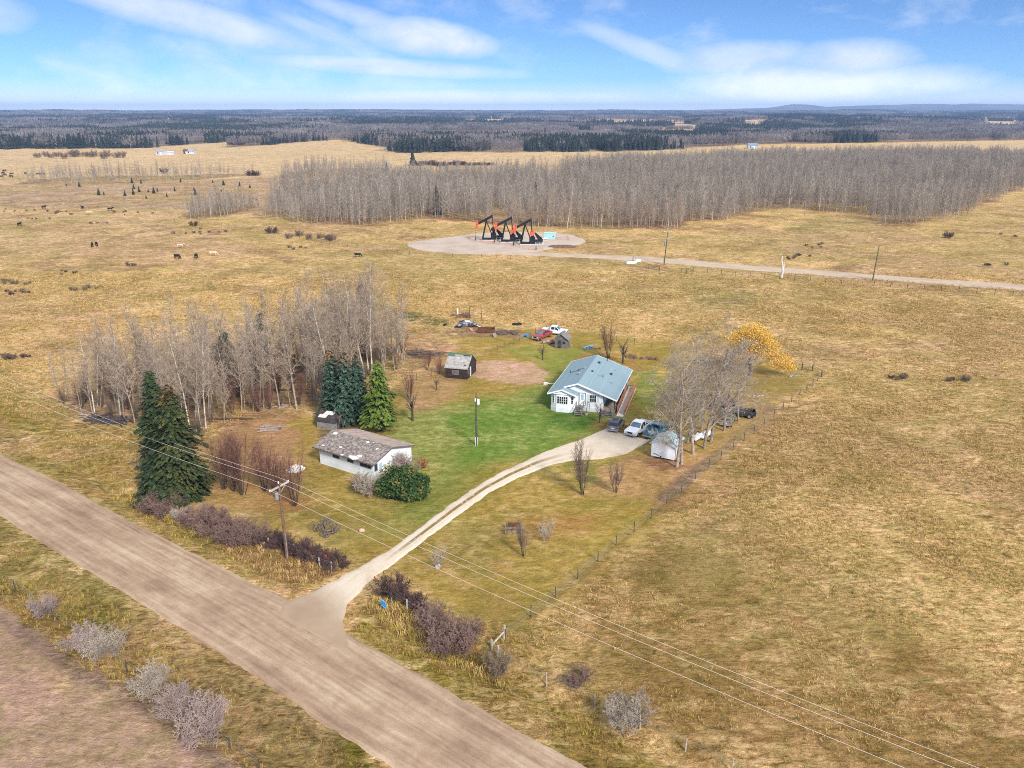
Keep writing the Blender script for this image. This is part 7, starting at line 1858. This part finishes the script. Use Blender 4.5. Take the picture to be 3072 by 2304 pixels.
MB().tube([(1.86, -.7, 1.15), (1.86, 0, 1.35), (1.86, .7, 1.15)], .06, 5).build('hoop', rust, t)
for (x, y, lb, mt) in ((640, 305, 'dark flat scrap panel left of the crushed car', black_metal), (690, 250, 'dark scrap sheet behind the crushed car', black_metal), (495, 283, 'small dark tyre lying left of the scrap heap', rubber), (790, 335, 'pinkish scrap sheet below the crushed car', rail_red), (860, 295, 'pale bent tin sheet right of the crushed car', tin_pale)):
    t = thing('scrap_panel', lb, 'scrap', _jz(x, y), x * .01); MB().add([(-.8, -.3, .05), (.7, -.4, .15), (.8, .4, .45), (-.7, .35, .3), (-.8, -.3, -.02), (.7, -.4, .05), (.8, .4, .35), (-.7, .35, .2)], [(0, 1, 2, 3), (7, 6, 5, 4), (0, 4, 5, 1), (1, 5, 6, 2), (2, 6, 7, 3), (3, 7, 4, 0)]).build('sheet', mt, t)
t = thing('wooden_steps', 'small pale wooden steps by the dark earth heap', 'steps', _jz(1045, 405), .5)
for k in range(3): MB().box(-.4, -.5 + .3 * k, 0, .4, -.2 + .3 * k, .25 * (k + 1)).build('step', log_grey, t)
t = thing('blue_barrel', 'blue plastic barrel lying by the rear fence', 'barrel', _jz(1408, 412), .4); MB().tube([(-.1, -.45, .36), (-.1, -.3, .38), (-.1, .3, .38), (-.1, .45, .36)], [.3, .36, .36, .3], 14).build('drum', M('barrel_blue', (60, 148, 184), (46, 130, 166), 2, .4), t); MB().tube([(-.1, -.02, .38), (-.1, .02, .38)], .375, 14).build('rib', M('barrel_blue', (60, 148, 184)), t)
sticks('lumber_pile', 'loose pale lumber and scrap left of the blue barrel', 'wood pile', _jz(1345, 400), 12, 2.6, .06, log_grey, 8, .5, .8, .3, .4, .5)
for i, (x, y, mt, lb) in enumerate(((1610, 478, log_grey, 'pale rolled bundle on the grass left of the weathered shack'), (1655, 462, M('pink_roll', (190, 110, 96), (160, 88, 78), 2, .9), 'reddish rolled bundle between the red pickup and the shack'), (1680, 482, log_grey, 'pale rolled bundle touching the weathered shack wall'))):
    t = thing('rolled_bundle', lb, 'bundle', _jz(x, y), .7); MB().tube([(-.9, 0, .3), (.9, 0, .3)], .3, 10).build('roll', mt, t); MB().tube([(-.05, 0, .3), (.05, 0, .3)], .315, 10).build('strap', post_d, t)
t = thing('rowing_boat', 'small pale blue boat lying on the grass right of the shack', 'boat', _jz(2090, 535), .75)
hull = MB(); sec = [(-1.4, .35, .32), (-.7, .5, .38), (0, .55, .38), (.8, .42, .4), (1.5, .05, .48)]
vs = []; fs = []
for x, w_, h_ in sec: vs += [(x, -w_, h_), (x, -w_ * .6, .04), (x, w_ * .6, .04), (x, w_, h_)]
for i in range(4):
    for k in range(3): fs.append((i * 4 + k, i * 4 + k + 1, i * 4 + k + 5, i * 4 + k + 4))
fs.append((0, 1, 2, 3)); hull.add(vs, fs); hull.build('hull', M('boat_blue', (136, 178, 204), (110, 156, 186), 2, .5), t)
MB().box(-.6, -.5, .25, -.35, .5, .3).build('thwart', M('boat_dark', (46, 70, 120), (36, 56, 98), 2, .6), t); MB().box(.3, -.48, .25, .55, .48, .3).build('thwart', M('boat_dark', (46, 70, 120)), t)
lumps('rubble_heap', 'small brown rubble heap beside the pale blue boat', 'rubble', _jz(2165, 540), 9, .9, .4, .28, dirt, 9)
t = thing('white_rock', 'white boulder at the foot of the small grey bush', 'rock', P(1314, 1703)); MB().lump((0, 0, .15), .32, .3, .3, random.Random(3), 10, 6, .15).build('stone', torn_white, t, True)
t = thing('pink_rock', 'pinkish boulder on the lawn right of the antique implement', 'rock', _mz(2015, 1010)); MB().lump((0, 0, .1), .4, .3, .28, random.Random(4), 10, 6, .2).build('stone', M('pink_stone', (206, 170, 148), (180, 142, 122), 3, .9), t, True)
t = thing('white_tarp_heap', 'white tarp covered heap behind the reddish clumps left of the derelict building', 'tarp heap', _mz(1190, 250), .5); MB().lump((0, 0, .1), 1.25, .95, .55, random.Random(7), 14, 6, .35).build('cover', torn_white, t)
t = thing('utility_box', 'white well cap and pipe at the left rear corner of the house', 'pipe', (ZP(1550, 950, 4.424)(385, 905)), -.2); MB().box(-.35, -.25, 0, .35, .25, .45).build('lid', torn_white, t); MB().tube([(.3, 0, .3), (1.6, .1, .3)], .08, 6).build('pipe', trim_white, t)
# ring of stones left by the mower
for (x, y, lb) in ((2265 / 1.0, 1188, 'faint pale pile of ash left of the corner brace'), (2397 - 10, 1128, 'grey ash heap near the far right corner of the yard')):
    lumps('ash_heap', lb, 'ash heap', P(x, y), 10, 1.3, .5, .25, M('ash', (190, 176, 168), (140, 122, 116), 3, 1), int(x))

# ------------------------------------------------------------------ cattle
def cow_mesh(seed, mat, graze):
    rnd = random.Random(seed); m_ = MB()
    m_.tube([(-1.05, 0, 1.05), (-.95, 0, 1.08), (-.5, 0, 1.02), (0, 0, .98), (.5, 0, 1.02), (.85, 0, 1.12), (1.0, 0, 1.15)], [.12, .3, .38, .42, .38, .33, .2], 10)
    if graze: m_.tube([(.85, 0, 1.15), (1.2, 0, .85), (1.4, 0, .5), (1.5, 0, .3), (1.58, 0, .12)], [.26, .2, .17, .14, .08], 8)
    else: m_.tube([(.85, 0, 1.15), (1.25, 0, 1.4), (1.5, 0, 1.38), (1.75, 0, 1.22)], [.26, .19, .16, .09], 8)
    hx, hz = (1.36, .52) if graze else (1.4, 1.48)
    for sd in (-1, 1): m_.tube([(hx, sd * .1, hz), (hx - .05, sd * .3, hz + .02)], [.05, .03], 5)
    for x, k in ((-.75, -1), (.7, 1)):
        for sd in (-1, 1): m_.tube([(x, sd * .2, .95), (x + k * .03, sd * .21, .5), (x - k * .02, sd * .21, 0)], [.14, .08, .06], 6)
    m_.tube([(-1.08, 0, 1.15), (-1.2, 0, .8), (-1.2, .02, .45)], [.04, .03, .04], 4)
    return m_.mesh('cow_body', mat, True)
cow_black = M('black_hide', (38, 34, 34), (28, 25, 26), 2, .8); cow_tan = M('pale_hide', (196, 164, 134), (214, 190, 166), 1, .8)
CB = [cow_mesh(1, cow_black, True), cow_mesh(2, cow_black, False)]; CT = [cow_mesh(3, cow_tan, True), cow_mesh(4, cow_tan, False)]
_cz = ZP(0, 500, 2.765)
COWS = [(365, 350, 0, 1.2, 'black cow standing alone at the far left of the upper pasture'), (687, 352, 0, 2.5, 'black cow between the far lone cow and the pale one'), (915, 366, 0, .2, 'black cow grazing right of the far pale cow'), (163, 492, 0, 1.5, 'black cow near the left edge seen from behind'),
        (767, 668, 0, 2.0, 'left cow of the pair of black cows in the middle pasture'), (803, 660, 0, -1.0, 'right cow of the pair of black cows in the middle pasture'), (1470, 762, 0, -.4, 'black cow nearest below the two pale cows'), (1628, 758, 0, 1.7, 'black cow between the pale cow and the nearest pale one'),
        (742, 398, 1, .4, 'far pale cow with a dark head among the black ones'), (1497, 674, 1, 0, 'long pale tan cow above the two near black ones'), (1768, 738, 1, .3, 'pale pinkish cow lying right of the near black cows')]
for (x, y, k, a, lb) in COWS:
    t = thing('cow', lb, 'cow', _cz(x, y), a, 'cattle on the pasture'); link('body', (CT if k else CB)[int(x) % 2], t); t.scale = (1.1,) * 3
t = thing('cow', 'lone black cow grazing left of the access road pad end', 'cow', P(1073, 771), .1, 'cattle on the pasture'); link('body', CB[0], t)
for (x, y) in ((40, 42), (8, 92), (42, 75), (95, 90), (100, 68), (213, 64), (318, 70), (352, 70), (-20, 60), (28, 60)):
    t = thing('cow', 'one of the tiny black cattle by the far left hedgerow', 'cow', _cz(x, y), x * .1, 'far cattle by the hedgerow'); link('body', CB[0], t); t.scale = (1.2,) * 3

# ------------------------------------------------------------------ far farm buildings
def farm(label, pt, W, Dp, h0, h1, wm, rm, rot=0, cat='building'):
    W *= .72; Dp *= .8; h0 *= .9; h1 *= .85
    h, rf, zf = gable_shed('farm_building', label, pt, rot, W, Dp, h0, h1, wm, rm, .4, 'x', cat=cat)
    fw = wall_frame((0, 0), (W, 0)); window(fw, W * .2, W * .2 + 1.4, 1, h0 - .7, h); m_ = MB(); wbox(m_, fw, W * .6, W * .6 + 1.2, -.02, .08, 0, h0 - .5); m_.build('door', trim_white, h)
pale_wall = M('far_pale_wall', (204, 206, 208), (184, 188, 192), .3, .7); far_roof = M('far_grey_roof', (150, 158, 168), (130, 138, 148), .3, .7)
farm('white house with a pale roof far left beside the dark evergreens', _z1(830, 428), 16, 10, 4, 7, pale_wall, pale_wall, 10)
farm('white barn leftmost of the farm group in the far field', _z1(1035, 475), 13, 9, 4, 6.5, pale_wall, far_roof, -10)
farm('low white building right of the barn in the far field', _z1(1075, 474), 18, 8, 3, 4.5, pale_wall, pale_wall, 5)
farm('dark doored white building at the right end of the far farm group', _z1(1238, 468), 12, 8, 3.5, 6, pale_wall, far_roof, 0)
farm('brown granary left of the rightmost white far farm building', _z1(1218, 468), 6, 6, 4, 6, shed_dark, rust, 0)
farm('long low far farmyard with white roofs beyond the far field', _z1(1705, 391), 60, 14, 4, 7, pale_wall, pale_wall, 0)
farm('blue roofed farmhouse beyond the right part of the wood', _z3(505, 404), 17, 11, 4.5, 8, pale_wall, M('sky_blue_roof', (120, 146, 170), (104, 130, 154), .3, .5), 0)

# ------------------------------------------------------------------ haze
def build_haze():
    m = bpy.data.materials.new('haze'); m.use_nodes = True
    nt = m.node_tree; nt.nodes.clear()
    out = nt.nodes.new('ShaderNodeOutputMaterial'); v = nt.nodes.new('ShaderNodeVolumePrincipled')
    v.inputs['Color'].default_value = HAZE_COL; v.inputs['Density'].default_value = HAZE_D
    v.inputs['Anisotropy'].default_value = 0.0
    nt.links.new(v.outputs[0], out.inputs['Volume'])
    o = MB().box(-16000, -200, -80, 16000, 16500, 185).build('haze', m)
    tag(o, 'thin blue air over the far land', kind='stuff')
HAZE_D = 9e-5
HAZE_COL = (0.42, 0.62, 1.0, 1.0)
build_haze()
